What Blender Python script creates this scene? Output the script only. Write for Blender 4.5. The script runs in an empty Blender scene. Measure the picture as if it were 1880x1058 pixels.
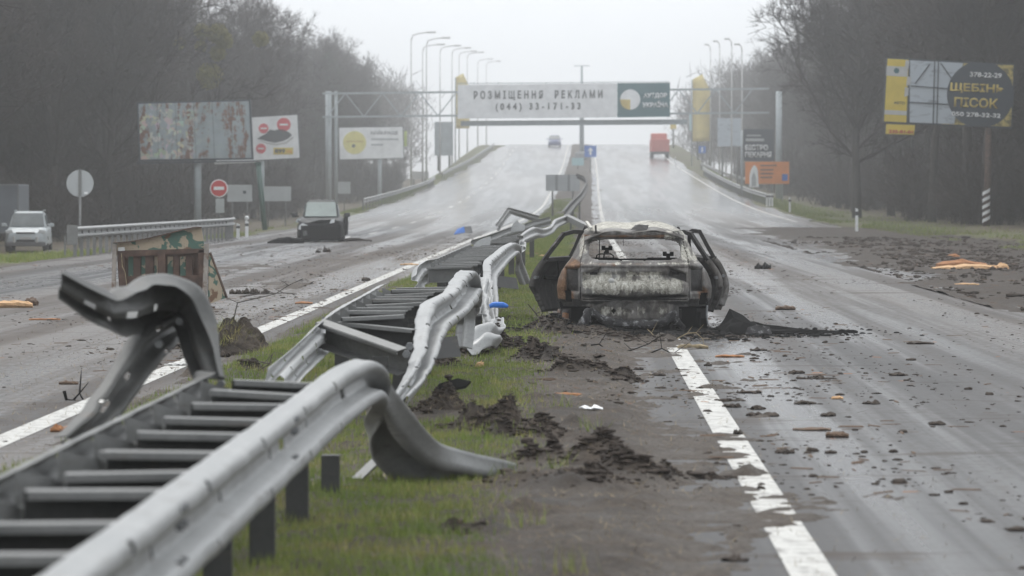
import bpy, bmesh, math, random
import numpy as np
from mathutils import Vector, Matrix, Euler

SC = bpy.context.scene
COL = SC.collection
R = math.radians
# ------------------------------------------------------------------ camera
FPX, CAMZ = 6600.0, 1.76
cam_d = bpy.data.cameras.new('camera')
cam = bpy.data.objects.new('camera', cam_d); COL.objects.link(cam)
cam_d.sensor_width = 36.0
cam_d.lens = FPX / 1880 * 36.0
cam.location = (0, 0, CAMZ)
cam.rotation_euler = (R(90 - 1.5275), 0, R(1.1285))
cam_d.clip_start, cam_d.clip_end = 0.5, 4000
cam_d.dof.use_dof = True
cam_d.dof.focus_distance = 45.0
cam_d.dof.aperture_fstop = 4.2
SC.camera = cam
# ------------------------------------------------------------------ sky and sun (flat overcast)
SUN_EL, SUN_AZ = R(66), R(-25)          # azimuth measured from +Y towards +X
world = bpy.data.worlds.new('World'); SC.world = world; world.use_nodes = True
wt = world.node_tree; wt.nodes.clear()
sky = wt.nodes.new('ShaderNodeTexSky'); sky.sky_type = 'NISHITA'; sky.sun_disc = False
sky.sun_elevation, sky.sun_rotation = SUN_EL, SUN_AZ
sky.air_density, sky.dust_density, sky.ozone_density = 1.0, 6.0, 1.0
hs = wt.nodes.new('ShaderNodeHueSaturation'); hs.inputs['Saturation'].default_value = 0.12
mx = wt.nodes.new('ShaderNodeMix'); mx.data_type = 'RGBA'; mx.inputs['Factor'].default_value = 0.93
mx.inputs['B'].default_value = (8.5, 8.85, 9.2, 1)   # even cloud deck
bg = wt.nodes.new('ShaderNodeBackground'); bg.inputs['Strength'].default_value = 0.1
wo = wt.nodes.new('ShaderNodeOutputWorld')
wt.links.new(sky.outputs[0], hs.inputs['Color']); wt.links.new(hs.outputs[0], mx.inputs['A'])
wt.links.new(mx.outputs['Result'], bg.inputs['Color']); wt.links.new(bg.outputs[0], wo.inputs['Surface'])
sun_d = bpy.data.lights.new('sun', 'SUN'); sun = bpy.data.objects.new('sun', sun_d); COL.objects.link(sun)
sun_d.energy = 1.3; sun_d.angle = R(30); sun_d.color = (1.0, 0.97, 0.93)
sdir = Vector((math.sin(SUN_AZ) * math.cos(SUN_EL), math.cos(SUN_AZ) * math.cos(SUN_EL), math.sin(SUN_EL)))
sun.rotation_euler = (-sdir).to_track_quat('-Z', 'Y').to_euler()
vs = SC.view_settings
vs.view_transform = 'Standard'; vs.look = 'None'; vs.exposure = 0.58; vs.gamma = 1.0; vs.use_curve_mapping = False
SC.display_settings.display_device = 'sRGB'
cy = SC.cycles
cy.use_denoising = True
cy.max_bounces = 8; cy.diffuse_bounces = 3; cy.glossy_bounces = 3; cy.transmission_bounces = 4; cy.volume_bounces = 6
cy.transparent_max_bounces = 8
cy.sample_clamp_indirect = 4.0

# ------------------------------------------------------------------ geometry of the place
_RM = cam.rotation_euler.to_matrix()
def ray(px, py):
    return _RM @ Vector(((px - 940) / FPX, (529 - py) / FPX, -1.0))
def at(px, py, Y):
    """world point seen at photo pixel (px, py), Y metres down the road"""
    d = ray(px, py); t = Y / d.y
    return Vector((d.x * t, Y, CAMZ + d.z * t))
def sm(a, b, x):
    t = np.clip((np.asarray(x, float) - a) / (b - a), 0, 1); return t * t * (3 - 2 * t)
def road_z(Y):
    Y = np.asarray(Y, float)
    z1 = 7e-5 * np.clip(Y - 140, 0, 290) ** 2
    z2 = 0.0406 * np.clip(Y - 430, 0, 20)
    u = np.clip(Y - 450, 0, 110)
    return z1 + z2 + 0.0406 * (u - u * u / 220) - 0.012 * np.clip(Y - 570, 0, 900)
def hash2(ix, iy, seed):
    h = (ix.astype(np.int64) * 374761393 + iy.astype(np.int64) * 668265263 + seed * 1442695041) & 0x7fffffff
    h = (h ^ (h >> 13)) * 1274126177 & 0x7fffffff
    return ((h ^ (h >> 16)) & 0xffff) / 65535.0
def vnoise(x, y, seed=0):
    x = np.asarray(x, float); y = np.asarray(y, float)
    ix = np.floor(x); iy = np.floor(y); fx = x - ix; fy = y - iy
    fx = fx * fx * (3 - 2 * fx); fy = fy * fy * (3 - 2 * fy)
    a = hash2(ix, iy, seed); b = hash2(ix + 1, iy, seed); c = hash2(ix, iy + 1, seed); d = hash2(ix + 1, iy + 1, seed)
    return (a * (1 - fx) + b * fx) * (1 - fy) + (c * (1 - fx) + d * fx) * fy
def fbm(x, y, seed=0, octs=4, gain=0.5):
    s = 0.0; a = 1.0; n = 0.0
    for k in range(octs):
        s = s + a * vnoise(x * 2 ** k, y * 2 ** k, seed + k * 17); n += a; a *= gain
    return s / n
def edge_left_line(Y):   # white edge line of the left carriageway
    return -4.0 + 1.4 * sm(125, 260, Y) + 0.7 * sm(260, 480, Y)
def edge_right_line(Y):
    return 0.95 + 0.44 * sm(150, 420, Y)
XL_OUT, XR_OUT = -13.7, 12.4
def ground_z(X, Y):
    X = np.asarray(X, float); Y = np.asarray(Y, float)
    rz = road_z(Y)
    offl = sm(14.2, 19, -X); offr = sm(13.0, 18, X)
    wl = rz * 0.5 - 0.75 * sm(90, 126, Y)
    wr = rz * 0.45 + 0.12
    z = rz * (1 - offl - offr) + wl * offl + wr * offr
    far = sm(30, 120, np.abs(X))
    return z + far * 0.6
def gz(X, Y): return float(ground_z(X, Y))
def ground_at(px, py, zoff=0.0):
    lo, hi = 5.0, 900.0
    f = lambda Y: at(px, py, Y).z - gz(at(px, py, Y).x, Y)
    Y = lo
    while Y < hi and f(Y) > 0: Y *= 1.01
    a, b = Y / 1.01, Y
    for _ in range(30):
        m = (a + b) / 2
        if f(m) > 0: a = m
        else: b = m
    p = at(px, py, b); p.z = gz(p.x, p.y) + zoff
    return p

# ------------------------------------------------------------------ object helpers
def tag(o, label=None, cat=None, group=None, kind=None):
    if label: o['label'] = label
    if cat: o['category'] = cat
    if group: o['group'] = group
    if kind: o['kind'] = kind
    return o
def empty(name, loc=(0, 0, 0), rz=0.0, label=None, cat=None, group=None):
    o = bpy.data.objects.new(name, None); COL.objects.link(o)
    o.empty_display_size = 0.2
    o.location = loc; o.rotation_euler = (0, 0, rz)
    return tag(o, label, cat, group)
def link(name, me, parent=None):
    o = bpy.data.objects.new(name, me); COL.objects.link(o)
    if parent is not None: o.parent = parent
    return o
def pydata(name, verts, faces, material, parent=None, smooth=False):
    me = bpy.data.meshes.new(name)
    me.from_pydata([tuple(v) for v in verts], [], faces); me.update()
    if material: me.materials.append(material)
    if smooth: me.shade_smooth()
    return link(name, me, parent)
def np_mesh(name, V, F, material, parent=None, smooth=False, attr=None):
    """V (n,3), F (m,k) arrays"""
    V = np.ascontiguousarray(V, dtype=np.float32); F = np.ascontiguousarray(F, dtype=np.int32)
    me = bpy.data.meshes.new(name)
    me.vertices.add(len(V)); me.vertices.foreach_set('co', V.ravel())
    k = F.shape[1]
    me.loops.add(F.size); me.loops.foreach_set('vertex_index', F.ravel())
    me.polygons.add(len(F)); me.polygons.foreach_set('loop_start', np.arange(0, F.size, k, dtype=np.int32))
    me.polygons.foreach_set('loop_total', np.full(len(F), k, dtype=np.int32))
    me.update(calc_edges=True)
    if attr:
        for nm, arr in attr.items():
            a = me.attributes.new(nm, 'FLOAT', 'POINT'); a.data.foreach_set('value', np.ascontiguousarray(arr, dtype=np.float32))
    if material: me.materials.append(material)
    if smooth: me.shade_smooth()
    return link(name, me, parent)
class MB:
    """collects simple shapes, then builds ONE mesh object"""
    def __init__(s): s.v = []; s.f = []
    def add(s, vs_, fs):
        n = len(s.v); s.v += [tuple(v) for v in vs_]; s.f += [tuple(i + n for i in f) for f in fs]; return s
    def box(s, c, d, rot=None):
        cx, cy_, cz = c; x, y, z = d[0] / 2, d[1] / 2, d[2] / 2
        P = [Vector(p) for p in ((-x, -y, -z), (x, -y, -z), (x, y, -z), (-x, y, -z), (-x, -y, z), (x, -y, z), (x, y, z), (-x, y, z))]
        if rot is not None:
            M = Euler(rot).to_matrix(); P = [M @ p for p in P]
        return s.add([p + Vector(c) for p in P], [(0, 3, 2, 1), (4, 5, 6, 7), (0, 1, 5, 4), (1, 2, 6, 5), (2, 3, 7, 6), (3, 0, 4, 7)])
    def bar(s, a, b, w, h=None, up=(0, 0, 1)):
        """box section from a to b"""
        h = h or w; a = Vector(a); b = Vector(b); t = (b - a)
        if t.length < 1e-6: return s
        t.normalize(); u = Vector(up)
        if abs(t.dot(u)) > 0.98: u = Vector((1, 0, 0))
        sd = t.cross(u).normalized(); u2 = sd.cross(t).normalized()
        P = []
        for q in (a, b):
            for i, j in ((-1, -1), (1, -1), (1, 1), (-1, 1)): P.append(q + sd * (i * w / 2) + u2 * (j * h / 2))
        return s.add(P, [(0, 1, 2, 3)[::-1], (4, 5, 6, 7), (0, 1, 5, 4), (1, 2, 6, 5), (2, 3, 7, 6), (3, 0, 4, 7)])
    def tube(s, pts, r, n=8, cap=True):
        pts = [Vector(p) for p in pts]; rs = r if isinstance(r, (list, tuple)) else [r] * len(pts)
        base = len(s.v); u = None; V = []
        for i, p in enumerate(pts):
            t = (pts[min(i + 1, len(pts) - 1)] - pts[max(i - 1, 0)]).normalized()
            if u is None:
                u = Vector((0, 0, 1)) if abs(t.z) < 0.9 else Vector((1, 0, 0))
            sd = t.cross(u)
            if sd.length < 1e-5: sd = t.orthogonal()
            sd.normalize(); u = sd.cross(t).normalized()
            for k in range(n):
                a = 2 * math.pi * k / n
                V.append(p + sd * (math.cos(a) * rs[i]) + u * (math.sin(a) * rs[i]))
        F = []
        for i in range(len(pts) - 1):
            for k in range(n):
                F.append((i * n + k, i * n + (k + 1) % n, (i + 1) * n + (k + 1) % n, (i + 1) * n + k))
        if cap: F += [tuple(range(n))[::-1], tuple(range((len(pts) - 1) * n, len(pts) * n))]
        return s.add(V, F)
    def lathe(s, prof, c, axis='x', n=20):
        """prof [(radius, along)], round an axis through c"""
        V = []; F = []
        for (r, a) in prof:
            for k in range(n):
                t = 2 * math.pi * k / n; p, q = r * math.cos(t), r * math.sin(t)
                V.append(Vector(c) + (Vector((a, p, q)) if axis == 'x' else Vector((p, a, q)) if axis == 'y' else Vector((p, q, a))))
        for i in range(len(prof) - 1):
            for k in range(n): F.append((i * n + k, i * n + (k + 1) % n, (i + 1) * n + (k + 1) % n, (i + 1) * n + k))
        F += [tuple(range(n))[::-1], tuple(range((len(prof) - 1) * n, len(prof) * n))]
        return s.add(V, F)
    def prism(s, pts, th, off=(0, 0, 0), ex=(1, 0, 0), ey=(0, 0, 1)):
        """polygon in plane (ex, ey), extruded th along ex x ey, centred"""
        ex = Vector(ex).normalized(); ey = Vector(ey).normalized(); nn = ex.cross(ey).normalized(); o = Vector(off)
        n = len(pts); V = [o + ex * p[0] + ey * p[1] + nn * (th / 2) for p in pts] + [o + ex * p[0] + ey * p[1] - nn * (th / 2) for p in pts]
        F = [tuple(range(n)), tuple(range(n, 2 * n))[::-1]] + [(i, i + n, (i + 1) % n + n, (i + 1) % n) for i in range(n)]
        return s.add(V, F)
    def build(s, name, material, parent=None, smooth=False, bevel=0.0):
        o = pydata(name, s.v, s.f, material, parent, smooth)
        if bevel > 0:
            m = o.modifiers.new('bevel', 'BEVEL'); m.width = bevel; m.segments = 1; m.limit_method = 'ANGLE'; m.angle_limit = R(40)
        return o
def kids(o): return list(o.children)
def copy_tree(o, parent=None):
    c = o.copy(); COL.objects.link(c); c.parent = parent
    for ch in kids(o): copy_tree(ch, c)
    return c
def text_mesh(name, body, size, material, parent, loc, rot=(R(90), 0, 0), align='CENTER', extrude=0.01, bold=0.0, spacing=1.0, sx=1.0):
    c = bpy.data.curves.new(name, 'FONT'); c.body = body; c.size = size; c.align_x = align; c.align_y = 'CENTER'
    c.extrude = extrude; c.offset = bold; c.space_character = spacing; c.resolution_u = 3
    o = bpy.data.objects.new(name, c); COL.objects.link(o)
    bpy.context.view_layer.update()
    me = bpy.data.meshes.new_from_object(o.evaluated_get(bpy.context.evaluated_depsgraph_get()))
    bpy.data.objects.remove(o); bpy.data.curves.remove(c)
    me.name = name; me.materials.clear(); me.materials.append(material)
    t = link(name, me, parent); t.location = loc; t.rotation_euler = rot; t.scale = (sx, 1, 1)
    return t
# ------------------------------------------------------------------ materials
class NT:
    def __init__(s, name):
        s.m = bpy.data.materials.new(name); s.m.use_nodes = True; s.t = s.m.node_tree
        s.b = s.t.nodes['Principled BSDF']; s._co = None; s._geo = None
    def n(s, typ, **kw):
        x = s.t.nodes.new(typ)
        for k, v in kw.items(): setattr(x, k, v)
        return x
    def put(s, sock, v):
        if hasattr(v, 'is_output') or isinstance(v, bpy.types.NodeSocket): s.t.links.new(v, sock)
        else: sock.default_value = v
    def co(s, scale=(1, 1, 1), world=False, rot=(0, 0, 0), loc=(0, 0, 0)):
        if world:
            if s._geo is None: s._geo = s.n('ShaderNodeNewGeometry')
            src = s._geo.outputs['Position']
        else:
            if s._co is None: s._co = s.n('ShaderNodeTexCoord')
            src = s._co.outputs['Object']
        m = s.n('ShaderNodeMapping'); m.inputs['Scale'].default_value = scale; m.inputs['Rotation'].default_value = rot; m.inputs['Location'].default_value = loc
        s.t.links.new(src, m.inputs['Vector']); return m.outputs[0]
    def xyz(s, world=False):
        x = s.n('ShaderNodeSeparateXYZ'); s.t.links.new(s.co(world=world), x.inputs[0]); return x.outputs
    def noise(s, vec, scale=5, detail=4, rough=0.55, dist=0.0):
        x = s.n('ShaderNodeTexNoise'); x.inputs['Scale'].default_value = scale; x.inputs['Detail'].default_value = detail
        x.inputs['Roughness'].default_value = rough; x.inputs['Distortion'].default_value = dist
        s.t.links.new(vec, x.inputs['Vector']); return x.outputs['Fac']
    def voro(s, vec, scale=5):
        x = s.n('ShaderNodeTexVoronoi'); x.inputs['Scale'].default_value = scale; s.t.links.new(vec, x.inputs['Vector']); return x.outputs
    def ramp(s, fac, stops, interp='LINEAR'):
        x = s.n('ShaderNodeValToRGB'); cr = x.color_ramp; cr.interpolation = interp
        while len(cr.elements) < len(stops): cr.elements.new(0.5)
        for e, (p, c) in zip(cr.elements, stops):
            e.position = p; e.color = (c, c, c, 1) if isinstance(c, (int, float)) else (*c, 1)
        s.put(x.inputs['Fac'], fac); return x.outputs['Color']
    def mix(s, fac, a, b, mode='MIX'):
        x = s.n('ShaderNodeMix', data_type='RGBA', blend_type=mode)
        fix = lambda v: (*v, 1) if isinstance(v, tuple) and len(v) == 3 else v
        s.put(x.inputs['Factor'], fac); s.put(x.inputs['A'], fix(a)); s.put(x.inputs['B'], fix(b)); return x.outputs['Result']
    def math(s, op, a, b=0.0, c=0.0, clamp=False):
        x = s.n('ShaderNodeMath', operation=op, use_clamp=clamp); s.put(x.inputs[0], a); s.put(x.inputs[1], b)
        if op in ('MULTIPLY_ADD', 'COMPARE'): s.put(x.inputs[2], c)
        return x.outputs[0]
    def rng(s, v, a, b, lo=0.0, hi=1.0, smooth=True):
        x = s.n('ShaderNodeMapRange'); x.interpolation_type = 'SMOOTHSTEP' if smooth else 'LINEAR'
        s.put(x.inputs['Value'], v); x.inputs['From Min'].default_value = a; x.inputs['From Max'].default_value = b
        x.inputs['To Min'].default_value = lo; x.inputs['To Max'].default_value = hi; return x.outputs['Result']
    def attr(s, name):
        x = s.n('ShaderNodeAttribute', attribute_name=name); return x.outputs['Fac']
    def rand(s):
        return s.n('ShaderNodeObjectInfo').outputs['Random']
    def bump(s, h, strength=0.3, dist=0.02):
        x = s.n('ShaderNodeBump'); x.inputs['Strength'].default_value = strength; x.inputs['Distance'].default_value = dist
        s.put(x.inputs['Height'], h); s.t.links.new(x.outputs[0], s.b.inputs['Normal'])
    def out(s, color=None, rough=None, metal=None, spec=None, alpha=None):
        for k, v in (('Base Color', color), ('Roughness', rough), ('Metallic', metal), ('Specular IOR Level', spec), ('Alpha', alpha)):
            if v is not None: s.put(s.b.inputs[k], (*v, 1) if isinstance(v, tuple) and len(v) == 3 else v)
        return s.m
def simple(name, col, rough=0.6, metal=0.0, var=0.25, scale=3.0, bump=0.0, dirt=None, spec=0.5):
    k = NT(name); c = k.co()
    nz = k.noise(c, scale, 5, 0.6)
    dark = tuple(x * (1 - var) for x in col); lite = tuple(min(1, x * (1 + var)) for x in col)
    f = k.ramp(nz, [(0.3, dark), (0.7, lite)])
    if dirt: f = k.mix(k.rng(k.noise(c, scale * 1.7, 6, 0.65), 0.5, 0.7), f, dirt)
    if bump: k.bump(k.noise(c, scale * 8, 3), bump, 0.01)
    return k.out(f, k.rng(nz, 0.2, 0.8, rough * 0.85, min(1, rough * 1.15)), metal, spec)
M = {}
# --- wet muddy asphalt
def asphalt(name, base, side):
    k = NT(name)
    st = k.co((0.75, 0.007, 1), world=True); iso = k.co(world=True); mid = k.co((0.8, 0.022, 1), world=True)
    streak = k.noise(st, 1.3, 5, 0.62, 0.25); patch = k.noise(mid, 0.35, 5, 0.6, 0.3); fine = k.noise(iso, 60, 3, 0.6)
    grit = k.noise(iso, 9, 5, 0.7); spk = k.voro(iso, 38)[0]
    col = k.ramp(k.math('ADD', k.math('MULTIPLY', streak, 0.65), k.math('MULTIPLY', patch, 0.35)), [(0.32, tuple(x * 0.55 for x in base)), (0.52, base), (0.70, tuple(x * 1.75 for x in base))])
    mudf = k.rng(k.math('ADD', k.math('MULTIPLY', grit, 0.5), k.math('MULTIPLY', patch, 0.62)), 0.50, 0.64)
    col = k.mix(k.math('MULTIPLY', mudf, 0.8), col, (0.100, 0.081, 0.067))
    smear = k.noise(k.co((0.28, 1.0, 1), world=True), 0.9, 6, 0.68, 0.8); blot = k.noise(k.co((0.5, 0.09, 1), world=True), 1.0, 6, 0.7, 0.4)
    yy = k.xyz(world=True)[1]; far_ = k.rng(yy, 110, 260)      # the climb is rain-washed, the flat is caked with mud
    near_ = k.math('SUBTRACT', 1.0, far_)
    col = k.mix(k.math('MULTIPLY', k.rng(smear, 0.55, 0.68, 0, 0.75), near_), col, (0.070, 0.056, 0.046))
    col = k.mix(k.math('MULTIPLY', k.rng(blot, 0.52, 0.66, 0, 0.6), near_), col, (0.026, 0.025, 0.025))
    col = k.mix(k.rng(spk, 0.0, 0.14, 0.75, 0.0), col, (0.035, 0.03, 0.026))
    col = k.mix(k.rng(fine, 0.3, 0.75, 0.0, 0.35), col, tuple(x * 1.5 for x in base))
    wet = k.rng(k.math('ADD', k.math('MULTIPLY', streak, 0.5), k.math('MULTIPLY', k.noise(mid, 0.8, 4), 0.5)), 0.40, 0.60)
    mudf = k.math('MULTIPLY', mudf, k.math('SUBTRACT', 1.0, k.math('MULTIPLY', far_, 0.75)))
    rough = k.math('ADD', k.rng(wet, 0, 1, 0.62, 0.18), k.math('ADD', k.math('MULTIPLY', mudf, 0.25), k.math('MULTIPLY', k.rng(smear, 0.55, 0.68, 0, 0.25), near_)), clamp=True)
    rough = k.math('ADD', k.math('MULTIPLY', rough, k.math('SUBTRACT', 1.0, k.math('MULTIPLY', far_, 0.85))), k.math('MULTIPLY', far_, 0.15))
    k.bump(k.math('ADD', k.math('MULTIPLY', fine, 0.35), k.math('MULTIPLY', grit, 0.9)), 0.28, 0.012)
    return k.out(col, rough, 0.0, k.math('ADD', 0.26, k.math('MULTIPLY', far_, 0.3)))
M['asphalt_left'] = asphalt('wet_asphalt_left', (0.040, 0.041, 0.044), -1)
M['asphalt_right'] = asphalt('wet_asphalt_right', (0.062, 0.061, 0.062), 1)
# --- soil / mud
k = NT('churned_soil'); c = k.co(world=True)
n1 = k.noise(c, 2.2, 6, 0.65); n2 = k.noise(c, 24, 5, 0.7); n3 = k.noise(c, 90, 2)
col = k.ramp(n1, [(0.3, (0.020, 0.016, 0.013)), (0.5, (0.046, 0.037, 0.030)), (0.72, (0.10, 0.081, 0.065))])
col = k.mix(k.rng(n2, 0.45, 0.7, 0.0, 0.7), col, (0.026, 0.020, 0.017))
col = k.mix(k.math('MULTIPLY', k.attr('thin'), k.rng(n2, 0.35, 0.6, 0.8, 0.35)), col, (0.118, 0.103, 0.091))
k.bump(k.math('ADD', n2, k.math('MULTIPLY', n3, 0.4)), 0.8, 0.03)
M['soil'] = k.out(col, k.rng(n1, 0.3, 0.7, 0.6, 0.95), 0.0, 0.2)
k = NT('clod'); c = k.co(world=True); n2 = k.noise(c, 14, 4, 0.7)
col = k.ramp(n2, [(0.3, (0.026, 0.021, 0.018)), (0.7, (0.085, 0.069, 0.058))]); k.bump(n2, 0.6, 0.02)
M['clod'] = k.out(col, 0.9, 0.0, 0.15)
# --- verge ground (leaf litter, thin turf)
k = NT('verge_soil'); c = k.co(world=True)
n1 = k.noise(c, 0.22, 5, 0.6); n2 = k.noise(c, 3.0, 5, 0.7)
col = k.ramp(n2, [(0.3, (0.060, 0.048, 0.038)), (0.7, (0.13, 0.105, 0.08))])
gr = k.ramp(n2, [(0.3, (0.062, 0.078, 0.030)), (0.7, (0.13, 0.135, 0.06))])
col = k.mix(k.math('MULTIPLY', k.rng(n1, 0.38, 0.55), k.attr('turf')), col, gr)
k.bump(n2, 0.6, 0.05)
M['verge'] = k.out(col, 0.92, 0.0, 0.2)
# --- grass blades
k = NT('grass_blade'); c = k.co(world=True)
n1 = k.noise(c, 1.1, 5, 0.65, 0.5); n2 = k.noise(c, 45, 2)
col = k.ramp(k.math('ADD', k.math('MULTIPLY', n1, 0.62), k.math('MULTIPLY', n2, 0.38)), [(0.34, (0.11, 0.185, 0.030)), (0.52, (0.20, 0.245, 0.058)), (0.64, (0.36, 0.31, 0.13))])
k.b.inputs['Subsurface Weight'].default_value = 0.0
M['grass'] = k.out(col, 0.6, 0.0, 0.25)
k = NT('dry_straw'); n2 = k.noise(k.co(world=True), 20, 3); M['straw'] = k.out(k.ramp(n2, [(0.3, (0.13, 0.10, 0.06)), (0.7, (0.34, 0.27, 0.16))]), 0.8)
# --- road paint, worn
k = NT('road_paint'); c = k.co(world=True)
w = k.noise(c, 7, 6, 0.7); w2 = k.noise(c, 45, 3)
col = k.mix(k.rng(w, 0.46, 0.66), (0.48, 0.475, 0.45), (0.17, 0.16, 0.15)); col = k.mix(k.rng(w2, 0.60, 0.72, 0, 0.8), col, (0.10, 0.09, 0.08))
M['paint'] = k.out(col, 0.5)
# --- galvanised steel
def galv(name, lo, hi, metal=0.35, rough=0.42, dirt=0.5):
    k = NT(name); c = k.co()
    n1 = k.noise(c, 2.2, 6, 0.65); n2 = k.noise(c, 34, 4, 0.6); n3 = k.noise(k.co((1, 1, 6)), 3.5, 5, 0.7)
    col = k.ramp(n1, [(0.3, lo), (0.7, hi)])
    col = k.mix(k.rng(n2, 0.4, 0.75, 0, 0.35), col, tuple(x * 0.7 for x in lo))
    col = k.mix(k.rng(n3, 0.56, 0.74, 0, dirt), col, (0.12, 0.10, 0.085))
    k.bump(n2, 0.08, 0.004)
    return k.out(col, k.rng(n1, 0.3, 0.7, rough * 0.85, rough * 1.25), metal)
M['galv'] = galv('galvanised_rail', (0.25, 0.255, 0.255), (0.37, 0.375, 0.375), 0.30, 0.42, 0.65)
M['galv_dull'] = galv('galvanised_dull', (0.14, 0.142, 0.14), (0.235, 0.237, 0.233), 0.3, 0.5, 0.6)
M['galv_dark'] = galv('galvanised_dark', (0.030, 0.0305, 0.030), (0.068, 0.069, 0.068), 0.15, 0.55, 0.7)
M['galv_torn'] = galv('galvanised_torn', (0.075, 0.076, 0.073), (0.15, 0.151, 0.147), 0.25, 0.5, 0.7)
M['steel_grey'] = simple('painted_steel_grey', (0.33, 0.37, 0.385), 0.5, 0.1, 0.15, 2)
M['bolt'] = simple('bolt_steel', (0.16, 0.165, 0.17), 0.45, 0.4, 0.2, 20)
# --- burnt car steel, worn by fire: rust, ash and soot, each a stain with its own shape
def burnt(name, rust, ash, soot, seed=0.0):
    k = NT(name); c = k.co(loc=(seed, seed * 0.7, 0)); cd = k.co((1, 1, 0.45), loc=(seed * 2, 0, seed))
    big = k.noise(c, 1.9, 6, 0.62, 0.6); med = k.noise(cd, 6.5, 6, 0.66, 0.4); fin = k.noise(c, 42, 4, 0.65)
    col = k.ramp(med, [(0.25, (0.055, 0.052, 0.050)), (0.48, (0.16, 0.15, 0.145)), (0.75, (0.30, 0.29, 0.28))])
    col = k.mix(k.rng(k.math('ADD', k.math('MULTIPLY', big, 0.6), k.math('MULTIPLY', med, 0.4)), 0.62 - rust, 0.70 - rust * 0.8), col, k.ramp(fin, [(0.3, (0.085, 0.036, 0.014)), (0.7, (0.25, 0.115, 0.045))]))
    a2 = k.noise(cd, 3.1, 6, 0.7, 0.8)
    col = k.mix(k.rng(a2, 0.64 - ash, 0.72 - ash), col, k.ramp(fin, [(0.3, (0.33, 0.32, 0.29)), (0.7, (0.60, 0.58, 0.53))]))
    s2 = k.noise(c, 2.7, 5, 0.65, 0.5)
    col = k.mix(k.rng(s2, 0.62 - soot, 0.74 - soot, 0, 0.93), col, (0.014, 0.013, 0.013))
    k.bump(k.math('ADD', med, k.math('MULTIPLY', fin, 0.5)), 0.35, 0.02)
    return k.out(col, k.rng(med, 0.2, 0.8, 0.5, 0.85), 0.25, 0.35)
M['burnt_body'] = burnt('burnt_body_steel', 0.10, 0.04, 0.06)
M['burnt_roof'] = burnt('burnt_roof_steel', 0.02, 0.26, -0.05, 3.1)
M['burnt_dark'] = burnt('sooted_steel', 0.00, -0.12, 0.30, 5.7)
M['burnt_rust'] = burnt('rusted_steel', 0.26, -0.08, 0.02, 9.2)
M['char'] = simple('charred_plastic', (0.034, 0.033, 0.034), 0.8, 0, 0.7, 7, 0.8, (0.30, 0.30, 0.305), 0.2)
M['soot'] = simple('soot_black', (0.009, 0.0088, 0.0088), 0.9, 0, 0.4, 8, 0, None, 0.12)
# --- rusty painted plate
k = NT('peeling_camouflage_paint'); c = k.co()
a = k.noise(c, 4.5, 4, 0.5, 0.6); b = k.noise(c, 3.2, 5, 0.55, 0.5); f = k.noise(c, 30, 4, 0.7)
col = k.ramp(a, [(0.47, (0.060, 0.135, 0.105)), (0.50, (0.40, 0.33, 0.24))]); col = k.mix(k.rng(b, 0.58, 0.64), col, (0.16, 0.085, 0.045)); col = k.mix(k.rng(f, 0.55, 0.75, 0, 0.6), col, (0.10, 0.07, 0.05))
M['camo'] = k.out(col, 0.65)
k = NT('rust_brown'); c = k.co(); a = k.noise(c, 5, 6, 0.65); f = k.noise(c, 40, 4, 0.7)
col = k.ramp(a, [(0.3, (0.045, 0.028, 0.021)), (0.55, (0.105, 0.062, 0.045)), (0.75, (0.19, 0.12, 0.085))]); col = k.mix(k.rng(f, 0.5, 0.7, 0, 0.5), col, (0.035, 0.03, 0.03)); k.bump(f, 0.3, 0.01)
M['rust'] = k.out(col, 0.8, 0.1)
M['steel_bare'] = simple('weathered_bare_steel', (0.30, 0.27, 0.24), 0.55, 0.3, 0.35, 6, 0.1, (0.15, 0.09, 0.06))
# --- flat paints and plastics
for nm, c_, r_ in (('white', (0.80, 0.81, 0.82), .45), ('white_dirty', (0.50, 0.50, 0.49), .55), ('black', (0.018, 0.018, 0.019), .5), ('red', (0.50, 0.03, 0.03), .45),
                   ('blue', (0.02, 0.14, 0.52), .45), ('yellow', (0.66, 0.50, 0.06), .5), ('pale_yellow', (0.70, 0.64, 0.22), .5), ('orange', (0.72, 0.23, 0.03), .5), ('teal', (0.015, 0.105, 0.125), .5),
                   ('slate', (0.032, 0.045, 0.060), .5), ('sign_back', (0.40, 0.42, 0.43), .5), ('grey', (0.22, 0.23, 0.24), .5), ('cyan_pale', (0.35, 0.55, 0.58), .5), ('lime', (0.45, 0.55, 0.10), .5),
                   ('green_pole', (0.05, 0.10, 0.085), .5), ('gold', (0.55, 0.42, 0.10), .5), ('pink_red', (0.62, 0.07, 0.09), .5), ('shoe', (0.055, 0.062, 0.070), .5), ('rubber', (0.018, 0.018, 0.018), .85),
                   ('car_black', (0.014, 0.015, 0.016), .55), ('car_silver', (0.46, 0.50, 0.52), .32), ('trailer', (0.17, 0.19, 0.22), .5), ('truck_red', (0.50, 0.10, 0.07), .45), ('banner_yellow', (0.62, 0.50, 0.18), .6), ('car_blue', (0.05, 0.07, 0.20), .4),
                   ('lamp_glass', (0.62, 0.64, 0.65), .2), ('text_dark', (0.035, 0.037, 0.042), .5), ('blue_plastic', (0.01, 0.13, 0.50), .35), ('plastic_grey', (0.12, 0.12, 0.125), .5)):
    M[nm] = simple(nm + '_finish', c_, r_, 0.0, 0.12, 1.3)
M['glass_dark'] = simple('dusty_car_glass', (0.07, 0.085, 0.09), 0.12, 0, 0.3, 3)
k = NT('crazed_windscreen'); c = k.co(); v = k.voro(c, 30)[0]; n1 = k.noise(c, 2.5, 4)
M['crazed'] = k.out(k.mix(k.rng(v, 0.1, 0.5), k.ramp(n1, [(0.38, (0.05, 0.075, 0.075)), (0.62, (0.22, 0.29, 0.28))]), (0.12, 0.16, 0.155)), 0.45)
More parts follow.
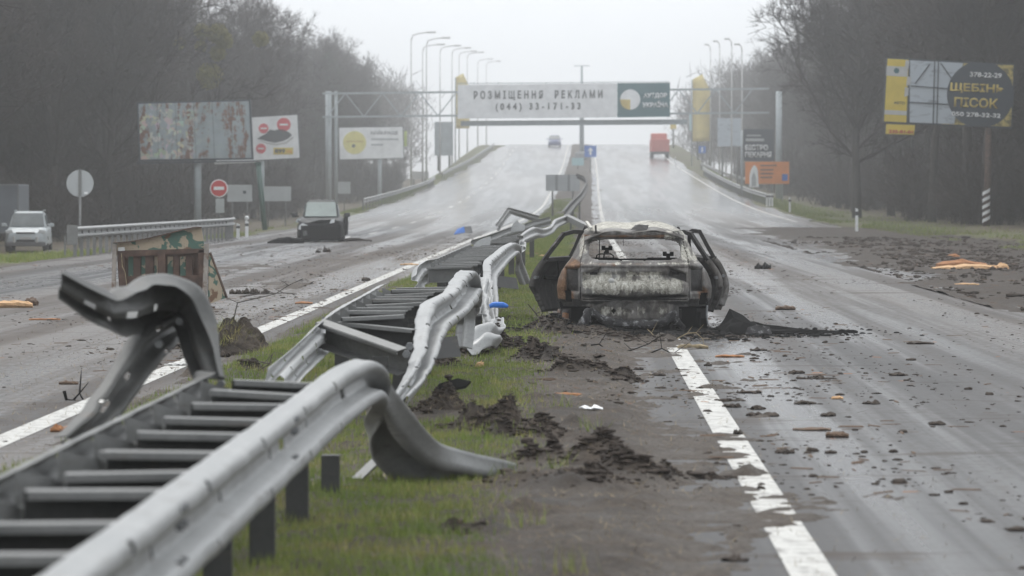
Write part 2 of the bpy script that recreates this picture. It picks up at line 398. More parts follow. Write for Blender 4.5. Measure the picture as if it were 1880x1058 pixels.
# --- wood and bark
def wood(name, a_, b_):
    k = NT(name); g = k.noise(k.co((1, 1, 1), rot=(0, 0, 0)), 9, 5, 0.6, 0.5); f = k.noise(k.co((2, 30, 30)), 2.0, 4, 0.6)
    col = k.ramp(f, [(0.3, a_), (0.7, b_)]); col = k.mix(k.rng(g, 0.55, 0.75, 0, 0.6), col, tuple(x * 0.35 for x in a_)); k.bump(f, 0.5, 0.01)
    return k.out(col, 0.8)
M['wood_fresh'] = wood('fresh_split_wood', (0.40, 0.22, 0.10), (0.66, 0.44, 0.25))
M['wood_old'] = wood('wet_old_wood', (0.055, 0.034, 0.022), (0.15, 0.095, 0.06))
M['wood_orange'] = wood('torn_orange_wood', (0.24, 0.10, 0.04), (0.42, 0.20, 0.085))
k = NT('bark'); c = k.co((1, 1, 0.25)); n1 = k.noise(c, 5, 5, 0.65)
M['bark'] = k.out(k.ramp(n1, [(0.3, (0.028, 0.024, 0.022)), (0.7, (0.085, 0.074, 0.066))]), 0.9)
k = NT('twig_mass'); n1 = k.noise(k.co(), 0.6, 3, 0.6)
M['twig'] = k.out(k.mix(k.rand(), k.ramp(n1, [(0.3, (0.028, 0.023, 0.022)), (0.7, (0.052, 0.042, 0.038))]), k.ramp(n1, [(0.3, (0.033, 0.025, 0.022)), (0.7, (0.062, 0.046, 0.039))])), 0.9)
k = NT('pine_needles'); n1 = k.noise(k.co(), 0.9, 3, 0.6)
M['needles'] = k.out(k.ramp(n1, [(0.3, (0.022, 0.036, 0.020)), (0.7, (0.06, 0.082, 0.042))]), 0.8)
k = NT('mistletoe'); n1 = k.noise(k.co(), 2, 3, 0.6)
M['mistletoe'] = k.out(k.ramp(n1, [(0.3, (0.10, 0.105, 0.02)), (0.7, (0.26, 0.22, 0.05))]), 0.8)
# --- rusty painted billboard face with paper shreds
k = NT('rusted_hoarding_paint'); c = k.co(); cs = k.co((2.2, 1, 0.35)); cp = k.co((1, 1, 0.8))
base = k.ramp(k.noise(c, 1.1, 5, 0.6), [(0.3, (0.25, 0.30, 0.32)), (0.7, (0.36, 0.42, 0.45))])
r1 = k.rng(k.math('ADD', k.math('MULTIPLY', k.noise(cs, 0.9, 6, 0.65, 0.5), 0.6), k.math('MULTIPLY', k.noise(c, 2.8, 6, 0.7), 0.4)), 0.50, 0.57)
col = k.mix(r1, base, k.ramp(k.noise(c, 7, 4), [(0.3, (0.10, 0.05, 0.035)), (0.7, (0.24, 0.11, 0.065))]))
x_ = k.xyz()[0]
vp_ = k.voro(cp, 3.4)
shred = k.math('MULTIPLY', k.rng(k.noise(c, 2.4, 3, 0.6), 0.50, 0.56), k.rng(x_, -0.6, 0.4, 1, 0.12))
pc = k.n('ShaderNodeHueSaturation'); pc.inputs['Saturation'].default_value = 0.45; pc.inputs['Value'].default_value = 0.75
k.t.links.new(vp_['Color'], pc.inputs['Color'])
pcol = k.mix(0.55, pc.outputs[0], (0.45, 0.47, 0.36))
col = k.mix(shred, col, pcol)
M['hoarding'] = k.out(col, 0.7)
k = NT('scuffed_vinyl_sheet'); c = k.co()
n1 = k.noise(k.co((0.5, 1, 1.6)), 1.6, 5, 0.65, 1.0)
M['vinyl'] = k.out(k.mix(k.rng(n1, 0.52, 0.66, 0, 0.75), (0.46, 0.51, 0.56), (0.20, 0.22, 0.25)), 0.5)
k = NT('scuffed_gold_print'); c = k.co(); n1 = k.noise(c, 3.5, 5, 0.7)
M['gold_print'] = k.out(k.mix(k.rng(n1, 0.42, 0.58), (0.55, 0.44, 0.13), (0.17, 0.14, 0.06)), 0.6)
# ------------------------------------------------------------------ ground, roads, median
rng = np.random.default_rng(7)
random.seed(11)
def grid_sheet(name, xs, ys, zf, material, attrs=None, smooth=True, xf=None):
    X, Y = np.meshgrid(xs, ys)
    if xf is not None: X = xf(X, Y)
    Z = zf(X, Y)
    V = np.stack([X.ravel(), Y.ravel(), Z.ravel()], 1)
    nx, ny = len(xs), len(ys)
    i = np.arange(nx - 1)[None, :] + np.arange(ny - 1)[:, None] * nx
    i = i.ravel(); F = np.stack([i, i + 1, i + nx + 1, i + nx], 1)
    at_ = {k: f(X, Y).ravel() for k, f in attrs.items()} if attrs else None
    return np_mesh(name, V, F, material, None, smooth, at_)
ys_far = np.concatenate([np.arange(-40, 100, 4.0), np.arange(100, 560, 5.0), np.arange(560, 1400, 30.0)])
xs_g = np.concatenate([np.arange(-300, -60, 30.0), np.arange(-60, -12, 1.2), np.arange(-12, 12, 4.0), np.arange(12, 60, 1.2), np.arange(60, 301, 30.0)])
def gzf(X, Y):
    z = ground_z(X, Y) - 0.10 * (1 - sm(12.6, 13.6, np.where(X < 0, -X - 1.2, X)))
    z = z + (fbm(X * 0.6, Y * 0.3, 5) - 0.5) * 0.25 * sm(14.5, 17, np.abs(X))
    return z
tag(grid_sheet('ground', xs_g, ys_far, gzf, M['verge'], {'turf': lambda X, Y: np.clip(1.15 - sm(15.5, 19.5, np.abs(X)), 0, 1) * np.where(X < 0, 1, 0.9)}), kind='structure')
# carriageways: sheets with a ragged outer edge
def road_xf(x_out, inner):
    def f(X, Y):
        t = X
        rag = (fbm(Y * 0.15, Y * 0 + (3 if x_out < 0 else 9), 4) - 0.5) * 1.2
        return inner(Y) * (1 - t) + (x_out * (1 - 0.22 * sm(300, 520, Y)) + rag) * t
    return f
tt = np.linspace(0, 1, 14)
ys_r = np.concatenate([np.arange(-40, 60, 4.0), np.arange(60, 560, 4.0), np.arange(560, 1400, 25.0)])
crown = lambda X, Y: road_z(Y)
l = grid_sheet('road', tt, ys_r, crown, M['asphalt_left'], None, True, road_xf(XL_OUT, lambda Y: edge_left_line(Y) + 0.45)); tag(l, kind='structure')
r_ = grid_sheet('road', tt, ys_r, crown, M['asphalt_right'], None, True, road_xf(XR_OUT, lambda Y: edge_right_line(Y) - 0.50)); tag(r_, kind='structure')
# painted lines 4 mm above the asphalt
def line_strip(name, xf0, w, segs):
    V = []; F = []
    for (a, b) in segs:
        n = max(2, int((b - a) / 4) + 1); base = len(V)
        for y in np.linspace(a, b, n):
            x = float(xf0(y)); z = float(road_z(y)) + 0.004
            V += [(x, y, z), (x + w, y, z)]
        F += [(base + 2 * i, base + 2 * i + 1, base + 2 * i + 3, base + 2 * i + 2) for i in range(n - 1)]
    o = pydata(name, V, F, M['paint']); tag(o, kind='structure'); return o
line_strip('road_edge_line', edge_right_line, 0.215, [(5, 520)])
line_strip('road_edge_line', lambda y: edge_left_line(y) - 0.22, 0.22, [(5, 520)])
line_strip('road_lane_line', lambda y: -9.0, 0.16, [(y, y + 6) for y in range(150, 480, 18)])
line_strip('road_edge_line', lambda y: 11.2 * (1 - 0.20 * sm(300, 520, y)), 0.2, [(190, 520)])

# --- churned median soil and the mud thrown over the lanes
HEAPS = []   # X, Y, sx, sy, height
def heap(px, py, wpx, h, ly=1.0):
    p = ground_at(px, py); s = wpx / FPX * p.y
    rr = random.Random(int(px * 7 + py))
    HEAPS.append((p.x, p.y, s * 0.55, max(0.22, s * 0.45) * ly, h * 0.45))
    for _ in range(5):
        q = rr.uniform(.12, .26)
        HEAPS.append((p.x + rr.uniform(-.6, .6) * s, p.y + rr.uniform(-.45, .45) * s * ly, s * q, s * q * 0.9, h * rr.uniform(.25, .75)))
for a in ((812, 765, 90, 0.20), (890, 805, 120, 0.20), (965, 815, 110, 0.14), (1035, 862, 110, 0.15), (1110, 870, 110, 0.17), (1180, 885, 110, 0.10), (1270, 880, 110, 0.045),
          (1370, 870, 130, 0.04), (1010, 900, 150, 0.07), (1060, 910, 120, 0.06), (850, 660, 90, 0.16), (780, 680, 80, 0.16), (930, 652, 90, 0.15), (1000, 668, 90, 0.17), (1060, 692, 80, 0.10), (1120, 700, 80, 0.05),
          (1220, 690, 70, 0.035), (1340, 735, 60, 0.06), (1390, 765, 90, 0.05), (1460, 768, 80, 0.04), (1490, 695, 60, 0.05), (1380, 700, 70, 0.05), (1540, 700, 60, 0.03), (720, 620, 80, 0.14), (640, 660, 70, 0.10),
          (990, 618, 90, 0.14), (1080, 622, 120, 0.10), (1180, 628, 120, 0.09), (1290, 618, 90, 0.07), (920, 600, 60, 0.08), (980, 960, 90, 0.05), (900, 1000, 110, 0.05), (700, 560, 60, 0.08), (450, 690, 60, 0.06), (340, 690, 80, 0.06),
          (420, 745, 60, 0.05), (830, 560, 40, 0.06), (960, 540, 40, 0.05), (1130, 770, 110, 0.03), (1200, 745, 90, 0.025), (1000, 745, 70, 0.04), (1080, 800, 90, 0.03), (360, 640, 70, 0.06), (900, 510, 40, 0.10)):
    heap(*a)
def mud_h(X, Y, fine=True):
    el, er = edge_left_line(Y), edge_right_line(Y)
    inside = sm(-0.05, 0.5, X - (el + 0.30)) * (1 - sm(-0.75, -0.35, X - er))
    n1 = fbm(X * 1.1, Y * 0.5, 21, 5); n2 = fbm(X * 5, Y * 4, 31, 5, 0.6); n3 = fbm(X * 0.5, Y * 0.16, 41, 3)
    h = -0.035 + inside * (0.075 + 0.06 * (n1 - 0.5))
    # thin film, thick beside the median and thinning out over the lanes
    dr = X - (er - 0.45); dl = (el + 0.25) - X
    dens = np.where(dr > 0, np.exp(-np.clip(dr, 0, 9) / 1.9), np.where(dl > 0, 0.55 * np.exp(-np.clip(dl, 0, 9) / 1.3), 1.0))
    film = (0.62 * n1 + 0.38 * n3) + 0.30 * (n2 - 0.5)
    h = h + 0.045 * np.clip((film - (0.86 - 0.52 * dens)) * 5, 0, 1) * (0.6 + 0.8 * n2) * (1 - inside * 0.6)
    for (hx, hy, sx, sy, hh) in HEAPS:
        m = (np.abs(X - hx) < 3.2 * sx) & (np.abs(Y - hy) < 3.2 * sy)
        if not m.any(): continue
        d = ((X[m] - hx) / sx) ** 2 + ((Y[m] - hy) / sy) ** 2
        h[m] = h[m] + hh * np.exp(-d * 1.1) * (0.1 + 1.8 * n2[m])
    # rut noise
    n4 = fbm(X * 11, Y * 9, 35, 3, 0.6)
    h = h + (n2 - 0.5) * (0.035 + 0.03 * inside) + (n4 - 0.5) * 0.03 * np.clip(h * 12 + 0.3, 0, 1)
    return h
def thin_a(X, Y):
    h = mud_h(X, Y); return 1 - sm(0.015, 0.10, h)
xs_m = np.arange(-6.6, 6.6, 0.042)
ys_m = [6.5]
while ys_m[-1] < 66: ys_m.append(ys_m[-1] + 0.030 + 0.0016 * ys_m[-1])
ys_m = np.array(ys_m)
near = grid_sheet('median_soil', xs_m, ys_m, lambda X, Y: road_z(Y) + mud_h(X, Y), M['soil'], {'thin': thin_a}); tag(near, kind='structure')
xs_f = np.arange(-8, 8, 0.14); ys_f = np.concatenate([np.arange(65.6, 140, 0.5), np.arange(140, 520, 2.0)])
far = grid_sheet('median_soil', xs_f, ys_f, lambda X, Y: road_z(Y) + mud_h(X, Y) - 0.01, M['soil'], {'thin': thin_a}); tag(far, kind='structure')
# mud and litter dragged over the right shoulder
xs_s = np.arange(6.2, 16, 0.16); ys_s = np.arange(40, 170, 0.6)
def shoulder_h(X, Y):
    n1 = fbm(X * 0.6, Y * 0.16, 61, 5); n2 = fbm(X * 3, Y * 2, 71, 4, 0.6)
    dens = sm(5.2, 8.8, X - 1.2 * sm(100, 160, Y)) * 0.50
    return -0.03 + 0.07 * np.clip((n1 - 0.66 + dens) * 4, 0, 1) * (0.5 + n2) + (n2 - 0.5) * 0.03
s_ = grid_sheet('shoulder_mud', xs_s, ys_s, lambda X, Y: road_z(Y) + shoulder_h(X, Y), M['soil'], {'thin': lambda X, Y: 0.35 * (1 - sm(0.0, 0.05, shoulder_h(X, Y)))}); tag(s_, kind='structure')
xs_s = np.arange(-16, -5, 0.2); ys_s = np.arange(24, 130, 0.6)
def lane_h(X, Y):
    n1 = fbm(X * 0.5 + 9, Y * 0.12, 81, 5); n2 = fbm(X * 3, Y * 2, 91, 4, 0.6)
    return -0.04 + 0.06 * np.clip((n1 - 0.57) * 4, 0, 1) * (0.5 + n2) + (n2 - 0.5) * 0.03
s2 = grid_sheet('shoulder_mud', xs_s, ys_s, lambda X, Y: road_z(Y) + lane_h(X, Y), M['soil'], {'thin': lambda X, Y: 1 - sm(0.0, 0.05, lane_h(X, Y))}); tag(s2, kind='structure')

# --- grass: blades on the median where it has not been churned up
def blades(name, X, Y, Z, hgt, wid, material, lean=0.45):
    n = len(X); a = rng.uniform(0, 2 * np.pi, n); b = rng.uniform(0, 2 * np.pi, n); L = rng.uniform(0, lean, n) * hgt
    dx, dy = np.cos(a) * wid / 2, np.sin(a) * wid / 2
    tx, ty = X + np.cos(b) * L, Y + np.sin(b) * L
    V = np.empty((n, 3, 3)); V[:, 0] = np.stack([X - dx, Y - dy, Z], 1); V[:, 1] = np.stack([X + dx, Y + dy, Z], 1); V[:, 2] = np.stack([tx, ty, Z + hgt], 1)
    F = np.arange(n * 3).reshape(n, 3)
    return np_mesh(name, V.reshape(-1, 3), F, material)
def grass_mask(X, Y):
    el, er = edge_left_line(Y), edge_right_line(Y)
    ins = sm(0.25, 0.7, X - el) * (1 - sm(-1.75, -1.15, X - er + 0.35 * (fbm(Y * 0.4, Y * 0, 77) - 0.5)))
    m = sm(0.27, 0.42, fbm(X * 0.8, Y * 0.35, 51, 4)) * ins
    for (hx, hy, sx, sy, hh) in HEAPS:
        m = m * (1 - np.clip(1.25 * np.exp(-(((X - hx) / (sx * 1.0)) ** 2 + ((Y - hy) / (sy * 1.0)) ** 2)), 0, 1) * min(1, hh / 0.08))
    return m
N = 760000
Yg = 8 + 140 * rng.random(N) ** 2.5; Xg = rng.uniform(-4.3, 1.2, N)
keep = rng.random(N) < grass_mask(Xg, Yg) * 0.9
Xg, Yg = Xg[keep], Yg[keep]
Zg = road_z(Yg) + mud_h(Xg, Yg) - 0.006
hg = rng.uniform(0.028, 0.075, len(Xg)) * (0.6 + 0.8 * fbm(Xg * 2, Yg * 2, 99, 2)); wg = 0.0035 + 0.00016 * Yg
tag(blades('grass', Xg, Yg, Zg, hg, wg, M['grass']), kind='stuff')
N = 120000
Yg = 70 + 200 * rng.random(N); Xg = rng.uniform(-4.2, 1.3, N)
keep = rng.random(N) < grass_mask(Xg, Yg)
Xg, Yg = Xg[keep], Yg[keep]
tag(blades('grass', Xg, Yg, road_z(Yg) + mud_h(Xg, Yg) - 0.01, rng.uniform(0.03, 0.08, len(Xg)), 0.012 + 0.0001 * Yg, M['grass']), kind='stuff')
# dry straw pressed into the mud
N = 34000
Yg = 9 + 110 * rng.random(N) ** 2.2; Xg = np.where(rng.random(N) < 0.6, rng.normal(-0.8, 1.2, N), rng.normal(-4.4, 1.2, N))
Zg = road_z(Yg) + np.maximum(mud_h(Xg, Yg), 0.0) + 0.004
tag(blades('dry_straw', Xg, Yg, Zg, rng.uniform(0.01, 0.04, N), np.full(N, 0.004) + 0.00005 * Yg, M['straw'], 4.0), kind='stuff')
N = 2600
Yg = 9 + 60 * rng.random(N) ** 1.6; cxx = rng.integers(0, 130, N); Xg = np.interp(rng.random(130), [0, 1], [-3.6, 0.1])[cxx] + rng.normal(0, .05, N); Yg = (9 + 60 * rng.random(130) ** 1.5)[cxx] + rng.normal(0, .06, N)
tag(blades('weed_tufts', Xg, Yg, road_z(Yg) + mud_h(Xg, Yg) - 0.01, rng.uniform(0.06, 0.16, N), 0.005 + 0.0001 * Yg, M['grass'], 0.9), kind='stuff')
# verge tufts, both roadsides
N = 60000
sidew = rng.random(N) < 0.5
Yg = 85 + 300 * rng.random(N) ** 1.5
Xg = np.where(sidew, -14.0 - rng.exponential(1.6, N), 12.9 + rng.exponential(1.5, N))
keep = fbm(Xg * 0.35, Yg * 0.06, 15, 3) > 0.42
Xg, Yg = Xg[keep], Yg[keep]
tag(blades('verge_grass', Xg, Yg, gzf(Xg, Yg) - 0.02, rng.uniform(0.06, 0.20, len(Xg)), 0.015 + 0.0001 * Yg, M['grass'], 0.8), kind='stuff')

# --- clods and splinters: the litter nobody could count
t = (1 + 5 ** 0.5) / 2
ICO_V = np.array([(-1, t, 0), (1, t, 0), (-1, -t, 0), (1, -t, 0), (0, -1, t), (0, 1, t), (0, -1, -t), (0, 1, -t), (t, 0, -1), (t, 0, 1), (-t, 0, -1), (-t, 0, 1)], float) / 1.9
ICO_F = np.array([(0, 11, 5), (0, 5, 1), (0, 1, 7), (0, 7, 10), (0, 10, 11), (1, 5, 9), (5, 11, 4), (11, 10, 2), (10, 7, 6), (7, 1, 8), (3, 9, 4), (3, 4, 2), (3, 2, 6), (3, 6, 8), (3, 8, 9), (4, 9, 5), (2, 4, 11), (6, 2, 10), (8, 6, 7), (9, 8, 1)])
def litter_xy(N, ymax=150, pw=1.25):
    Y = 10 * (1 + (((ymax / 10) ** (1 / pw) - 1) * rng.random(N))) ** pw
    u = rng.random(N)
    X = np.where(u < 0.30, edge_right_line(Y) + rng.normal(0.0, 1.1, N), np.where(u < 0.45, edge_left_line(Y) - rng.exponential(1.3, N), np.where(u < 0.72, rng.uniform(1, 12.5, N), rng.uniform(-13.5, -4, N))))
    k = fbm(X * 0.7 + 3, Y * 0.22, 8, 3) + rng.normal(0, 0.045, N) > 0.52
    return X[k], Y[k]
def top_z(X, Y): return road_z(Y) + np.maximum(mud_h(X, Y), 0.0)
X, Y = litter_xy(42000)
_n = 7000; X = np.concatenate([X, rng.normal(0.55, 0.85, _n)]); Y = np.concatenate([Y, rng.normal(45.3, 1.1, _n)])
big = [h for h in HEAPS if h[4] > 0.03]
hi = rng.integers(0, len(big), 16000); hb_ = np.array(big)[hi]
X = np.concatenate([X, hb_[:, 0] + rng.normal(0, 1.15, 16000) * hb_[:, 2]]); Y = np.concatenate([Y, hb_[:, 1] + rng.normal(0, 1.15, 16000) * hb_[:, 3]])
n = len(X); s = np.clip(rng.lognormal(-4.75, 0.62, n), 0.003, 0.038)
S = np.stack([s * rng.uniform(0.8, 1.9, n), s * rng.uniform(0.8, 1.6, n), s * rng.uniform(0.25, 0.6, n)], 1)
ang = rng.uniform(0, 6.28, n)
V = ICO_V[None] * (1 + rng.uniform(-0.3, 0.3, (n, 12, 1))) * S[:, None, :]
ca, sa = np.cos(ang)[:, None], np.sin(ang)[:, None]
V = np.stack([V[..., 0] * ca - V[..., 1] * sa + X[:, None], V[..., 0] * sa + V[..., 1] * ca + Y[:, None], V[..., 2] + (top_z(X, Y) + S[:, 2] * 0.3)[:, None]], 2)
F = (ICO_F[None] + (np.arange(n) * 12)[:, None, None]).reshape(-1, 3)
tag(np_mesh('scattered_clods', V.reshape(-1, 3), F, M['clod']), kind='stuff')
def splinters(name, N, material, lo, hi, ymax=120):
    X, Y = litter_xy(N, ymax); n = len(X)
    L = rng.uniform(lo, hi, n); W = L * rng.uniform(0.03, 0.11, n); H = W * 0.5
    a = rng.uniform(0, 3.14, n)
    b = np.array([(-1, -1, 0), (1, -1, 0), (1, 1, 0), (-1, 1, 0), (-0.8, -0.6, 1), (0.7, -0.7, 1), (0.8, 0.6, 1), (-0.9, 0.7, 1)], float)
    V = b[None] * np.stack([L / 2, W / 2, H], 1)[:, None, :]
    ca, sa = np.cos(a)[:, None], np.sin(a)[:, None]
    V = np.stack([V[..., 0] * ca - V[..., 1] * sa + X[:, None], V[..., 0] * sa + V[..., 1] * ca + Y[:, None], V[..., 2] + (top_z(X, Y) + 0.002)[:, None]], 2)
    f = np.array([(0, 1, 5, 4), (1, 2, 6, 5), (2, 3, 7, 6), (3, 0, 4, 7), (4, 5, 6, 7)])
    F = (f[None] + (np.arange(n) * 8)[:, None, None]).reshape(-1, 4)
    tag(np_mesh(name, V.reshape(-1, 3), F, material), kind='stuff')
splinters('bark_splinters', 4500, M['wood_old'], 0.03, 0.22)
splinters('wood_splinters', 800, M['wood_orange'], 0.02, 0.14)
# ------------------------------------------------------------------ the wrecked median barrier
W_PROF = [(0.0, 0.000), (0.03, 0.012), (0.075, 0.058), (0.10, 0.074), (0.14, 0.083), (0.19, 0.085), (0.24, 0.083), (0.28, 0.074), (0.31, 0.055), (0.39, 0.010), (0.42, 0.001), (0.46, 0.0),
          (0.50, 0.0), (0.54, 0.0), (0.58, 0.001), (0.61, 0.010), (0.69, 0.055), (0.72, 0.074), (0.76, 0.083), (0.81, 0.085), (0.86, 0.083), (0.90, 0.074), (0.925, 0.058), (0.97, 0.012), (1.0, 0.0)]
TENS = 0.36
def cat_rom(P, step):
    """Catmull-Rom through a list of tuples of Vectors, resampled about every step metres"""
    out = []; n = len(P)
    for i in range(n - 1):
        p0, p1, p2, p3 = P[max(i - 1, 0)], P[i], P[i + 1], P[min(i + 2, n - 1)]
        m = max(2, int(max((p2[k] - p1[k]).length for k in range(len(p1))) / step))
        for j in range(m):
            t = j / m; row = []
            for k in range(len(p1)):
                a, b, c, d = p0[k], p1[k], p2[k], p3[k]
                row.append(b * (2 * t ** 3 - 3 * t * t + 1) + c * (3 * t * t - 2 * t ** 3) + (c - a) * (TENS * (t ** 3 - 2 * t * t + t)) + (d - b) * (TENS * (t ** 3 - t * t)))
            out.append(tuple(row))
    out.append(P[-1]); return out
def wbeam(name, nodes, material, parent, flip=1, step=0.03, slots=True, dent=0.002, flat=1.0, slot_gap=1.0, seed=0, seam=None):
    """W-shaped rail between a top-edge and a bottom-edge line; slots are real holes"""
    rows = cat_rom([(Vector(a), Vector(b)) for a, b in nodes], step)
    npf = len(W_PROF); V = []; cen = [(a + b) / 2 for a, b in rows]
    rr = random.Random(seed)
    ph = [rr.uniform(0, 6) for _ in range(6)]
    dist = 0.0; cum = []
    for i, (T, B) in enumerate(rows):
        if i: dist += (cen[i] - cen[i - 1]).length
        cum.append(dist)
        tg = (cen[min(i + 2, len(rows) - 1)] - cen[max(i - 2, 0)]).normalized()
        w = T - B; nrm = tg.cross(w).normalized() * flip
        sc = w.length / 0.32
        for (s, d) in W_PROF:
            dd = d * flat * min(1.3, max(0.6, sc)) + dent * (math.sin(dist * 7 + ph[0] + s * 3) + math.sin(dist * 17 + ph[1] - s * 5) * 0.5 + math.sin(dist * 3.1 + ph[2]) * 0.8)
            V.append(T - w * s + nrm * dd)
    skip = set()
    if slots and cum[-1] > 0.8:
        def cut(d0, length, js):
            for i in range(len(rows) - 1):
                if d0 <= cum[i] < d0 + length:
                    for j in js: skip.add((i, j))
        x = 0.35
        while x < cum[-1] - 0.2:
            cut(x, 0.07, (3, 4, 5)); cut(x + 0.1, 0.07, (18, 19, 20))
            cut(x + slot_gap * 0.5, 0.09, (10, 11, 12, 13))
            x += slot_gap
        cut(cum[-1] * 0.62, 0.17, (10, 11, 12, 13))
    F = [(i * npf + j, i * npf + j + 1, (i + 1) * npf + j + 1, (i + 1) * npf + j) for i in range(len(rows) - 1) for j in range(npf - 1) if (i, j) not in skip]
    o = pydata(name, V, F, material, parent, True)
    m = o.modifiers.new('thickness', 'SOLIDIFY'); m.thickness = 0.005; m.offset = 0
    return o
def channel(name, a, b, h, fl, material, parent, up=(0, 0, 1)):
    """C section from a to b: web of height h with flanges of width fl; a and b lie on the top edge of the web"""
    a = Vector(a); b = Vector(b); t = (b - a).normalized(); sd = t.cross(Vector(up)).normalized(); u = sd.cross(t).normalized()
    mb = MB(); th = 0.006
    mb.bar(a - u * (h / 2), b - u * (h / 2), th, h, up=u)
    mb.bar(a + sd * (fl / 2 + th / 2) - u * (h - th / 2), b + sd * (fl / 2 + th / 2) - u * (h - th / 2), fl, th, up=u)
    o = mb.build(name, material, parent)
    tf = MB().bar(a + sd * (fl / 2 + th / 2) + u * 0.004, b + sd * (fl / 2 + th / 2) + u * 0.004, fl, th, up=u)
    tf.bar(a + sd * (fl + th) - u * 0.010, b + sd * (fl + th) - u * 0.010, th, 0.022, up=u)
    tf.build('top_flange', M['galv_dull'], o)  # same zinc as the web; lighter tone paints in sky light
    return o
def c_post(name, x, y, parent, top=0.72, lean=(0, 0), z0=None):
    z = road_z(y) if z0 is None else z0; z = float(z)
    mb = MB(); a = Vector((x, y, z - 0.05)); b = Vector((x + lean[0], y + lean[1], z + top))
    mb.bar(a, b, 0.11, 0.006, up=(0, 1, 0)); mb.bar(a + Vector((-0.055, 0.03, 0)), b + Vector((-0.055, 0.03, 0)), 0.006, 0.06, up=(0, 1, 0)); mb.bar(a + Vector((0.055, 0.03, 0)), b + Vector((0.055, 0.03, 0)), 0.006, 0.06, up=(0, 1, 0))
    return mb.build(name, M['galv_dark'], parent)
def bracket(x0, x1, y, z, parent, hh=0.20):
    """folded spacer plate between a rail and its crossbar, with a rolled wire loop and a bolt"""
    mb = MB()
    mb.add([(x0, y - 0.42, z + 0.02), (x1, y - 0.05, z - 0.05), (x1, y - 0.05, z - 0.05 - hh * 0.7), (x0, y - 0.42, z - hh)], [(0, 1, 2, 3)])
    mb.add([(x0, y - 0.36, z + 0.01), (x1, y + 0.01, z - 0.05), (x1, y + 0.01, z - 0.05 - hh * 0.7), (x0, y - 0.36, z - hh)], [(3, 2, 1, 0)])
    mb.bar((x1, y - 0.02, z - 0.05), (x1, y - 0.02, z - hh), 0.05, 0.008)
    o = mb.build('spacer_bracket', M['galv_dull'], parent)
    nut = MB().lathe([(0.0, -0.02), (0.018, -0.02), (0.018, 0.02), (0.0, 0.02)], ((x0 + x1) / 2, y - 0.2, z - 0.09), 'x', 6); nut.build('bolt', M['bolt'], o)
    return o
X0 = Vector((0, 0, 0))
def W(x, y, z): return Vector((x, y, float(road_z(y)) + z))

# ---- the nearest length
A = empty('median_barrier', (-1.65, 13, 0), 0, 'nearest length of double steel crash barrier, right rail end bent down to the grass', 'crash barrier', 'wrecked lengths of median barrier')
def loc(p, root): return Vector(p) - root.location
def nodes_in(root, nodes): return [(loc(a, root), loc(b, root)) for a, b in nodes]
nA = [(W(-1.36, 5.5, .80), W(-1.33, 5.5, .48)), (W(-1.36, 10, .80), W(-1.33, 10, .48)), (W(-1.36, 14, .80), W(-1.33, 14, .48)), (W(-1.36, 17.5, .80), W(-1.33, 17.5, .48)), (W(-1.36, 19.2, .805), W(-1.33, 19.2, .48)),
      (at(655, 660, 20.1), at(680, 745, 20.3)), (at(697, 681, 20.5), at(668, 776, 21.0)), (at(735, 730, 20.7), at(690, 826, 21.5)), (at(772, 780, 20.8), at(735, 866, 21.7)), (at(805, 812, 20.95), at(790, 888, 21.7)), (at(845, 826, 21.2), at(850, 893, 21.7)), (at(948, 852, 21.5), at(925, 888, 22.0))]
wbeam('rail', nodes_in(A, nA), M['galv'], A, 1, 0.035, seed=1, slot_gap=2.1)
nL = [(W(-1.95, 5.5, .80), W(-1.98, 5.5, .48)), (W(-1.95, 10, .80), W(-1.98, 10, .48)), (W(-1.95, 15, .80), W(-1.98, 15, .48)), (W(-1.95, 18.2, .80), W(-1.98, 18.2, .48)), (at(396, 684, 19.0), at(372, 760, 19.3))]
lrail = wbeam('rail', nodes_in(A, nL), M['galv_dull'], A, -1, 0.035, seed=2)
for k in range(13):
    y = 18.75 - k * 1.0
    jr = random.Random(k * 5 + 1); a, b = W(-1.83, y + jr.uniform(-.06, .06), .77 + jr.uniform(-.012, .012)), W(-1.37, y + jr.uniform(-.10, .10), .765 + jr.uniform(-.02, .012))
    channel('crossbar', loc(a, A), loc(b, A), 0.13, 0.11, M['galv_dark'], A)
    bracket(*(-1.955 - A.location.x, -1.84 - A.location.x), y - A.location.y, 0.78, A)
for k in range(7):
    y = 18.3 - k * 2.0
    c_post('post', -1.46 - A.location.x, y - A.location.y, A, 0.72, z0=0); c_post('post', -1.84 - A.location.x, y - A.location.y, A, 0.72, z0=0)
mb = MB(); p = loc(at(607, 925, 20.2), A); mb.box((p.x, p.y, 0.13), (0.10, 0.10, 0.30)); mb.build('post', M['galv_dark'], A)
p = loc(at(720, 860, 21.6), A); mb = MB(); mb.bar(loc(at(655, 880, 21.3), A), loc(at(692, 845, 21.6), A), 0.07, 0.012); mb.build('torn_plate', M['galv_dull'], A)
for yj in (11.4, 15.9):
    for dz in (0.045, 0.10, 0.22, 0.275):
        for dy in (-.06, .06):
            MB().lathe([(0, -.012), (.014, -.012), (.014, .012), (0, .012)], (-1.36 + 0.065 + .02 - A.location.x, yj + dy - A.location.y, .80 - dz), 'x', 6).build('splice_bolt', M['bolt'], A)
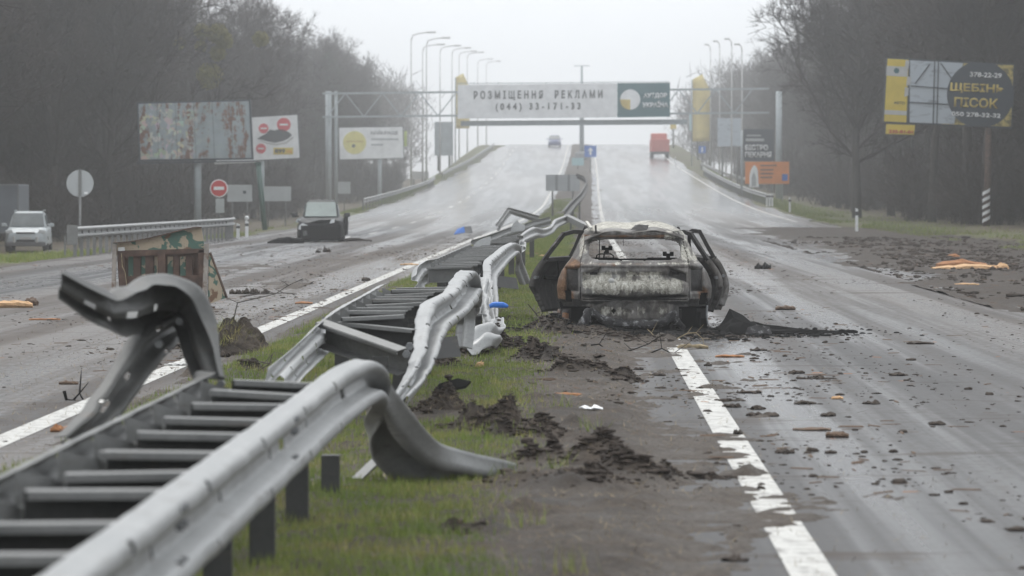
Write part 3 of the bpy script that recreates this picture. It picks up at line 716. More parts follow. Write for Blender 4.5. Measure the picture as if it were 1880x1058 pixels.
# ---- torn rail, peeled up over the nearest length
T = empty('torn_barrier_rail', (-2.2, 19, 0), 0, 'twisted steel rail torn loose and looped high above the nearest barrier on the left', 'guard rail', 'wrecked lengths of median barrier')
nT = [(at(400, 690, 19.0), at(358, 702, 19.15)), (at(390, 640, 19.1), at(338, 658, 19.3)), (at(372, 585, 19.2), at(322, 606, 19.6)), (at(352, 547, 19.15), at(306, 592, 19.8)), (at(322, 526, 18.95), at(296, 602, 19.8)), (at(285, 524, 18.7), at(272, 604, 19.5)), (at(250, 538, 18.4), at(236, 620, 18.9)),
      (at(214, 556, 18.25), at(200, 606, 18.5)), (at(164, 532, 18.1), at(153, 582, 18.3)), (at(115, 504, 18.0), at(107, 550, 18.15))]
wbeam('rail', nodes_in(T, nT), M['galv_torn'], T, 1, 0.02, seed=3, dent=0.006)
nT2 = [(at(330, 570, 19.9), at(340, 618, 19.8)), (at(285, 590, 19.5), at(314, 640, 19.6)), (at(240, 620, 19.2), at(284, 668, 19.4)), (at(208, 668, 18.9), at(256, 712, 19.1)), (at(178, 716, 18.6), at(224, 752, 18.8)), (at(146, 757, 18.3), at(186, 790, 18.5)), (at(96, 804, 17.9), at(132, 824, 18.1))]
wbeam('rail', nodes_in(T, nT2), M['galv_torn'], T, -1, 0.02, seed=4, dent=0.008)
mb = MB()
for q in ((292, 632, 19.2), (330, 590, 19.4), (406, 705, 19.0)):
    p = loc(at(*q), T); MB().lathe([(0, -0.03), (0.022, -0.03), (0.022, 0.03), (0, 0.03)], p, 'y', 6).build('bolt', M['bolt'], T)
# ---- second length
B = empty('median_barrier', (-1.7, 30, 0), 0, 'crumpled second length of barrier, rail kinked upright with slots and two slanting beams', 'crash barrier', 'wrecked lengths of median barrier')
nB = [(at(716, 738, 24.6), at(748, 742, 24.8)), (at(742, 690, 25.8), at(770, 712, 26.0)), (at(758, 645, 26.9), at(782, 680, 27.2)), (at(760, 610, 27.8), at(797, 646, 28.1)), (at(772, 560, 29), at(812, 618, 29.3)), (at(812, 538, 31.5), at(842, 590, 31.8)), (at(836, 503, 33.6), at(858, 568, 34.0)), (at(852, 497, 34.6), at(868, 548, 35.0)), (at(870, 530, 35.1), at(862, 575, 35.4)), (at(873, 585, 35.3), at(852, 600, 35.6)), (at(868, 642, 35.2), at(846, 640, 35.5))]
wbeam('rail', nodes_in(B, nB), M['galv'], B, 1, 0.03, seed=5, slot_gap=1.0, dent=0.006)
nBL = [(at(492, 676, 23.6), at(545, 708, 23.3)), (at(535, 642, 25), at(560, 690, 25)), (at(599, 585, 27.4), at(606, 646, 27.4)), (W(-1.98, 30, .81), W(-2.01, 30, .49)), (W(-2.03, 34, .80), W(-2.06, 34, .48)), (W(-2.07, 37.8, .80), W(-2.1, 37.8, .48))]
wbeam('rail', nodes_in(B, nBL), M['galv'], B, -1, 0.035, seed=6)
for k in range(9):
    y = 36.6 - k * 1.05; x1 = -1.42 + (0.12 if k < 2 else 0)
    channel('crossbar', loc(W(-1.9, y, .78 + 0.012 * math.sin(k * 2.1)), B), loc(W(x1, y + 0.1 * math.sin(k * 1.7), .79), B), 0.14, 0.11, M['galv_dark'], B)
    bracket(-2.02 - B.location.x, -1.90 - B.location.x, y - B.location.y, 0.78, B)
channel('crossbar', loc(at(598, 588, 27.2), B), loc(at(748, 640, 26.6), B), 0.19, 0.10, M['galv_dull'], B, up=(-0.05, -0.25, 1))
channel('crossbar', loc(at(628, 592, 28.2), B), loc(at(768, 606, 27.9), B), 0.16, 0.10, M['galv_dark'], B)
for k in range(5):
    y = 26.2 + k * 2.4
    c_post('post', -1.48 - B.location.x, y - B.location.y, B, 0.66 - 0.1 * (k == 0), (0.05 * (k % 2), 0), z0=0)
    if k: c_post('post', -1.92 - B.location.x, y - B.location.y, B, 0.70, z0=0)
mb = MB()
for q in ((752, 636, 26.4), (746, 650, 26.3)):
    MB().lathe([(0, -0.03), (0.03, -0.03), (0.03, 0.03), (0, 0.03)], loc(at(*q), B), 'y', 6).build('bolt', M['bolt'], B)
# base pieces behind the kinked rail
mb = MB(); mb.bar(loc(at(798, 640, 34), B), loc(at(842, 636, 34.4), B), 0.20, 0.01, up=(0, -1, 0.1)); mb.build('torn_plate', M['galv_dark'], B)
# ---- crushed rail end lying between second and third length
S = empty('crushed_rail_end', (-1.2, 40, 0), 0, 'short crushed bright rail end flattened on the grass beside the blue scrap', 'guard rail', 'wrecked lengths of median barrier')
nS = [(at(884, 500, 43.5), at(905, 515, 43.6)), (at(880, 545, 42.4), at(903, 552, 42.6)), (at(884, 575, 41.3), at(907, 574, 41.8)), (at(888, 588, 40.5), at(922, 586, 41.2)), (at(886, 604, 40.0), at(928, 601, 40.6)), (at(893, 618, 39.6), at(912, 617, 40.2))]
wbeam('rail', nodes_in(S, nS), M['galv'], S, 1, 0.03, seed=8, dent=0.02, flat=0.7, slots=False)
nS2 = [(at(912, 612, 39.0), at(910, 640, 38.0)), (at(893, 606, 38.6), at(895, 640, 37.6)), (at(876, 618, 38.2), at(880, 645, 37.4)), (at(864, 640, 37.9), at(866, 652, 37.3))]
wbeam('rail', nodes_in(S, nS2), M['galv'], S, -1, 0.03, seed=9, dent=0.015, slots=False)
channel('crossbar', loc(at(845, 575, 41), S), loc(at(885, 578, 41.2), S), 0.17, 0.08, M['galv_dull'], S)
# ---- third length
C3 = empty('median_barrier', (-1.7, 56, 0), 0, 'third length of barrier with many crossbars, right rail folded down like an inverted V', 'crash barrier', 'wrecked lengths of median barrier')
nC = [(at(896, 580, 46.3), at(910, 590, 46.5)), (at(889, 530, 47.6), at(906, 556, 47.9)), (at(887, 483, 49.6), at(904, 521, 49.8)), (at(905, 466, 53), at(917, 500, 53.2)), (at(921, 453, 57), at(930, 483, 57.2)), (at(938, 446, 62), at(946, 470, 62.2)), (at(949, 452, 63.6), at(947, 480, 63.8)), (at(958, 485, 64.2), at(946, 500, 64)), (at(973, 520, 64.4), at(955, 524, 64.2))]
wbeam('rail', nodes_in(C3, nC), M['galv'], C3, 1, 0.04, seed=11, slot_gap=0.9)
nCL = [(at(764, 505, 46.2), at(770, 534, 46.0)), (at(768, 490, 47.4), at(780, 530, 47.2)), (W(-2.12, 48.8, .83), W(-2.14, 48.8, .50)), (W(-2.1, 52, .80), W(-2.12, 52, .48)), (W(-2.08, 60, .80), W(-2.1, 60, .48)), (W(-2.07, 67, .80), W(-2.09, 67, .48))]
wbeam('rail', nodes_in(C3, nCL), M['galv'], C3, -1, 0.05, seed=12)
for k in range(17):
    y = 48.6 + k * 1.1
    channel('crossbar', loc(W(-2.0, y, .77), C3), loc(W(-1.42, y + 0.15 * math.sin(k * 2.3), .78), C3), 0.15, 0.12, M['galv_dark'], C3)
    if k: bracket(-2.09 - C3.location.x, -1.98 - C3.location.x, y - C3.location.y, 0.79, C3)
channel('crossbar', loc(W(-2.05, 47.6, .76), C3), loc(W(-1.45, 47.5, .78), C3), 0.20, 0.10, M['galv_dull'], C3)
for k in range(7):
    y = 49.5 + k * 2.6
    c_post('post', -1.48 - C3.location.x, y - C3.location.y, C3, 0.70, z0=0)
    c_post('post', -1.95 - C3.location.x, y - C3.location.y, C3, 0.70, z0=0)
mb = MB(); mb.bar(loc(at(908, 516, 60), C3), loc(at(950, 521, 61), C3), 0.20, 0.01, up=(0, -1, 0.15)); mb.build('torn_plate', M['galv_dark'], C3)
mb = MB(); mb.prism([(0, 0), (0.34, 0.02), (0.33, 0.24), (0.18, 0.20), (0.07, 0.13)], 0.006, loc(at(866, 457, 66), C3), ex=(1, 0.2, 0), ey=(0.1, 0.3, 1)); mb.build('torn_plate', M['galv'], C3)
# ---- fourth length and what is torn from it
D = empty('median_barrier', (-1.5, 85, 0), 0, 'far length of barrier beyond the burnt car, rails zigzagging and splayed apart', 'crash barrier', 'wrecked lengths of median barrier')
nD = [(at(950, 432, 70), at(957, 465, 69)), (at(951, 436, 71), at(960, 447, 71)), (at(965, 424, 77), at(975, 440, 77)), (at(979, 417, 82), at(985, 436, 82)), (at(995, 420, 85), at(996, 437, 85)), (at(1010, 415, 90), at(1012, 430, 90)), (at(1017, 404, 97), at(1022, 420, 97)), (at(1037, 396, 105), at(1041, 410, 105))]
wbeam('rail', nodes_in(D, nD), M['galv'], D, 1, 0.06, seed=13)
nDL = [(W(-2.06, 69, .86), W(-2.08, 69, .54)), (at(900, 431, 76), at(902, 458, 76)), (at(936, 418, 88), at(938, 441, 88)), (at(958, 413, 95), at(960, 433, 95)), (at(985, 404, 108), at(987, 421, 108)), (at(1012, 398, 118), at(1014, 413, 118))]
wbeam('rail', nodes_in(D, nDL), M['galv_dull'], D, -1, 0.06, seed=14)
for k in range(12):
    y = 70.5 + k * 2.0; xl = -2.0 + k * 0.06; xr = -1.38 + k * 0.035
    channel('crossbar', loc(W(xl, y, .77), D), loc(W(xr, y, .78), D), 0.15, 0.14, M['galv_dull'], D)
for k in range(3):
    y = 73 + k * 9.0
    c_post('post', -1.45 + k * 0.08 - D.location.x, y - D.location.y, D, 0.72, z0=0)
mb = MB(); mb.prism([(-0.18, -0.03), (0.17, 0.0), (0.18, 0.14), (0.03, 0.19), (-0.03, 0.26), (-0.13, 0.18)], 0.008, loc(at(950, 424, 87), D), ex=(1, 0.3, 0), ey=(0.1, 0.2, 1)); mb.build('torn_plate', M['galv'], D)
mb = MB(); mb.bar(loc(at(1040, 399, 106), D), loc(at(1082, 420, 92), D), 0.14, 0.16); mb.build('bent_beam', M['galv_dull'], D)
D2 = empty('torn_barrier_rail', (-2.4, 118, 0), 0, 'torn rail bent into a hook over the left lane line, far along the barrier', 'guard rail', 'wrecked lengths of median barrier')
nD2 = [(at(912, 410, 112), at(917, 424, 112)), (at(921, 398, 113), at(928, 406, 113)), (at(932, 382, 114), at(938, 395, 114)), (at(938, 382, 116), at(942, 394, 116)), (at(960, 388, 120), at(962, 401, 120)), (at(992, 397, 126), at(992, 410, 126))]
wbeam('rail', nodes_in(D2, nD2), M['galv_dull'], D2, -1, 0.06, seed=15)
D3 = empty('torn_barrier_rail', (-0.5, 170, 0.2), 0, 'long rail sweeping up to the road sign and curling over its right end', 'guard rail', 'wrecked lengths of median barrier')
nD3 = [(at(1030, 390, 130), at(1044, 401, 130)), (at(1045, 372, 155), at(1056, 383, 155)), (at(1062, 356, 180), at(1070, 366, 180)), (at(1072, 343, 192), at(1078, 350, 192)), (at(1076, 332, 197), at(1077, 341, 197)), (at(1071, 324, 199), at(1069, 333, 199)), (at(1056, 318, 200), at(1058, 327, 200))]
wbeam('rail', nodes_in(D3, nD3), M['galv_dark'], D3, 1, 0.08, seed=16, slots=False)
mb = MB()
for (px, py, Y) in ((1048, 372, 160), (1064, 356, 182)):
    p = at(px, py, Y); mb.bar(loc((p.x, p.y, float(road_z(Y)) - 0.1), D3), loc(p, D3), 0.11, 0.08)
mb.build('post', M['galv_dark'], D3)
# ------------------------------------------------------------------ the burnt-out car
k = NT('burnt_steel_zones'); c = k.co(); cd = k.co((1, 1, 0.4))
big = k.noise(c, 2.3, 6, 0.64, 0.7); med = k.noise(cd, 7.5, 6, 0.68, 0.5); fin = k.noise(c, 48, 4, 0.65); drip = k.noise(k.co((1, 1, 0.22)), 17, 6, 0.7, 0.8)
col = k.ramp(med, [(0.28, (0.030, 0.027, 0.025)), (0.50, (0.105, 0.096, 0.088)), (0.72, (0.27, 0.255, 0.24))])
col = k.mix(k.rng(big, 0.42, 0.62, 0, 0.65), col, k.ramp(drip, [(0.35, (0.15, 0.15, 0.15)), (0.65, (0.34, 0.335, 0.325))]))
rf = k.rng(k.math('ADD', k.math('MULTIPLY', big, 0.55), k.attr('rust')), 0.62, 0.86)
col = k.mix(rf, col, k.ramp(k.math('ADD', k.math('MULTIPLY', fin, 0.4), k.math('MULTIPLY', med, 0.6)), [(0.34, (0.035, 0.020, 0.013)), (0.52, (0.135, 0.068, 0.032)), (0.68, (0.30, 0.19, 0.115))]))
af = k.rng(k.math('ADD', k.math('ADD', k.math('MULTIPLY', drip, 0.35), k.math('MULTIPLY', med, 0.35)), k.attr('ash')), 0.68, 0.84)
col = k.mix(af, col, k.ramp(k.math('ADD', k.math('MULTIPLY', drip, 0.6), k.math('MULTIPLY', fin, 0.4)), [(0.38, (0.15, 0.142, 0.12)), (0.50, (0.36, 0.345, 0.30)), (0.64, (0.70, 0.69, 0.64))]))
sf = k.rng(k.math('ADD', k.math('ADD', k.math('MULTIPLY', drip, 0.25), k.math('MULTIPLY', big, 0.35)), k.attr('soot')), 0.66, 0.92, 0, 0.95)
col = k.mix(sf, col, k.ramp(fin, [(0.35, (0.010, 0.0098, 0.0095)), (0.7, (0.040, 0.038, 0.037))]))
k.bump(k.math('ADD', med, k.math('MULTIPLY', fin, 0.5)), 0.4, 0.02)
M['zones'] = k.out(col, k.rng(med, 0.2, 0.8, 0.5, 0.85), 0.1, 0.25)

SUV = empty('burnt_car', (0.65, 45.2, 0.0), 0, 'burnt-out rusty SUV shell with open doors, standing on the road edge line', 'car wreck')
WZ = [(0.05, 0.70), (0.20, 0.88), (0.30, 0.925), (0.40, 0.965), (0.55, 0.978), (0.65, 0.957), (0.75, 0.915), (0.82, 0.868), (0.90, 0.80), (1.00, 0.745), (1.10, 0.70), (1.20, 0.655), (1.26, 0.615), (1.32, 0.55), (1.40, 0.40)]
def w_of(z): return np.interp(z, [a for a, b in WZ], [b for a, b in WZ])
YP = [(0.05, 0.16), (0.25, 0.12), (0.36, 0.08), (0.40, 0.045), (0.47, 0.015), (0.60, 0.0), (0.70, 0.012), (0.80, 0.03), (0.84, 0.022), (0.88, 0.05), (0.95, 0.10), (1.05, 0.19), (1.17, 0.31), (1.20, 0.27), (1.25, 0.25), (1.27, 0.34), (1.30, 0.40)]
def y_rear(x, z):
    q = np.clip(np.abs(x) / w_of(z), 0, 1)
    return np.interp(z, [a for a, b in YP], [b for a, b in YP]) + 0.36 * q ** 7 + 0.05 * q ** 2
def bx(x, z, x0, x1, z0, z1, s=0.015):
    return sm(x0 - s, x0 + s, x) * (1 - sm(x1 - s, x1 + s, x)) * sm(z0 - s, z0 + s, z) * (1 - sm(z1 - s, z1 + s, z))
U = lambda u: (940 + u / 4.068 - 1165) / 146.0
Vz = lambda v: (610 - (380 + v / 4.068)) / 146.0
def masked_grid(name, P, mask, material, parent, attrs=None, thick=0.012, off=0):
    """P (m,n,3) points, mask (m-1,n-1) of the faces to keep"""
    m, n = P.shape[:2]
    ii, jj = np.nonzero(mask)
    a = ii * n + jj; F = np.stack([a, a + 1, a + n + 1, a + n], 1)
    used = np.unique(F); remap = np.full(m * n, -1); remap[used] = np.arange(len(used))
    at_ = {kk: np.broadcast_to(v, (m, n)).reshape(-1)[used] for kk, v in attrs.items()} if attrs else None
    o = np_mesh(name, P.reshape(-1, 3)[used], remap[F], material, parent, True, at_)
    if thick:
        md = o.modifiers.new('thickness', 'SOLIDIFY'); md.thickness = thick; md.offset = off
    return o
# rear end: one height field over (x, z), split into the tailgate and the fixed body
xs = np.linspace(-1.0, 1.0, 222); zs = np.linspace(0.08, 1.275, 132)
Xc, Zc = np.meshgrid(xs, zs)
Xn = np.clip(Xc, -w_of(Zc), w_of(Zc))
seam = np.interp(Zc, [0.4, 0.9, 1.2], [0.685, 0.675, 0.60])
Yn = y_rear(Xn, Zc)
mir = lambda f: np.maximum(f(Xn), f(-Xn))
lamp = mir(lambda x: bx(x, Zc, 0.70, 0.865 - 0.0, 0.50, 0.80, 0.02)); Yn = Yn + 0.10 * lamp
lampT = mir(lambda x: bx(x, Zc + (x - 0.5) * 0.35, 0.43, 0.655, 0.675, 0.79, 0.02)); Yn = Yn + 0.07 * lampT
plate = bx(Xn, Zc, -0.40, 0.48, 0.63, 0.745, 0.03); Yn = Yn + 0.045 * plate
swell = np.exp(-((Zc - 0.545) / 0.075) ** 2) * (1 - sm(0.45, 0.66, np.abs(Xn))); Yn = Yn - 0.045 * swell
under = np.exp(-((Zc - (0.425 + 0.06 * Xn ** 2)) / 0.022) ** 2) * (1 - sm(0.6, 0.69, np.abs(Xn))); Yn = Yn + 0.09 * under
ridge = np.exp(-((Zc - 0.832) / 0.014) ** 2); Yn = Yn - 0.018 * ridge
quarter = sm(0.70, 0.74, np.abs(Xn)) * (1 - sm(0.58, 0.62, Zc)) * sm(0.3, 0.36, Zc); Yn = Yn + 0.02 * np.sin(Zc * 40) * quarter * 0.3
cup = mir(lambda x: np.exp(-((x - 0.86) / 0.075) ** 2 - ((Zc - 0.46) / 0.12) ** 2)); Yn = Yn + 0.05 * cup
dent = (fbm(Xn * 4 + 5, Zc * 5, 201, 4) - 0.5) * 0.030 + (fbm(Xn * 14 + 5, Zc * 11, 203, 3) - 0.5) * 0.016
Yn = Yn + dent
Xw = Xn + (fbm(Zc * 5, Zc * 0 + 3, 207, 2) - 0.5) * 0.012
P = np.stack([Xw, Yn, Zc], 2)
cxm = (Xc[:-1, :-1] + Xc[1:, 1:]) / 2; czm = (Zc[:-1, :-1] + Zc[1:, 1:]) / 2
inside = np.abs(cxm) < w_of(czm) + 0.008
glass = (np.abs(cxm - 0.005) / (0.582 - 0.10 * np.clip(czm - 1.03, 0, 1))) ** 4.5 + (np.abs(czm - 1.030) / 0.137) ** 4.5 < 1
sm_ = np.interp(czm, [0.4, 0.9, 1.2], [0.685, 0.675, 0.60])
tail = (np.abs(cxm) < sm_ - 0.006) & (czm > 0.415) & (czm < 1.215)
gap = (np.abs(np.abs(cxm) - sm_) < 0.006) & (czm > 0.40) & (czm < 1.21)
gap |= (czm > 0.398) & (czm < 0.415) & (np.abs(cxm) < 0.66)
vent = ((np.abs(cxm + 0.838 + (czm - 0.5) * 0.10) < 0.042) & (czm > 0.372) & (czm < 0.522)) | ((np.abs(cxm - 0.872 + (czm - 0.45) * -0.12) < 0.05) & (czm > 0.335) & (czm < 0.495))
hole = ((np.abs(cxm + 0.262) + np.abs(czm - 0.262) * 0.8) < 0.034) | ((np.abs(np.abs(cxm) - 0.52) < 0.05) & (np.abs(czm - 0.735) < 0.018))
bot_edge = np.where(np.abs(cxm) > 0.56, 0.315 + 0.05 * (np.abs(cxm) - 0.56) * 0, 0.115)
lowcut = czm < bot_edge
arch = (np.abs(cxm) > 0.56) & (czm < 0.315)
body_mask = inside & ~glass & ~tail & ~gap & ~vent & ~hole & ~lowcut & ~arch & (czm < 1.262)
tail_mask = inside & ~glass & tail & ~hole
nz = fbm(Xn * 3, Zc * 3, 211, 4)
leftness = sm(0.3, -0.2, Xn)
rust = 0.55 * sm(0.60, 0.80, -Xn) * (1 - sm(0.84, 0.95, Zc)) * sm(0.3, 0.36, Zc) + 0.30 * sm(0.60, 0.80, -Xn) * sm(0.84, 0.9, Zc) + 0.38 * np.exp(-((Zc - 0.85) / 0.05) ** 2) * (1 - sm(0.1, 0.5, Xn)) + 0.52 * np.exp(-((Zc - 1.205) / 0.035) ** 2) * (1 - sm(0.4, 0.62, Xn)) + 0.5 * cup + 0.35 * plate * leftness * 0.8 + 0.30 * sm(0.7, 0.8, Xn) * np.exp(-((Zc - 0.52) / 0.12) ** 2)
ash = 0.27 * bx(Xn, Zc, -0.65, 0.65, 0.46, 0.80, 0.04) + 0.22 * bx(Xn, Zc, -0.55, 0.5, 0.17, 0.35, 0.04) + 0.12 * bx(Xn, Zc, -0.69, 0.69, 0.80, 1.2, 0.03) + 0.40 * np.exp(-((Zc - 0.590 - 0.015 * np.sin(Xn * 9)) / 0.10) ** 2) * (1 - sm(0.52, 0.66, np.abs(Xn + 0.0))) + 0.42 * bx(Xn, Zc, -0.66, -0.30, 0.56, 0.74, 0.04) + 0.50 * sm(0.50, 0.66, Xn) * sm(0.86, 0.92, Zc) + 0.15 * bx(Xn, Zc, -0.45, 0.40, 0.20, 0.33, 0.06) + 0.40 * sm(1.14, 1.2, Zc) * sm(0.0, 0.5, Xn) + 0.30 * np.exp(-((Zc - 0.86) / 0.02) ** 2) + 0.28 * sm(0.5, 0.66, -Xn) * sm(0.86, 0.95, Zc) + 0.32 * bx(Xn, Zc, -0.1, 0.3, 0.70, 0.76, 0.02)
soot = 0.75 * lamp + 0.62 * lampT + 0.80 * under + 0.45 * np.exp(-((Zc - 0.475) / 0.035) ** 2) * (1 - sm(0.5, 0.68, np.abs(Xn))) + 0.40 * sm(0.66, 0.72, np.abs(Xn)) * (1 - sm(0.40, 0.5, Zc)) * (1 - 0.4 * leftness) + 0.5 * (1 - sm(0.36, 0.40, Zc)) * sm(0.30, 0.5, np.abs(Xn)) + 0.30 * plate * (1 - leftness) + 0.45 * np.exp(-((Zc - 0.39) / 0.03) ** 2) + 0.3 * bx(Xn, Zc, 0.3, 0.7, 0.5, 0.8, 0.1) - 0.35 * np.clip(ash, 0, 1) * 0.5
rag = fbm(Xn * 9 + 3, Zc * 5, 221, 4, 0.65); rag2 = fbm(Xn * 22, Zc * 4, 223, 3, 0.6)
ash = ash * (0.35 + 1.3 * rag) + 0.40 * (rag2 - 0.5) * np.clip(ash * 3, 0, 1); soot = soot * (0.6 + 0.8 * rag) + 0.5 * (1 - sm(0.17, 0.21, Zc)); rust = rust * (0.55 + 0.9 * fbm(Xn * 6 + 9, Zc * 6, 225, 4))
A_ = {'rust': rust, 'ash': ash, 'soot': soot}
masked_grid('body_shell', P, body_mask, M['zones'], SUV, A_)
TG = masked_grid('tailgate', P + np.array([0, -0.012, 0]), tail_mask, M['zones'], SUV, A_, 0.014)
# emblem disc and latch on the tailgate
mb = MB().lathe([(0.0, 0.012), (0.04, 0.014), (0.046, 0.03), (0.0, 0.03)], (U(905), 0.025, Vz(518)), 'y', 18); mb.build('badge_disc', M['burnt_dark'], TG, True)
mb = MB().lathe([(0.0, -0.03), (0.034, -0.025), (0.038, 0.0), (0.0, 0.0)], (U(742), 0.0, Vz(553)), 'y', 14); mb.build('lock_boss', M['white_dirty'], TG, True)
# sides: height field over (y, z)
def side(sgn, doors_open, name='side_panel'):
    ys = np.linspace(0.0, 4.15, 150); zz = np.linspace(0.20, 1.30, 74)
    Yg, Zg = np.meshgrid(ys, zz)
    ye = np.interp(Zg, [a for a, b in YP], [b for a, b in YP]) + 0.36 + 0.04
    Yq = ye + (4.15 - ye) * (Yg / 4.15)
    tap = 1 - 0.03 * sm(0.0, 0.6, 0.9 - Yq) - 0.16 * sm(3.3, 4.2, Yq)
    X = sgn * (w_of(Zg) * tap + (fbm(Yq * 3, Zg * 4, 300 + int(sgn), 3) - 0.5) * 0.02)
    P = np.stack([X, Yq, Zg], 2)
    y, z = (Yq[:-1, :-1] + Yq[1:, 1:]) / 2, (Zg[:-1, :-1] + Zg[1:, 1:]) / 2
    hoodz = np.interp(y, [2.6, 3.25, 4.2], [1.25, 0.82, 0.70])
    keep = (z < hoodz + 0.02)
    for wy in (0.95, 3.5): keep &= ~(((y - wy) ** 2 + (z - 0.25) ** 2) < 0.36 ** 2)
    rd = (y > 1.22 + 0.25 * sm(0.6, 0.2, z)) & (y < 2.12) & (z > 0.26) & (z < 1.24)
    fd = (y > 2.22) & (y < 3.2) & (z > 0.26) & (z < 1.24)
    win_r = (y > 1.25) & (y < 2.08) & (z > 0.88) & (z < 1.21); win_f = (y > 2.26) & (y < 3.25) & (z > 0.88) & (z < 1.21)
    win_q = (y > 0.72) & (y < 1.12) & (z > 0.93) & (z < 1.14)
    keep &= ~win_q
    keep &= ~rd
    keep &= ~(fd if 'front' in doors_open else win_f)
    keep &= ~((y > 2.6) & (z > hoodz))
    rs = 0.40 * sm(0.95, 0.7, Yq) * (1 if sgn < 0 else 0.5) + 0.1; so = 0.25 + 0.3 * sm(0.5, 0.25, Zg)
    masked_grid(name, P, keep, M['zones'], SUV, {'rust': rs, 'ash': 0.1 + 0 * rs, 'soot': so}, 0.014)
side(-1, ('rear',)); side(1, ('rear', 'front'))
# roof and bonnet
xr = np.linspace(-1, 1, 60); yr = np.linspace(0, 1, 70)
Xr, Yr = np.meshgrid(xr, yr)
Yq = 0.30 + 2.40 * Yr
zt = np.interp(Yq, [0.3, 0.45, 0.8, 1.4, 2.2, 2.7], [1.262, 1.285, 1.330, 1.372, 1.375, 1.34])
Zr = zt - 0.115 * np.abs(Xr) ** 3.6 + (fbm(Xr * 2.5, Yq * 2, 401, 4) - 0.5) * 0.05 - 0.025 * np.exp(-((Xr + 0.1) / 0.3) ** 2)
Pr = np.stack([Xr * (0.63 - 0.02 * Yr), Yq - 0.06 * (1 - Yr) * (1 - Xr ** 2), Zr], 2)
roof = masked_grid('roof', Pr, np.ones((69, 59), bool), M['zones'], SUV, {'rust': 0.15 * sm(0.25, 0, Yr), 'ash': 0.48 * sm(0.02, 0.15, Yr) + 0.12 * (fbm(Xr * 3, Yr * 12, 409, 3) - 0.5) * 2, 'soot': 0.05 + 0.25 * sm(0.55, 0.8, fbm(Xr * 4 + 7, Yr * 7, 411, 3))}, 0.016)
mb = MB().bar((0.525, 0.35, 1.335), (0.66, 1.05, 1.325), 0.07, 0.022).bar((0.53, 0.36, 1.30), (0.53, 0.36, 1.335), 0.03, 0.02); mb.build('roof_rail', M['white_dirty'], SUV)
mb = MB().bar((-0.545, 0.33, 1.30), (-0.60, 2.3, 1.365), 0.035, 0.03); mb.build('roof_rail', M['burnt_roof'], SUV)
mb = MB().bar((U(628), 0.30, 1.255), (U(625), 0.34, 1.335), 0.02, 0.04); mb.build('roof_bracket', M['burnt_dark'], SUV)
mb = MB()
mb.add([(-.05, 0.28, 1.285), (.16, 0.29, 1.28), (.19, .5, 1.34), (.02, .48, 1.345), (.07, .38, 1.352)], [(0, 1, 4), (1, 2, 4), (2, 3, 4), (3, 0, 4)])
mb.build('roof_tear', M['burnt_dark'], SUV)
Yq = 3.22 + 0.95 * Yr; zt = np.interp(Yq, [3.2, 3.6, 4.0, 4.2], [0.79, 0.78, 0.74, 0.66])
Pb = np.stack([Xr * 0.78, Yq, zt - 0.06 * np.abs(Xr) ** 4 + (fbm(Xr * 2, Yq * 2, 431, 4) - 0.5) * 0.07], 2)
masked_grid('bonnet', Pb, np.ones((69, 59), bool), M['zones'], SUV, {'rust': 0.4 + 0 * Yr, 'ash': 0.1 + 0 * Yr, 'soot': 0.2 + 0 * Yr})
mb = MB()
for s in (-1, 1):
    p = MB().tube([(s * 0.60, 2.62, 1.29), (s * 0.70, 3.0, 1.08), (s * 0.76, 3.28, 0.80)], 0.035, 8); p.build('windscreen_pillar', M['burnt_dark'], SUV, True)
    p = MB().bar((s * 0.945, 2.17, 0.25), (s * 0.83, 2.17, 0.86), 0.06, 0.10, up=(0, 1, 0)).bar((s * 0.83, 2.17, 0.85), (s * 0.64, 2.14, 1.25), 0.05, 0.09, up=(0, 1, 0)); p.build('door_pillar', M['burnt_dark'], SUV)
    p = MB().bar((s * 0.86, 0.4, 0.22), (s * 0.86, 3.9, 0.22), 0.12, 0.12); p.build('sill', M['burnt_dark'], SUV)
# floor, bulkhead, cabin remains
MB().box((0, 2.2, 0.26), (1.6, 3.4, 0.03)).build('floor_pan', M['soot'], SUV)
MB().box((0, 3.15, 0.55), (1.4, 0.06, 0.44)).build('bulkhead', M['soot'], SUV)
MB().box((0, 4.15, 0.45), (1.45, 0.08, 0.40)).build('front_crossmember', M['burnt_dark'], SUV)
def seat(y, x0, x1, top, heads):
    st = MB()
    st.tube([(x0, y, 0.40), (x0, y - 0.06, top - 0.03), (x0 + 0.05, y - 0.07, top), (x1 - 0.05, y - 0.07, top), (x1, y - 0.06, top - 0.03), (x1, y, 0.40)], 0.013, 6)
    st.bar((x0, y - 0.03, 0.6), (x1, y - 0.03, 0.6), 0.02); st.bar((x0, y, 0.42), (x1, y + 0.45, 0.40), 0.02); st.bar((x0, y, 0.42), (x0, y + 0.5, 0.40), 0.02); st.bar((x1, y, 0.42), (x1, y + 0.5, 0.40), 0.02)
    s = st.build('seat_frame', M['soot'], SUV)
    for hx, loop in heads:
        h = MB(); z = top
        if loop: h.tube([(hx - 0.14, y - 0.07, z), (hx - 0.13, y - 0.07, z + 0.055), (hx - 0.09, y - 0.07, z + 0.07), (hx + 0.05, y - 0.07, z + 0.07), (hx + 0.08, y - 0.07, z + 0.05), (hx + 0.085, y - 0.07, z)], 0.009, 6)
        h.build('headrest_hoop', M['soot'], s) if loop else None
        g = MB(); zz = z + (0.105 if loop else 0.03)
        g.box((hx, y - 0.07, zz + 0.03), (0.14, 0.05, 0.035)).box((hx - 0.045, y - 0.07, zz + 0.055), (0.05, 0.05, 0.03)).box((hx + 0.045, y - 0.07, zz + 0.053), (0.05, 0.05, 0.03)).box((hx, y - 0.07, zz - 0.005), (0.05, 0.05, 0.04))
        g.build('headrest_bracket', M['soot'], s)
seat(1.25, -0.58, 0.585, 0.893, [(U(714), True), (U(1183), False)])
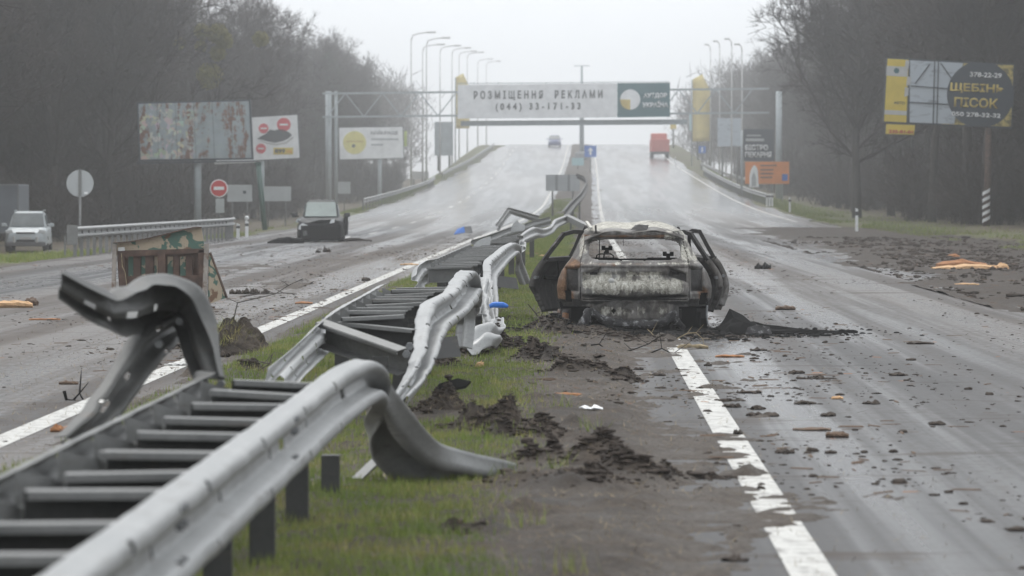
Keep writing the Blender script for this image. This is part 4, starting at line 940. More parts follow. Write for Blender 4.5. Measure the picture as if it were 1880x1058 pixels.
seat(2.35, -0.62, -0.14, 0.885, []); seat(2.35, 0.16, 0.64, 0.885, [])
MB().bar((U(659), 2.2, 0.88), (U(659) + 0.004, 2.2, 1.27), 0.012).build('belt_rail', M['soot'], SUV)
MB().tube([(-0.38, 2.85, 0.80), (-0.36, 2.75, 0.97)], 0.01, 6).build('steering_column', M['soot'], SUV)
MB().bar((U(845), 1.9, 1.06), (U(843), 1.9, 1.26), 0.006).build('hanging_wire', M['soot'], SUV)
# rear end structure and black shade plates seen below the tailgate
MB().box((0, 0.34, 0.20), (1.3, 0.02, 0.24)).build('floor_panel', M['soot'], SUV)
for s in (-1, 1): MB().box((s * 0.83, 0.44, 0.47), (0.22, 0.02, 0.34)).build('vent_shade_plate', M['soot'], SUV)  # black plates added behind the vent holes to paint their shade
for s in (-1, 1): MB().box((s * 0.76, 0.50, 0.17), (0.34, 0.02, 0.30)).build('wheel_shade_plate', M['soot'], SUV)  # black plates added as painted shade beneath the body by the wheels
MB().box((-0.55, 0.5, 0.22), (0.10, 0.6, 0.12)).build('chassis_rail', M['burnt_rust'], SUV); MB().box((0.55, 0.5, 0.22), (0.10, 0.6, 0.12)).build('chassis_rail', M['burnt_dark'], SUV)
MB().tube([(-0.72, 0.95, 0.2), (0, 0.95, 0.24), (0.72, 0.95, 0.2)], 0.045, 8).build('rear_axle', M['burnt_dark'], SUV, True)
for (wx, wy) in ((-0.80, 0.95), (0.80, 0.95), (-0.76, 3.5), (0.76, 3.5)):
    w = MB().lathe([(0.07, -0.10), (0.20, -0.10), (0.225, -0.085), (0.21, -0.06), (0.195, 0.0), (0.21, 0.08), (0.225, 0.10), (0.19, 0.10), (0.07, 0.05)], (wx, wy, 0.225), 'x', 24).build('wheel_rim', M['burnt_dark'], SUV, True)
    MB().lathe([(0.0, -0.03), (0.15, -0.03), (0.15, 0.0), (0.0, 0.0)], (wx * 0.93, wy, 0.225), 'x', 18).build('brake_disc', M['burnt_rust'], w, True)
# melted bumper, sagging to the road
def lump_tube(name, pts, rad, material, parent, seed, n=12, step=0.03, amp=0.5):
    rows = cat_rom([(Vector(p), Vector((r, 0, 0))) for p, r in zip(pts, rad)], step)
    mb = MB(); cs = [r[0] for r in rows]; rs = [max(0.004, r[1].x) for r in rows]
    mb.tube(cs, rs, n)
    v = np.array(mb.v); cc = np.repeat(np.array(cs), n, axis=0)
    d = v - cc
    ang = np.tile(np.arange(n), len(cs)); li = np.repeat(np.arange(len(cs)), n)
    nn = fbm(li * 0.22 + seed, ang * 0.55, seed, 4, 0.7) - 0.5
    v = cc + d * (1 + amp * 2 * nn)[:, None]
    mb.v = [tuple(p) for p in v]
    return mb.build(name, material, parent, True)
bp = [(480, 940), (510, 905), (545, 850), (560, 800), (605, 805), (670, 845), (760, 872), (900, 890), (1050, 882), (1140, 858), (1195, 818), (1225, 865), (1285, 922)]
pts = [(U(u), -0.10 - 0.08 * math.sin(i * 0.9), Vz(v) + 0.02) for i, (u, v) in enumerate(bp)]
BMP = lump_tube('melted_bumper', pts, [.035, .05, .055, .05, .06, .055, .05, .05, .05, .055, .06, .05, .03], M['char'], SUV, 5, 14, 0.02, 0.75)
pts = [(U(u), 0.05, Vz(v)) for u, v in ((500, 925), (590, 880), (700, 905), (850, 925), (1000, 925), (1120, 905), (1200, 880), (1290, 940))]
lump_tube('melted_trim', pts, [.04, .06, .05, .045, .045, .05, .06, .03], M['soot'], BMP, 9, 12, 0.02, 0.8)
pts = [(U(u), -0.03, Vz(v)) for u, v in ((560, 805), (585, 840), (560, 900), (585, 940))]
lump_tube('melted_strip', pts, [.03, .04, .03, .02], M['char'], BMP, 12, 10, 0.015, 0.8)
pts = [(U(u), -0.03, Vz(v)) for u, v in ((1190, 800), (1215, 850), (1200, 905), (1240, 945))]
lump_tube('melted_strip', pts, [.03, .045, .035, .02], M['char'], BMP, 15, 10, 0.015, 0.8)
for (u, v0, v1, r, mt) in ((355, 770, 880, .022, 'burnt_body'), (1465, 740, 890, .012, 'bolt'), (400, 800, 900, .04, 'burnt_rust'), (1400, 790, 930, .03, 'soot')):
    lump_tube('hanging_strut', [(U(u), 0.3, Vz(v0)), (U(u) - 0.01, 0.28, Vz((v0 + v1) / 2)), (U(u) + 0.01, 0.25, Vz(v1))], [r, r, r * 0.8], M[mt], SUV, int(u), 8, 0.03, 0.4)
# doors
def door(sgn, hy, L, ang, rear, seed):
    root = empty('door', (sgn * 0.955, hy, 0), 0); root.parent = SUV
    root.rotation_euler = (0, 0, R(ang) * sgn)
    ss = np.linspace(0, 1, 46); zz = np.linspace(0.22, 0.90, 40)
    S, Z = np.meshgrid(ss, zz)
    X = sgn * (w_of(Z) - 0.975) + (fbm(S * 4, Z * 6, seed, 3) - 0.5) * 0.03
    P = np.stack([X, -S * L, Z], 2)
    s, z = (S[:-1, :-1] + S[1:, 1:]) / 2, (Z[:-1, :-1] + Z[1:, 1:]) / 2
    keep = np.ones(s.shape, bool)
    if rear: keep &= ~(((s * L - (L + 0.16)) ** 2 + (z - 0.22) ** 2) < 0.36 ** 2)
    keep &= ~((s > 0.93) & (z < 0.27)) & ~((s < 0.05) & (z > 0.86))
    pnl = masked_grid('door_panel', P, keep, M['zones'], root, {'rust': 0.10 + 0 * S, 'ash': 0.12 * sm(0.8, 1.0, S) * (1 if sgn > 0 else 0), 'soot': 0.52 - 0.25 * sm(0.86, 1.0, S) * (1 if sgn > 0 else 0)}, 0.07, 0)
    def pt(s_, z_): return (sgn * (float(w_of(z_)) - 0.975), -s_ * L, z_)
    # window frame
    if rear: fr = [pt(0.04, 0.88), pt(0.05, 1.06), pt(0.08, 1.235), pt(0.45, 1.245), pt(0.74, 1.215), pt(0.90, 1.04), pt(1.0, 0.88)]
    else: fr = [pt(0.0, 0.88), pt(0.22, 1.06), pt(0.46, 1.22), pt(0.7, 1.25), pt(0.93, 1.24), pt(0.96, 1.06), pt(0.98, 0.88)]
    mb = MB()
    for a, b in zip(fr[:-1], fr[1:]): mb.bar(a, b, 0.045, 0.05)
    mb.build('window_frame', M['burnt_dark'], root)
    mb = MB().bar(pt(0.06, 0.89), pt(0.97, 0.89), 0.08, 0.05); mb.build('door_waist', M['burnt_dark'], root)
    mb = MB(); i = -sgn * 0.07
    a, b = Vector(pt(0.15, 0.62)), Vector(pt(0.80, 0.66)); mb.bar(a + Vector((i, 0, 0)), b + Vector((i, 0, 0)), 0.03, 0.05); mb.bar(Vector(pt(0.3, 0.35)) + Vector((i, 0, 0)), Vector(pt(0.62, 0.86)) + Vector((i, 0, 0)), 0.02, 0.05); mb.build('window_mechanism', M['soot'], root)
    mb = MB().box((sgn * 0.035 + sgn * (float(w_of(0.74)) - 0.975), -0.84 * L, 0.74), (0.03, 0.16, 0.03)); mb.build('door_handle', M['char'], root)
    mb = MB().lathe([(0, -.05), (.022, -.05), (.022, .05), (0, .05)], (sgn * (float(w_of(.66)) - 1.0), -0.97 * L, 0.66), 'y', 8); mb.build('door_latch', M['bolt'], root)
    return root
door(-1, 2.15, 1.02, 20, True, 501); door(1, 2.15, 1.0, 9.5, True, 502); door(1, 3.22, 1.08, 15.5, False, 503)
# black charred sheet beside the car
CS = empty('charred_sheet', (1.9, 44.4, 0), 0, 'black charred sheet crumpled on the road beside the burnt car, tail trailing right', 'scorched sheet')
spine = [(1318, 604, 0), (1328, 590, .06), (1342, 576, .12), (1362, 583, .10), (1385, 595, .06), (1400, 600, .03), (1425, 604, 0.02), (1470, 608, .0), (1520, 611, 0), (1572, 613, 0)]
V = []; rowsn = 9
for i, (px, py, _) in enumerate(spine):
    top = at(px, py, 44.6); x = top.x; h = max(0.02, top.z)
    wd = 0.36 * (1 - 0.85 * i / (len(spine) - 1)) * (0.8 + 0.4 * math.sin(i * 2.7) ** 2)
    for j in range(rowsn):
        t = j / (rowsn - 1) * 2 - 1
        z = h * max(0.0, 1 - abs(t) ** 1.3) * (0.75 + 0.5 * math.sin(i * 4.1 + j * 2.3) ** 2) + 0.012 + 0.02 * math.sin(i * 2.3 + j * 1.7) * (1 - abs(t))
        V.append((x - 1.9 + 0.03 * math.sin(j * 2 + i), 0.2 + t * wd, max(0.008, z)))
F = [(i * rowsn + j, i * rowsn + j + 1, (i + 1) * rowsn + j + 1, (i + 1) * rowsn + j) for i in range(len(spine) - 1) for j in range(rowsn - 1)]
o = pydata('sheet', V, F, M['soot'], CS); o.modifiers.new('thickness', 'SOLIDIFY').thickness = 0.008
p = at(1392, 606, 44.2); mb = MB(); mb.prism([(-.16, 0), (.17, -.01), (.14, .10), (-.02, .13), (-.13, .09)], 0.012, (p.x - 1.9, -0.25, 0.02), ex=(1, 0, 0), ey=(0, .5, .8)); mb.build('flap', M['char'], CS)
# ------------------------------------------------------------------ other vehicles
def loft(name, secs, material, parent, n=5, smooth=True):
    """secs: (y, half width bottom, half width top, z bottom, z top, corner)"""
    V = []; F = []; ring = None
    for (y, wb, wt, zb, zt, c) in secs:
        P = []
        for (sx, sz) in ((1, -1), (1, 1), (-1, 1), (-1, -1)):
            w = wb if sz < 0 else wt; z = zb if sz < 0 else zt
            for q in range(n):
                a = {(1, -1): -90, (1, 1): 0, (-1, 1): 90, (-1, -1): 180}[(sx, sz)] + 90 * q / (n - 1)
                P.append((sx * (w - c) + c * math.cos(R(a)), y, z - sz * c + c * math.sin(R(a))))
        ring = len(P); V += P
    for i in range(len(secs) - 1):
        for k in range(ring): F.append((i * ring + k, (i + 1) * ring + k, (i + 1) * ring + (k + 1) % ring, i * ring + (k + 1) % ring))
    F += [tuple(range(ring)), tuple(range((len(secs) - 1) * ring, len(secs) * ring))[::-1]]
    o = pydata(name, V, F, material, parent, smooth)
    return o
def panel(name, quad, material, parent, th=0.012, off=0.004):
    q = [Vector(p) for p in quad]; nn = (q[1] - q[0]).cross(q[-1] - q[0]).normalized()
    q1 = [p + nn * off for p in q]; q0 = [p - nn * th for p in q]; n = len(q)
    return pydata(name, q1 + q0, [tuple(range(n)), tuple(range(n, 2 * n))[::-1]] + [(i, i + n, (i + 1) % n + n, (i + 1) % n) for i in range(n)], material, parent)
def wheel(parent, x, y, r, w=0.22):
    o = MB().lathe([(r * 0.55, -w / 2), (r * 0.92, -w / 2), (r, -w / 3), (r, w / 3), (r * 0.92, w / 2), (r * 0.55, w / 2)], (x, y, r), 'x', 22).build('wheel', M['rubber'], parent, True)
    MB().lathe([(0.0, -w * 0.46), (r * 0.5, -w * 0.46), (r * 0.6, -w * 0.51), (r * 0.62, w * 0.51), (r * 0.5, w * 0.46), (0, w * 0.46)], (x, y, r), 'x', 16).build('rim', M['galv_dull'], o, True)
def front_car(name, loc_, rz, label, cat, W2, L, H, paint, glass, hood, clear=0.22, sedan=False, group=None, cw=1.0):
    """a car whose nose points to -Y"""
    root = empty(name, loc_, rz, label, cat, group)
    y0 = 0.0
    loft('body', [(0.0, W2 * .80, W2 * .78, clear + .12, hood - .22, .08), (0.10, W2 * .92, W2 * .86, clear, hood - .12, .10), (0.35, W2, W2 * .93, clear, hood - .05, .18), (L * .25, W2, W2 * .95, clear, hood + .03, .16), (L * .31, W2, W2 * .95, clear, hood + .06, .15), (L * .75, W2, W2 * .95, clear, hood + .10, .15), (L * .95, W2 * .97, W2 * .9, clear, hood + .08, .08), (L, W2 * .88, W2 * .82, clear + .15, hood, .1)], M[paint], root)
    b = hood + .04
    yw, yr, ye = L * .27, L * .43, (L * .80 if sedan else L * .95)
    WC = W2 * cw
    loft('cabin', [(yw, WC * .86, WC * .84, b - .06, b, .01), ((yw + yr) / 2, WC * .88, WC * .78, b - .06, b + (H - b) * .56, .06), (yr, WC * .90, WC * .72, b - .06, H, .17), (yr + .9, WC * .90, WC * .73, b - .06, H + .02, .17), (ye - .35, WC * .90, WC * .71, b - .06, H - .03, .17), (ye, WC * .86, WC * .80, b - .06, b + .05, .01)], M[paint], root)
    n1 = Vector((0, yw - .02, b + .03)); 
    e = 0.05
    panel('windscreen', [(-WC * .79, yw + .02, b + .03), (WC * .79, yw + .02, b + .03), (WC * .70, yr - .07, H - .085), (-WC * .70, yr - .07, H - .085)], M[glass], root, 0.02, 0.035)
    for s in (-1, 1):
        q = [(s * WC * .885, yr - .25, b + .05), (s * WC * .885, ye - .55, b + .05), (s * WC * .775, ye - .65, H - .14), (s * WC * .775, yr + .02, H - .14)]
        panel('side_window', q if s > 0 else q[::-1], M['glass_dark'], root, 0.02, 0.02)
        mm = MB().box((s * (W2 + .10), yw + .35, b + .10), (.20, .10, .15)).box((s * (W2 + .0), yw + .37, b + .06), (.12, .05, .04)); mm.build('door_mirror', M[paint], root, bevel=0.03)
        for wy in (L * .19, L * .80): wheel(root, s * (W2 - .12), wy, 0.34 if H > 1.55 else 0.31)
    return root
# silver car on the verge
p = at(47, 463, 150); zc = gz(p.x, 150)
SV = front_car('parked_car', (p.x, 150, zc), R(5), 'silver SUV parked facing the camera at the far left before a grey trailer', 'car', 0.90, 4.3, 1.68, 'car_silver', 'glass_dark', 0.98, 0.24)
for s in (-1, 1):
    MB().prism([(-.17, -.06), (.15, -.09), (.19, .05), (-.08, .09)] if s > 0 else [(-.15, -.09), (.17, -.06), (.08, .09), (-.19, .05)], 0.08, (s * .66, 0.06, 0.86), ex=(1, 0, 0), ey=(0, 0, 1)).build('headlight', M['lamp_glass'], SV, bevel=0.02)
    MB().box((s * .48, -.03, 0.52), (.10, .06, .26)).build('bumper_guard', M['white_dirty'], SV, bevel=0.02)
MB().box((0, 0.0, 0.80), (.78, .05, .07)).build('grille', M['black'], SV); MB().box((0, -.01, 0.47), (.78, .05, .10)).build('lower_grille', M['black'], SV)
MB().box((0, 0.02, 0.335), (1.66, .12, .19)).build('bumper', M['plastic_grey'], SV, bevel=0.03)
MB().box((0, -.045, 0.58), (.46, .012, .10)).build('number_plate', M['white_dirty'], SV)
for s in (-1, 1): MB().bar((s * .60, 1.95, 1.72), (s * .60, 3.7, 1.73), .04, .04).build('roof_rail', M['car_silver'], SV)
# grey trailer
p = at(16, 430, 166)
TR = empty('box_trailer', (p.x - 1.35, 166, gz(p.x, 166)), R(3), 'tall grey box trailer at the left frame edge behind the silver SUV', 'trailer')
MB().box((0, 2.4, 1.72), (3.6, 4.8, 2.25)).build('box', M['trailer'], TR, bevel=0.03)
MB().box((0, -.03, 2.83), (3.62, .06, .07)).build('top_rail', M['grey'], TR); MB().box((1.78, -.03, 1.72), (.07, .06, 2.2)).build('corner_rail', M['grey'], TR); MB().box((0, -.03, 0.62), (3.6, .06, .08)).build('bottom_rail', M['grey'], TR)
for s in (-1, 1): wheel(TR, s * 1.5, 2.2, .40, .25)
MB().box((0, 2.4, .5), (1.0, 4.4, .12)).build('chassis', M['black'], TR)
# wrecked dark car on the left lanes
p = ground_at(588, 444)
WR = front_car('wrecked_car', (p.x, p.y, p.z), R(3), 'wrecked black car facing the camera with a crazed pale windscreen and crushed front', 'car wreck', 0.84, 4.2, 1.46, 'car_black', 'crazed', 0.80, 0.12, cw=0.86)
hoodp = MB()
xs_ = np.linspace(-.8, .8, 12); ys_ = np.linspace(0.0, 1.15, 9)
Xh, Yh = np.meshgrid(xs_, ys_)
Zh = 0.70 + 0.14 * Yh / 1.15 + (fbm(Xh * 2.2, Yh * 2.2, 611, 3) - 0.45) * 0.26 * (1.2 - Yh)
masked_grid('bonnet', np.stack([Xh, Yh - .02, Zh], 2), np.ones((8, 11), bool), M['car_black'], WR)
MB().box((0.0, -.05, 0.33), (1.45, .14, .56)).build('crushed_front', M['soot'], WR, bevel=0.05)
MB().prism([(-.20, -.05), (.10, -.14), (.20, .06), (-.05, .16), (-.16, .08)], .06, (-.58, -.08, .50)).build('headlight', M['lamp_glass'], WR)
MB().prism([(-.10, -.14), (.05, -.10), (.02, .06), (-.12, .05)], .04, (-.50, -.10, .34)).build('torn_bumper', M['galv_dull'], WR)
MB().prism([(-.09, -.07), (.08, -.05), (.10, .09), (-.03, .07)], .06, (.42, -.06, .72)).build('headlight', M['lamp_glass'], WR)
MB().prism([(-.07, -.07), (.07, -.04), (.09, .08), (-.03, .07)], .05, (-.80, .12, .74)).build('bent_wing', M['car_silver'], WR)
dr = MB().prism([(0, .2), (.22, .26), (.26, .68), (.20, 1.0), (.06, 1.0), (0, .8)], .07, (.84, 1.6, 0), ex=(.40, .92, 0)); dr.build('door', M['car_black'], WR)
MB().bar((-.9, 1.05, .92), (-1.08, 1.0, 1.0), .05).build('bent_aerial', M['black'], WR)
p2 = ground_at(531, 447)
BU = empty('torn_bumper', tuple(p2), R(10), 'black torn bumper lying on the road left of the wrecked black car', 'car part')
lump_tube('bumper_skin', [(-.75, 0, .03), (-.4, .02, .08), (-.05, .05, .10), (.35, 0, .10), (.5, .05, .05)], [.03, .09, .11, .10, .05], M['soot'], BU, 31, 10, .05, .6)
p2 = ground_at(637, 443)
o = lump_tube('scrap_heap', [(-.2, 0, .03), (.1, .05, .06), (.5, 0, .05), (.9, 0, .02)], [.03, .07, .05, .02], M['clod'], None, 33, 9, .06, .7); o.location = p2
tag(o, 'low dark scrap heap on the road right of the wrecked black car', 'debris')
p2 = ground_at(627, 441)
MB().prism([(0, 0), (.38, .02), (.30, .25), (.05, .20)], .01, (0, 0, 0), ex=(1, .1, 0), ey=(0, .8, .5)).build('white_shard', M['white_dirty'], None).location = p2
tag(bpy.data.objects['white_shard'], 'pale shard leaning on the right front of the wrecked black car', 'debris')
# far traffic
def truck():
    p = ground_at(1213, 291)
    root = empty('red_truck', tuple(p), R(2), 'small red truck driving away on the far right lanes in the fog', 'truck')
    MB().box((0, 2.6, 1.55), (2.15, 4.2, 1.5)).build('cargo_box', M['truck_red'], root, bevel=.05)
    MB().box((0, 4.2, 2.65), (1.9, 1.7, .75)).build('cab_roof', M['truck_red'], root, bevel=.1)
    MB().box((0, .48, .62), (2.1, .12, .28)).build('rear_bumper', M['black'], root)
    for s in (-1, 1):
        MB().box((s * .85, .46, .9), (.22, .06, .14)).build('tail_light', M['pink_red'], root)
        for wy in (1.2, 4.4): wheel(root, s * .9, wy, .42, .28)
    return root
truck()
p = ground_at(1018, 270)
fc = front_car('distant_car', tuple(p), 0, 'small dark blue car coming out of the fog on the far left lanes', 'car', 0.86, 4.2, 1.6, 'car_blue', 'glass_dark', 0.95)
for s in (-1, 1): MB().box((s * .62, 0, .74), (.26, .05, .13)).build('headlight', M['lamp_glass'], fc)

# ------------------------------------------------------------------ rusty armoured hatch on the left lanes
p = ground_at(305, 566)
HX = empty('rusty_metal_box', tuple(p), 0, 'rusted steel box cover with peeling green camouflage paint standing on edge on the road', 'metal scrap')
q = lambda px, py: ((px - 305) / 120.4, (566 - py) / 120.4)
def pl(name, pix, th, y, material, parent=HX, ey=(0, 0, 1), ex=(1, 0, 0)):
    return MB().prism([q(*a) for a in pix], th, (0, y, 0), ex=ex, ey=ey).build(name, material, parent)
pl('top_band', [(209, 448), (240, 445), (270, 440), (300, 433), (335, 424), (369, 418), (376, 462), (212, 470)][::-1], .03, .06, M['camo'])
mb = MB(); tp = [(209, 447), (240, 444.5), (270, 439), (300, 432), (335, 423), (360, 418), (370, 418.5)]
for a, b in zip(tp[:-1], tp[1:]): mb.bar((q(*a)[0], .0, q(*a)[1]), (q(*b)[0], .0, q(*b)[1]), .16, .016)
mb.build('top_flange', M['rust'], HX)
pl('back_plate', [(212, 462), (380, 456), (377, 566), (218, 566)][::-1], .02, .20, M['rust'])
mb = MB()
pl('left_post', [(208, 449), (215.5, 449), (213, 545), (206, 542)][::-1], .05, -.05, M['steel_bare'])
pl('inner_post', [(216, 466), (228, 466), (236, 566), (222, 566)][::-1], .07, .02, M['rust'])
pl('right_post', [(376, 448), (384, 448), (380, 528), (381, 568), (370, 569), (373, 520)][::-1], .07, -.03, M['steel_bare'])
pl('inner_post', [(364, 460), (375, 460), (372, 560), (366, 556)][::-1], .07, .03, M['rust'])
pl('frame_rail', [(216, 461), (375, 457), (375, 464), (216, 473)][::-1], .07, .03, M['rust'])
pl('centre_post', [(290, 462), (304, 461), (305, 566), (290, 566)][::-1], .08, .02, M['rust'])
pl('frame_rail', [(230, 508), (290, 507), (290, 518), (230, 520)][::-1], .06, .05, M['rust'])
pl('frame_rail', [(305, 508), (366, 506), (366, 518), (305, 518)][::-1], .06, .05, M['rust'])
for a, b in ((244, 257), (266, 281), (317, 328), (340, 352)):
    pl('slat', [(a, 470), (b, 470), (b, 510), (a, 510)][::-1], .03, .09, M['rust'])
for a, b in ((234, 243), (258, 266), (282, 290), (306, 316), (329, 339)):
    pl('painted_strip', [(a, 472), (b, 472), (b, 512), (a, 512)][::-1], .02, .14, M['camo'])
for a, b in ((250, 262), (340, 350)):
    pl('slat', [(a, 520), (b, 520), (b + 3, 566), (a + 2, 566)][::-1], .03, .09, M['rust'])
panel('side_flap', [(.645, .02, .06), (.885, .30, .15), (.775, .16, .50), (.66, .02, .84)], M['camo'], HX, .02, 0.0)
MB().bar((.665, .03, .84), (.89, .30, .15), .03, .03).build('flap_edge', M['rust'], HX)
MB().tube([(q(224, 466)[0], -.04, q(224, 466)[1]), (q(226, 490)[0], -.06, q(226, 490)[1]), (q(231, 500)[0], -.05, q(231, 500)[1]), (q(236, 545)[0], -.05, q(236, 545)[1])], .008, 5).build('strap', M['straw'], HX)
MB().prism([(-.05, -.03), (.05, -.025), (.045, .03), (-.05, .025)], .02, (q(224, 458)[0], -.02, q(224, 458)[1])).build('hinge_plate', M['white_dirty'], HX)
pl('foot', [(377, 562), (394, 563), (393, 568), (376, 570)][::-1], .12, .02, M['rust'])

# ------------------------------------------------------------------ loose debris, each piece a thing
def chunk(name, label, cat, mat, px, py, lpx, dm, hm, rz=0.0, seed=0, tilt=0.0, group=None, zoff=0.0, n=9):
    """irregular broken piece, lpx photo pixels long"""
    p = ground_at(px, py); L = lpx / FPX * p.y
    rr = random.Random(seed * 31 + int(px))
    V = []; k = 8; wd_ = cat == 'wood'
    j0, j1 = (.85, 1.12) if wd_ else (.6, 1.3)
    for i in range(n):
        t = i / (n - 1); x = (t - .5) * L
        e = (0.45 + 0.55 * math.sin(math.pi * (0.12 + 0.76 * t))) * rr.uniform(j0, j1)
        for j in range(k):
            a = 2 * math.pi * j / k + .3
            V.append((x + rr.uniform(-.06, .06) * L / n * 2, math.cos(a) * dm / 2 * e * rr.uniform(j0, j1), (math.sin(a) * .5 + .42) * hm * e * rr.uniform(j0, j1)))
    F = [(i * k + j, i * k + (j + 1) % k, (i + 1) * k + (j + 1) % k, (i + 1) * k + j) for i in range(n - 1) for j in range(k)] + [tuple(range(k))[::-1], tuple(range((n - 1) * k, n * k))]
    o = pydata(name, V, F, M[mat])
    o.location = (p.x, p.y, float(top_z(np.array([p.x]), np.array([p.y]))[0]) + zoff); o.rotation_euler = (0, R(tilt), R(rz))
    return tag(o, label, cat, group)
chunk('log_piece', 'pale split log with dark bark end at the left frame edge of the road', 'wood', 'wood_fresh', 25, 565, 70, .22, .13, 8, 1)
chunk('log_piece', 'dark knotty log end touching the pale log at far left', 'wood', 'wood_old', 58, 561, 24, .2, .14, -20, 2)
chunk('split_trunk', 'long orange split tree trunk on the muddy right shoulder', 'wood', 'wood_fresh', 1770, 497, 120, .5, .16, 4, 3, -1.5)
chunk('bark_slab', 'brown bark slab lying on top of the orange split trunk', 'wood', 'wood_orange', 1765, 493, 95, .30, .22, 10, 4, 1)
chunk('wood_stub', 'small orange wood stub just right of the long split trunk', 'wood', 'wood_fresh', 1840, 497, 26, .2, .18, 40, 5)
chunk('wood_strip', 'thin pale wood strip below the long orange trunk on the right shoulder', 'wood', 'wood_fresh', 1775, 524, 45, .12, .05, -6, 6)
chunk('wood_strip', 'thin brown curl of wood behind the orange trunk', 'wood', 'wood_orange', 1750, 475, 25, .2, .15, 30, 7)
chunk('bark_slab', 'brown bark slab alone on the grey lane right of the burnt car', 'wood', 'wood_old', 1442, 569, 36, .25, .08, 0, 8)
chunk('rubber_block', 'dark block lying on the wet lane far right of the burnt car roof', 'debris', 'soot', 1400, 494, 30, .25, .14, 0, 9)
chunk('stick', 'pale thick stick on the edge line just behind the burnt car', 'wood', 'straw', 1272, 640, 56, .06, .055, -4, 10)
chunk('wood_strip', 'orange splinter plank on the lane right of the pale thick stick', 'wood', 'wood_orange', 1340, 656, 54, .08, .03, 5, 11)
chunk('plank_piece', 'dark wet plank piece in the mud left of the edge line behind the burnt car', 'wood', 'wood_old', 1110, 656, 28, .06, .03, -3, 12)
chunk('wood_strip', 'long torn brown wood strip in the mud beside the median grass', 'wood', 'wood_orange', 1040, 731, 70, .06, .04, -22, 13)
chunk('wood_strip', 'thin dark wood strip above the torn brown one in the median mud', 'wood', 'wood_old', 1005, 706, 75, .04, .03, -16, 14)
chunk('white_shard', 'flat white plastic shard on the brown mud beside the edge line', 'debris', 'white', 1085, 769, 44, .10, .03, -3, 15)
chunk('wood_shard', 'small bright orange wood shard standing on the median grass', 'wood', 'wood_fresh', 877, 682, 12, .05, .09, 0, 16, 35)
chunk('wood_block', 'brown wood block on the wet right lane beyond the white edge line', 'wood', 'wood_old', 1537, 803, 42, .08, .05, -4, 17)
chunk('bark_slab', 'flat muddy bark slab left of the brown wood block on the right lane', 'wood', 'wood_old', 1490, 790, 70, .14, .025, -5, 18)
chunk('wood_chip', 'orange wood chip on the right lane above the muddy bark slab', 'wood', 'wood_fresh', 1537, 733, 22, .06, .03, 0, 19)
chunk('stone', 'dark stone sitting on the left white edge line', 'stone', 'clod', 672, 516, 16, .12, .09, 0, 20)
chunk('wood_strip', 'brown wood piece lying across the left white edge line', 'wood', 'wood_orange', 558, 558, 32, .1, .04, -5, 21)
chunk('brick_piece', 'rusty brown shard on the left white line behind the twisted rail', 'debris', 'wood_orange', 112, 793, 40, .06, .05, 6, 22)
chunk('wood_strip', 'dark branch piece on the left lane above the rusty shard', 'wood', 'wood_old', 126, 706, 36, .06, .04, 2, 23)
chunk('wood_strip', 'long brown stick on the left lane under the pale log', 'wood', 'wood_orange', 82, 588, 58, .06, .03, 2, 24)
chunk('white_shard', 'white plastic shards in the mud left of the turf mound', 'debris', 'white_dirty', 322, 672, 40, .12, .04, 6, 25)
chunk('wood_strip', 'pale orange board beside the left line near the third barrier length', 'wood', 'wood_fresh', 752, 487, 34, .15, .05, 4, 26)
chunk('wood_strip', 'orange board on the median grass left of the open rear door', 'wood', 'wood_orange', 972, 471, 34, .2, .08, 6, 27)
chunk('wood_chip', 'pinkish wood chip on the grass nearest the open rear door', 'wood', 'wood_fresh', 997, 476, 18, .15, .08, -6, 28)
chunk('stone', 'dark lump in front of the wrecked black car, larger one', 'stone', 'clod', 600, 463, 14, .25, .15, 0, 29)
chunk('stone', 'dark lump in front of the wrecked black car, smaller one', 'stone', 'clod', 584, 464, 9, .2, .10, 0, 30)
for i, (px, sz) in enumerate(((432, 22), (450, 18), (468, 18), (487, 16))):
    chunk('mud_clod', ('round mud clod in a row by a twig on the left lane, leftmost', 'round mud clod in a row by a twig, second from left', 'round mud clod in a row by a twig, third from left', 'round mud clod in a row by a twig, rightmost')[i], 'mud clod', 'clod', px, 540, sz, .16, .09, 0, 40 + i, 0, 'row of mud clods on the left lane')
chunk('mud_clod', 'dark mud clod at the foot of the turf mound on the left', 'mud clod', 'clod', 413, 656, 22, .1, .09, 0, 47)
CLL = ['dark wet mud clod ' + t for t in ('on the right lane beside the edge line dash', 'spread wide and flat on the right lane', 'largest of the flat smears on the right lane', 'small and round beside the muddy edge line', 'in the median mud left of the edge line', 'touching the edge line behind the burnt car', 'below the black charred sheet', 'small one right of the orange splinter plank', 'left of the crumbling mud band on the right lane', 'above the brown wood block on the right lane', 'just above the muddy bark slab', 'beside the dark plank piece in the mud', 'small one below the flat smears', 'tucked against the largest flat smear', 'alone below the brown wood block', 'nearest the camera on the right lane', 'far right below the burnt car', 'long thin one at the far right of the lane', 'between the wood chip and the right frame edge', 'lone one near the right frame edge')]
CL = [(1345, 748, 30), (1375, 722, 44), (1400, 764, 60), (1172, 679, 16), (1130, 706, 28), (1210, 690, 24), (1393, 644, 30), (1300, 672, 14), (1462, 686, 30), (1478, 742, 40), (1520, 764, 26), (1100, 668, 20), (1355, 798, 18), (1390, 752, 24), (1440, 832, 34), (1350, 1030, 46), (1650, 690, 34), (1690, 632, 50), (1600, 742, 30), (1720, 780, 28)]
for i, (px, py, lp) in enumerate(CL):
    chunk('mud_clod', CLL[i], 'mud clod', 'clod', px, py, lp, .14, .032, (i * 37) % 60 - 30, 60 + i, 0, 'mud clods strewn on the right lane')
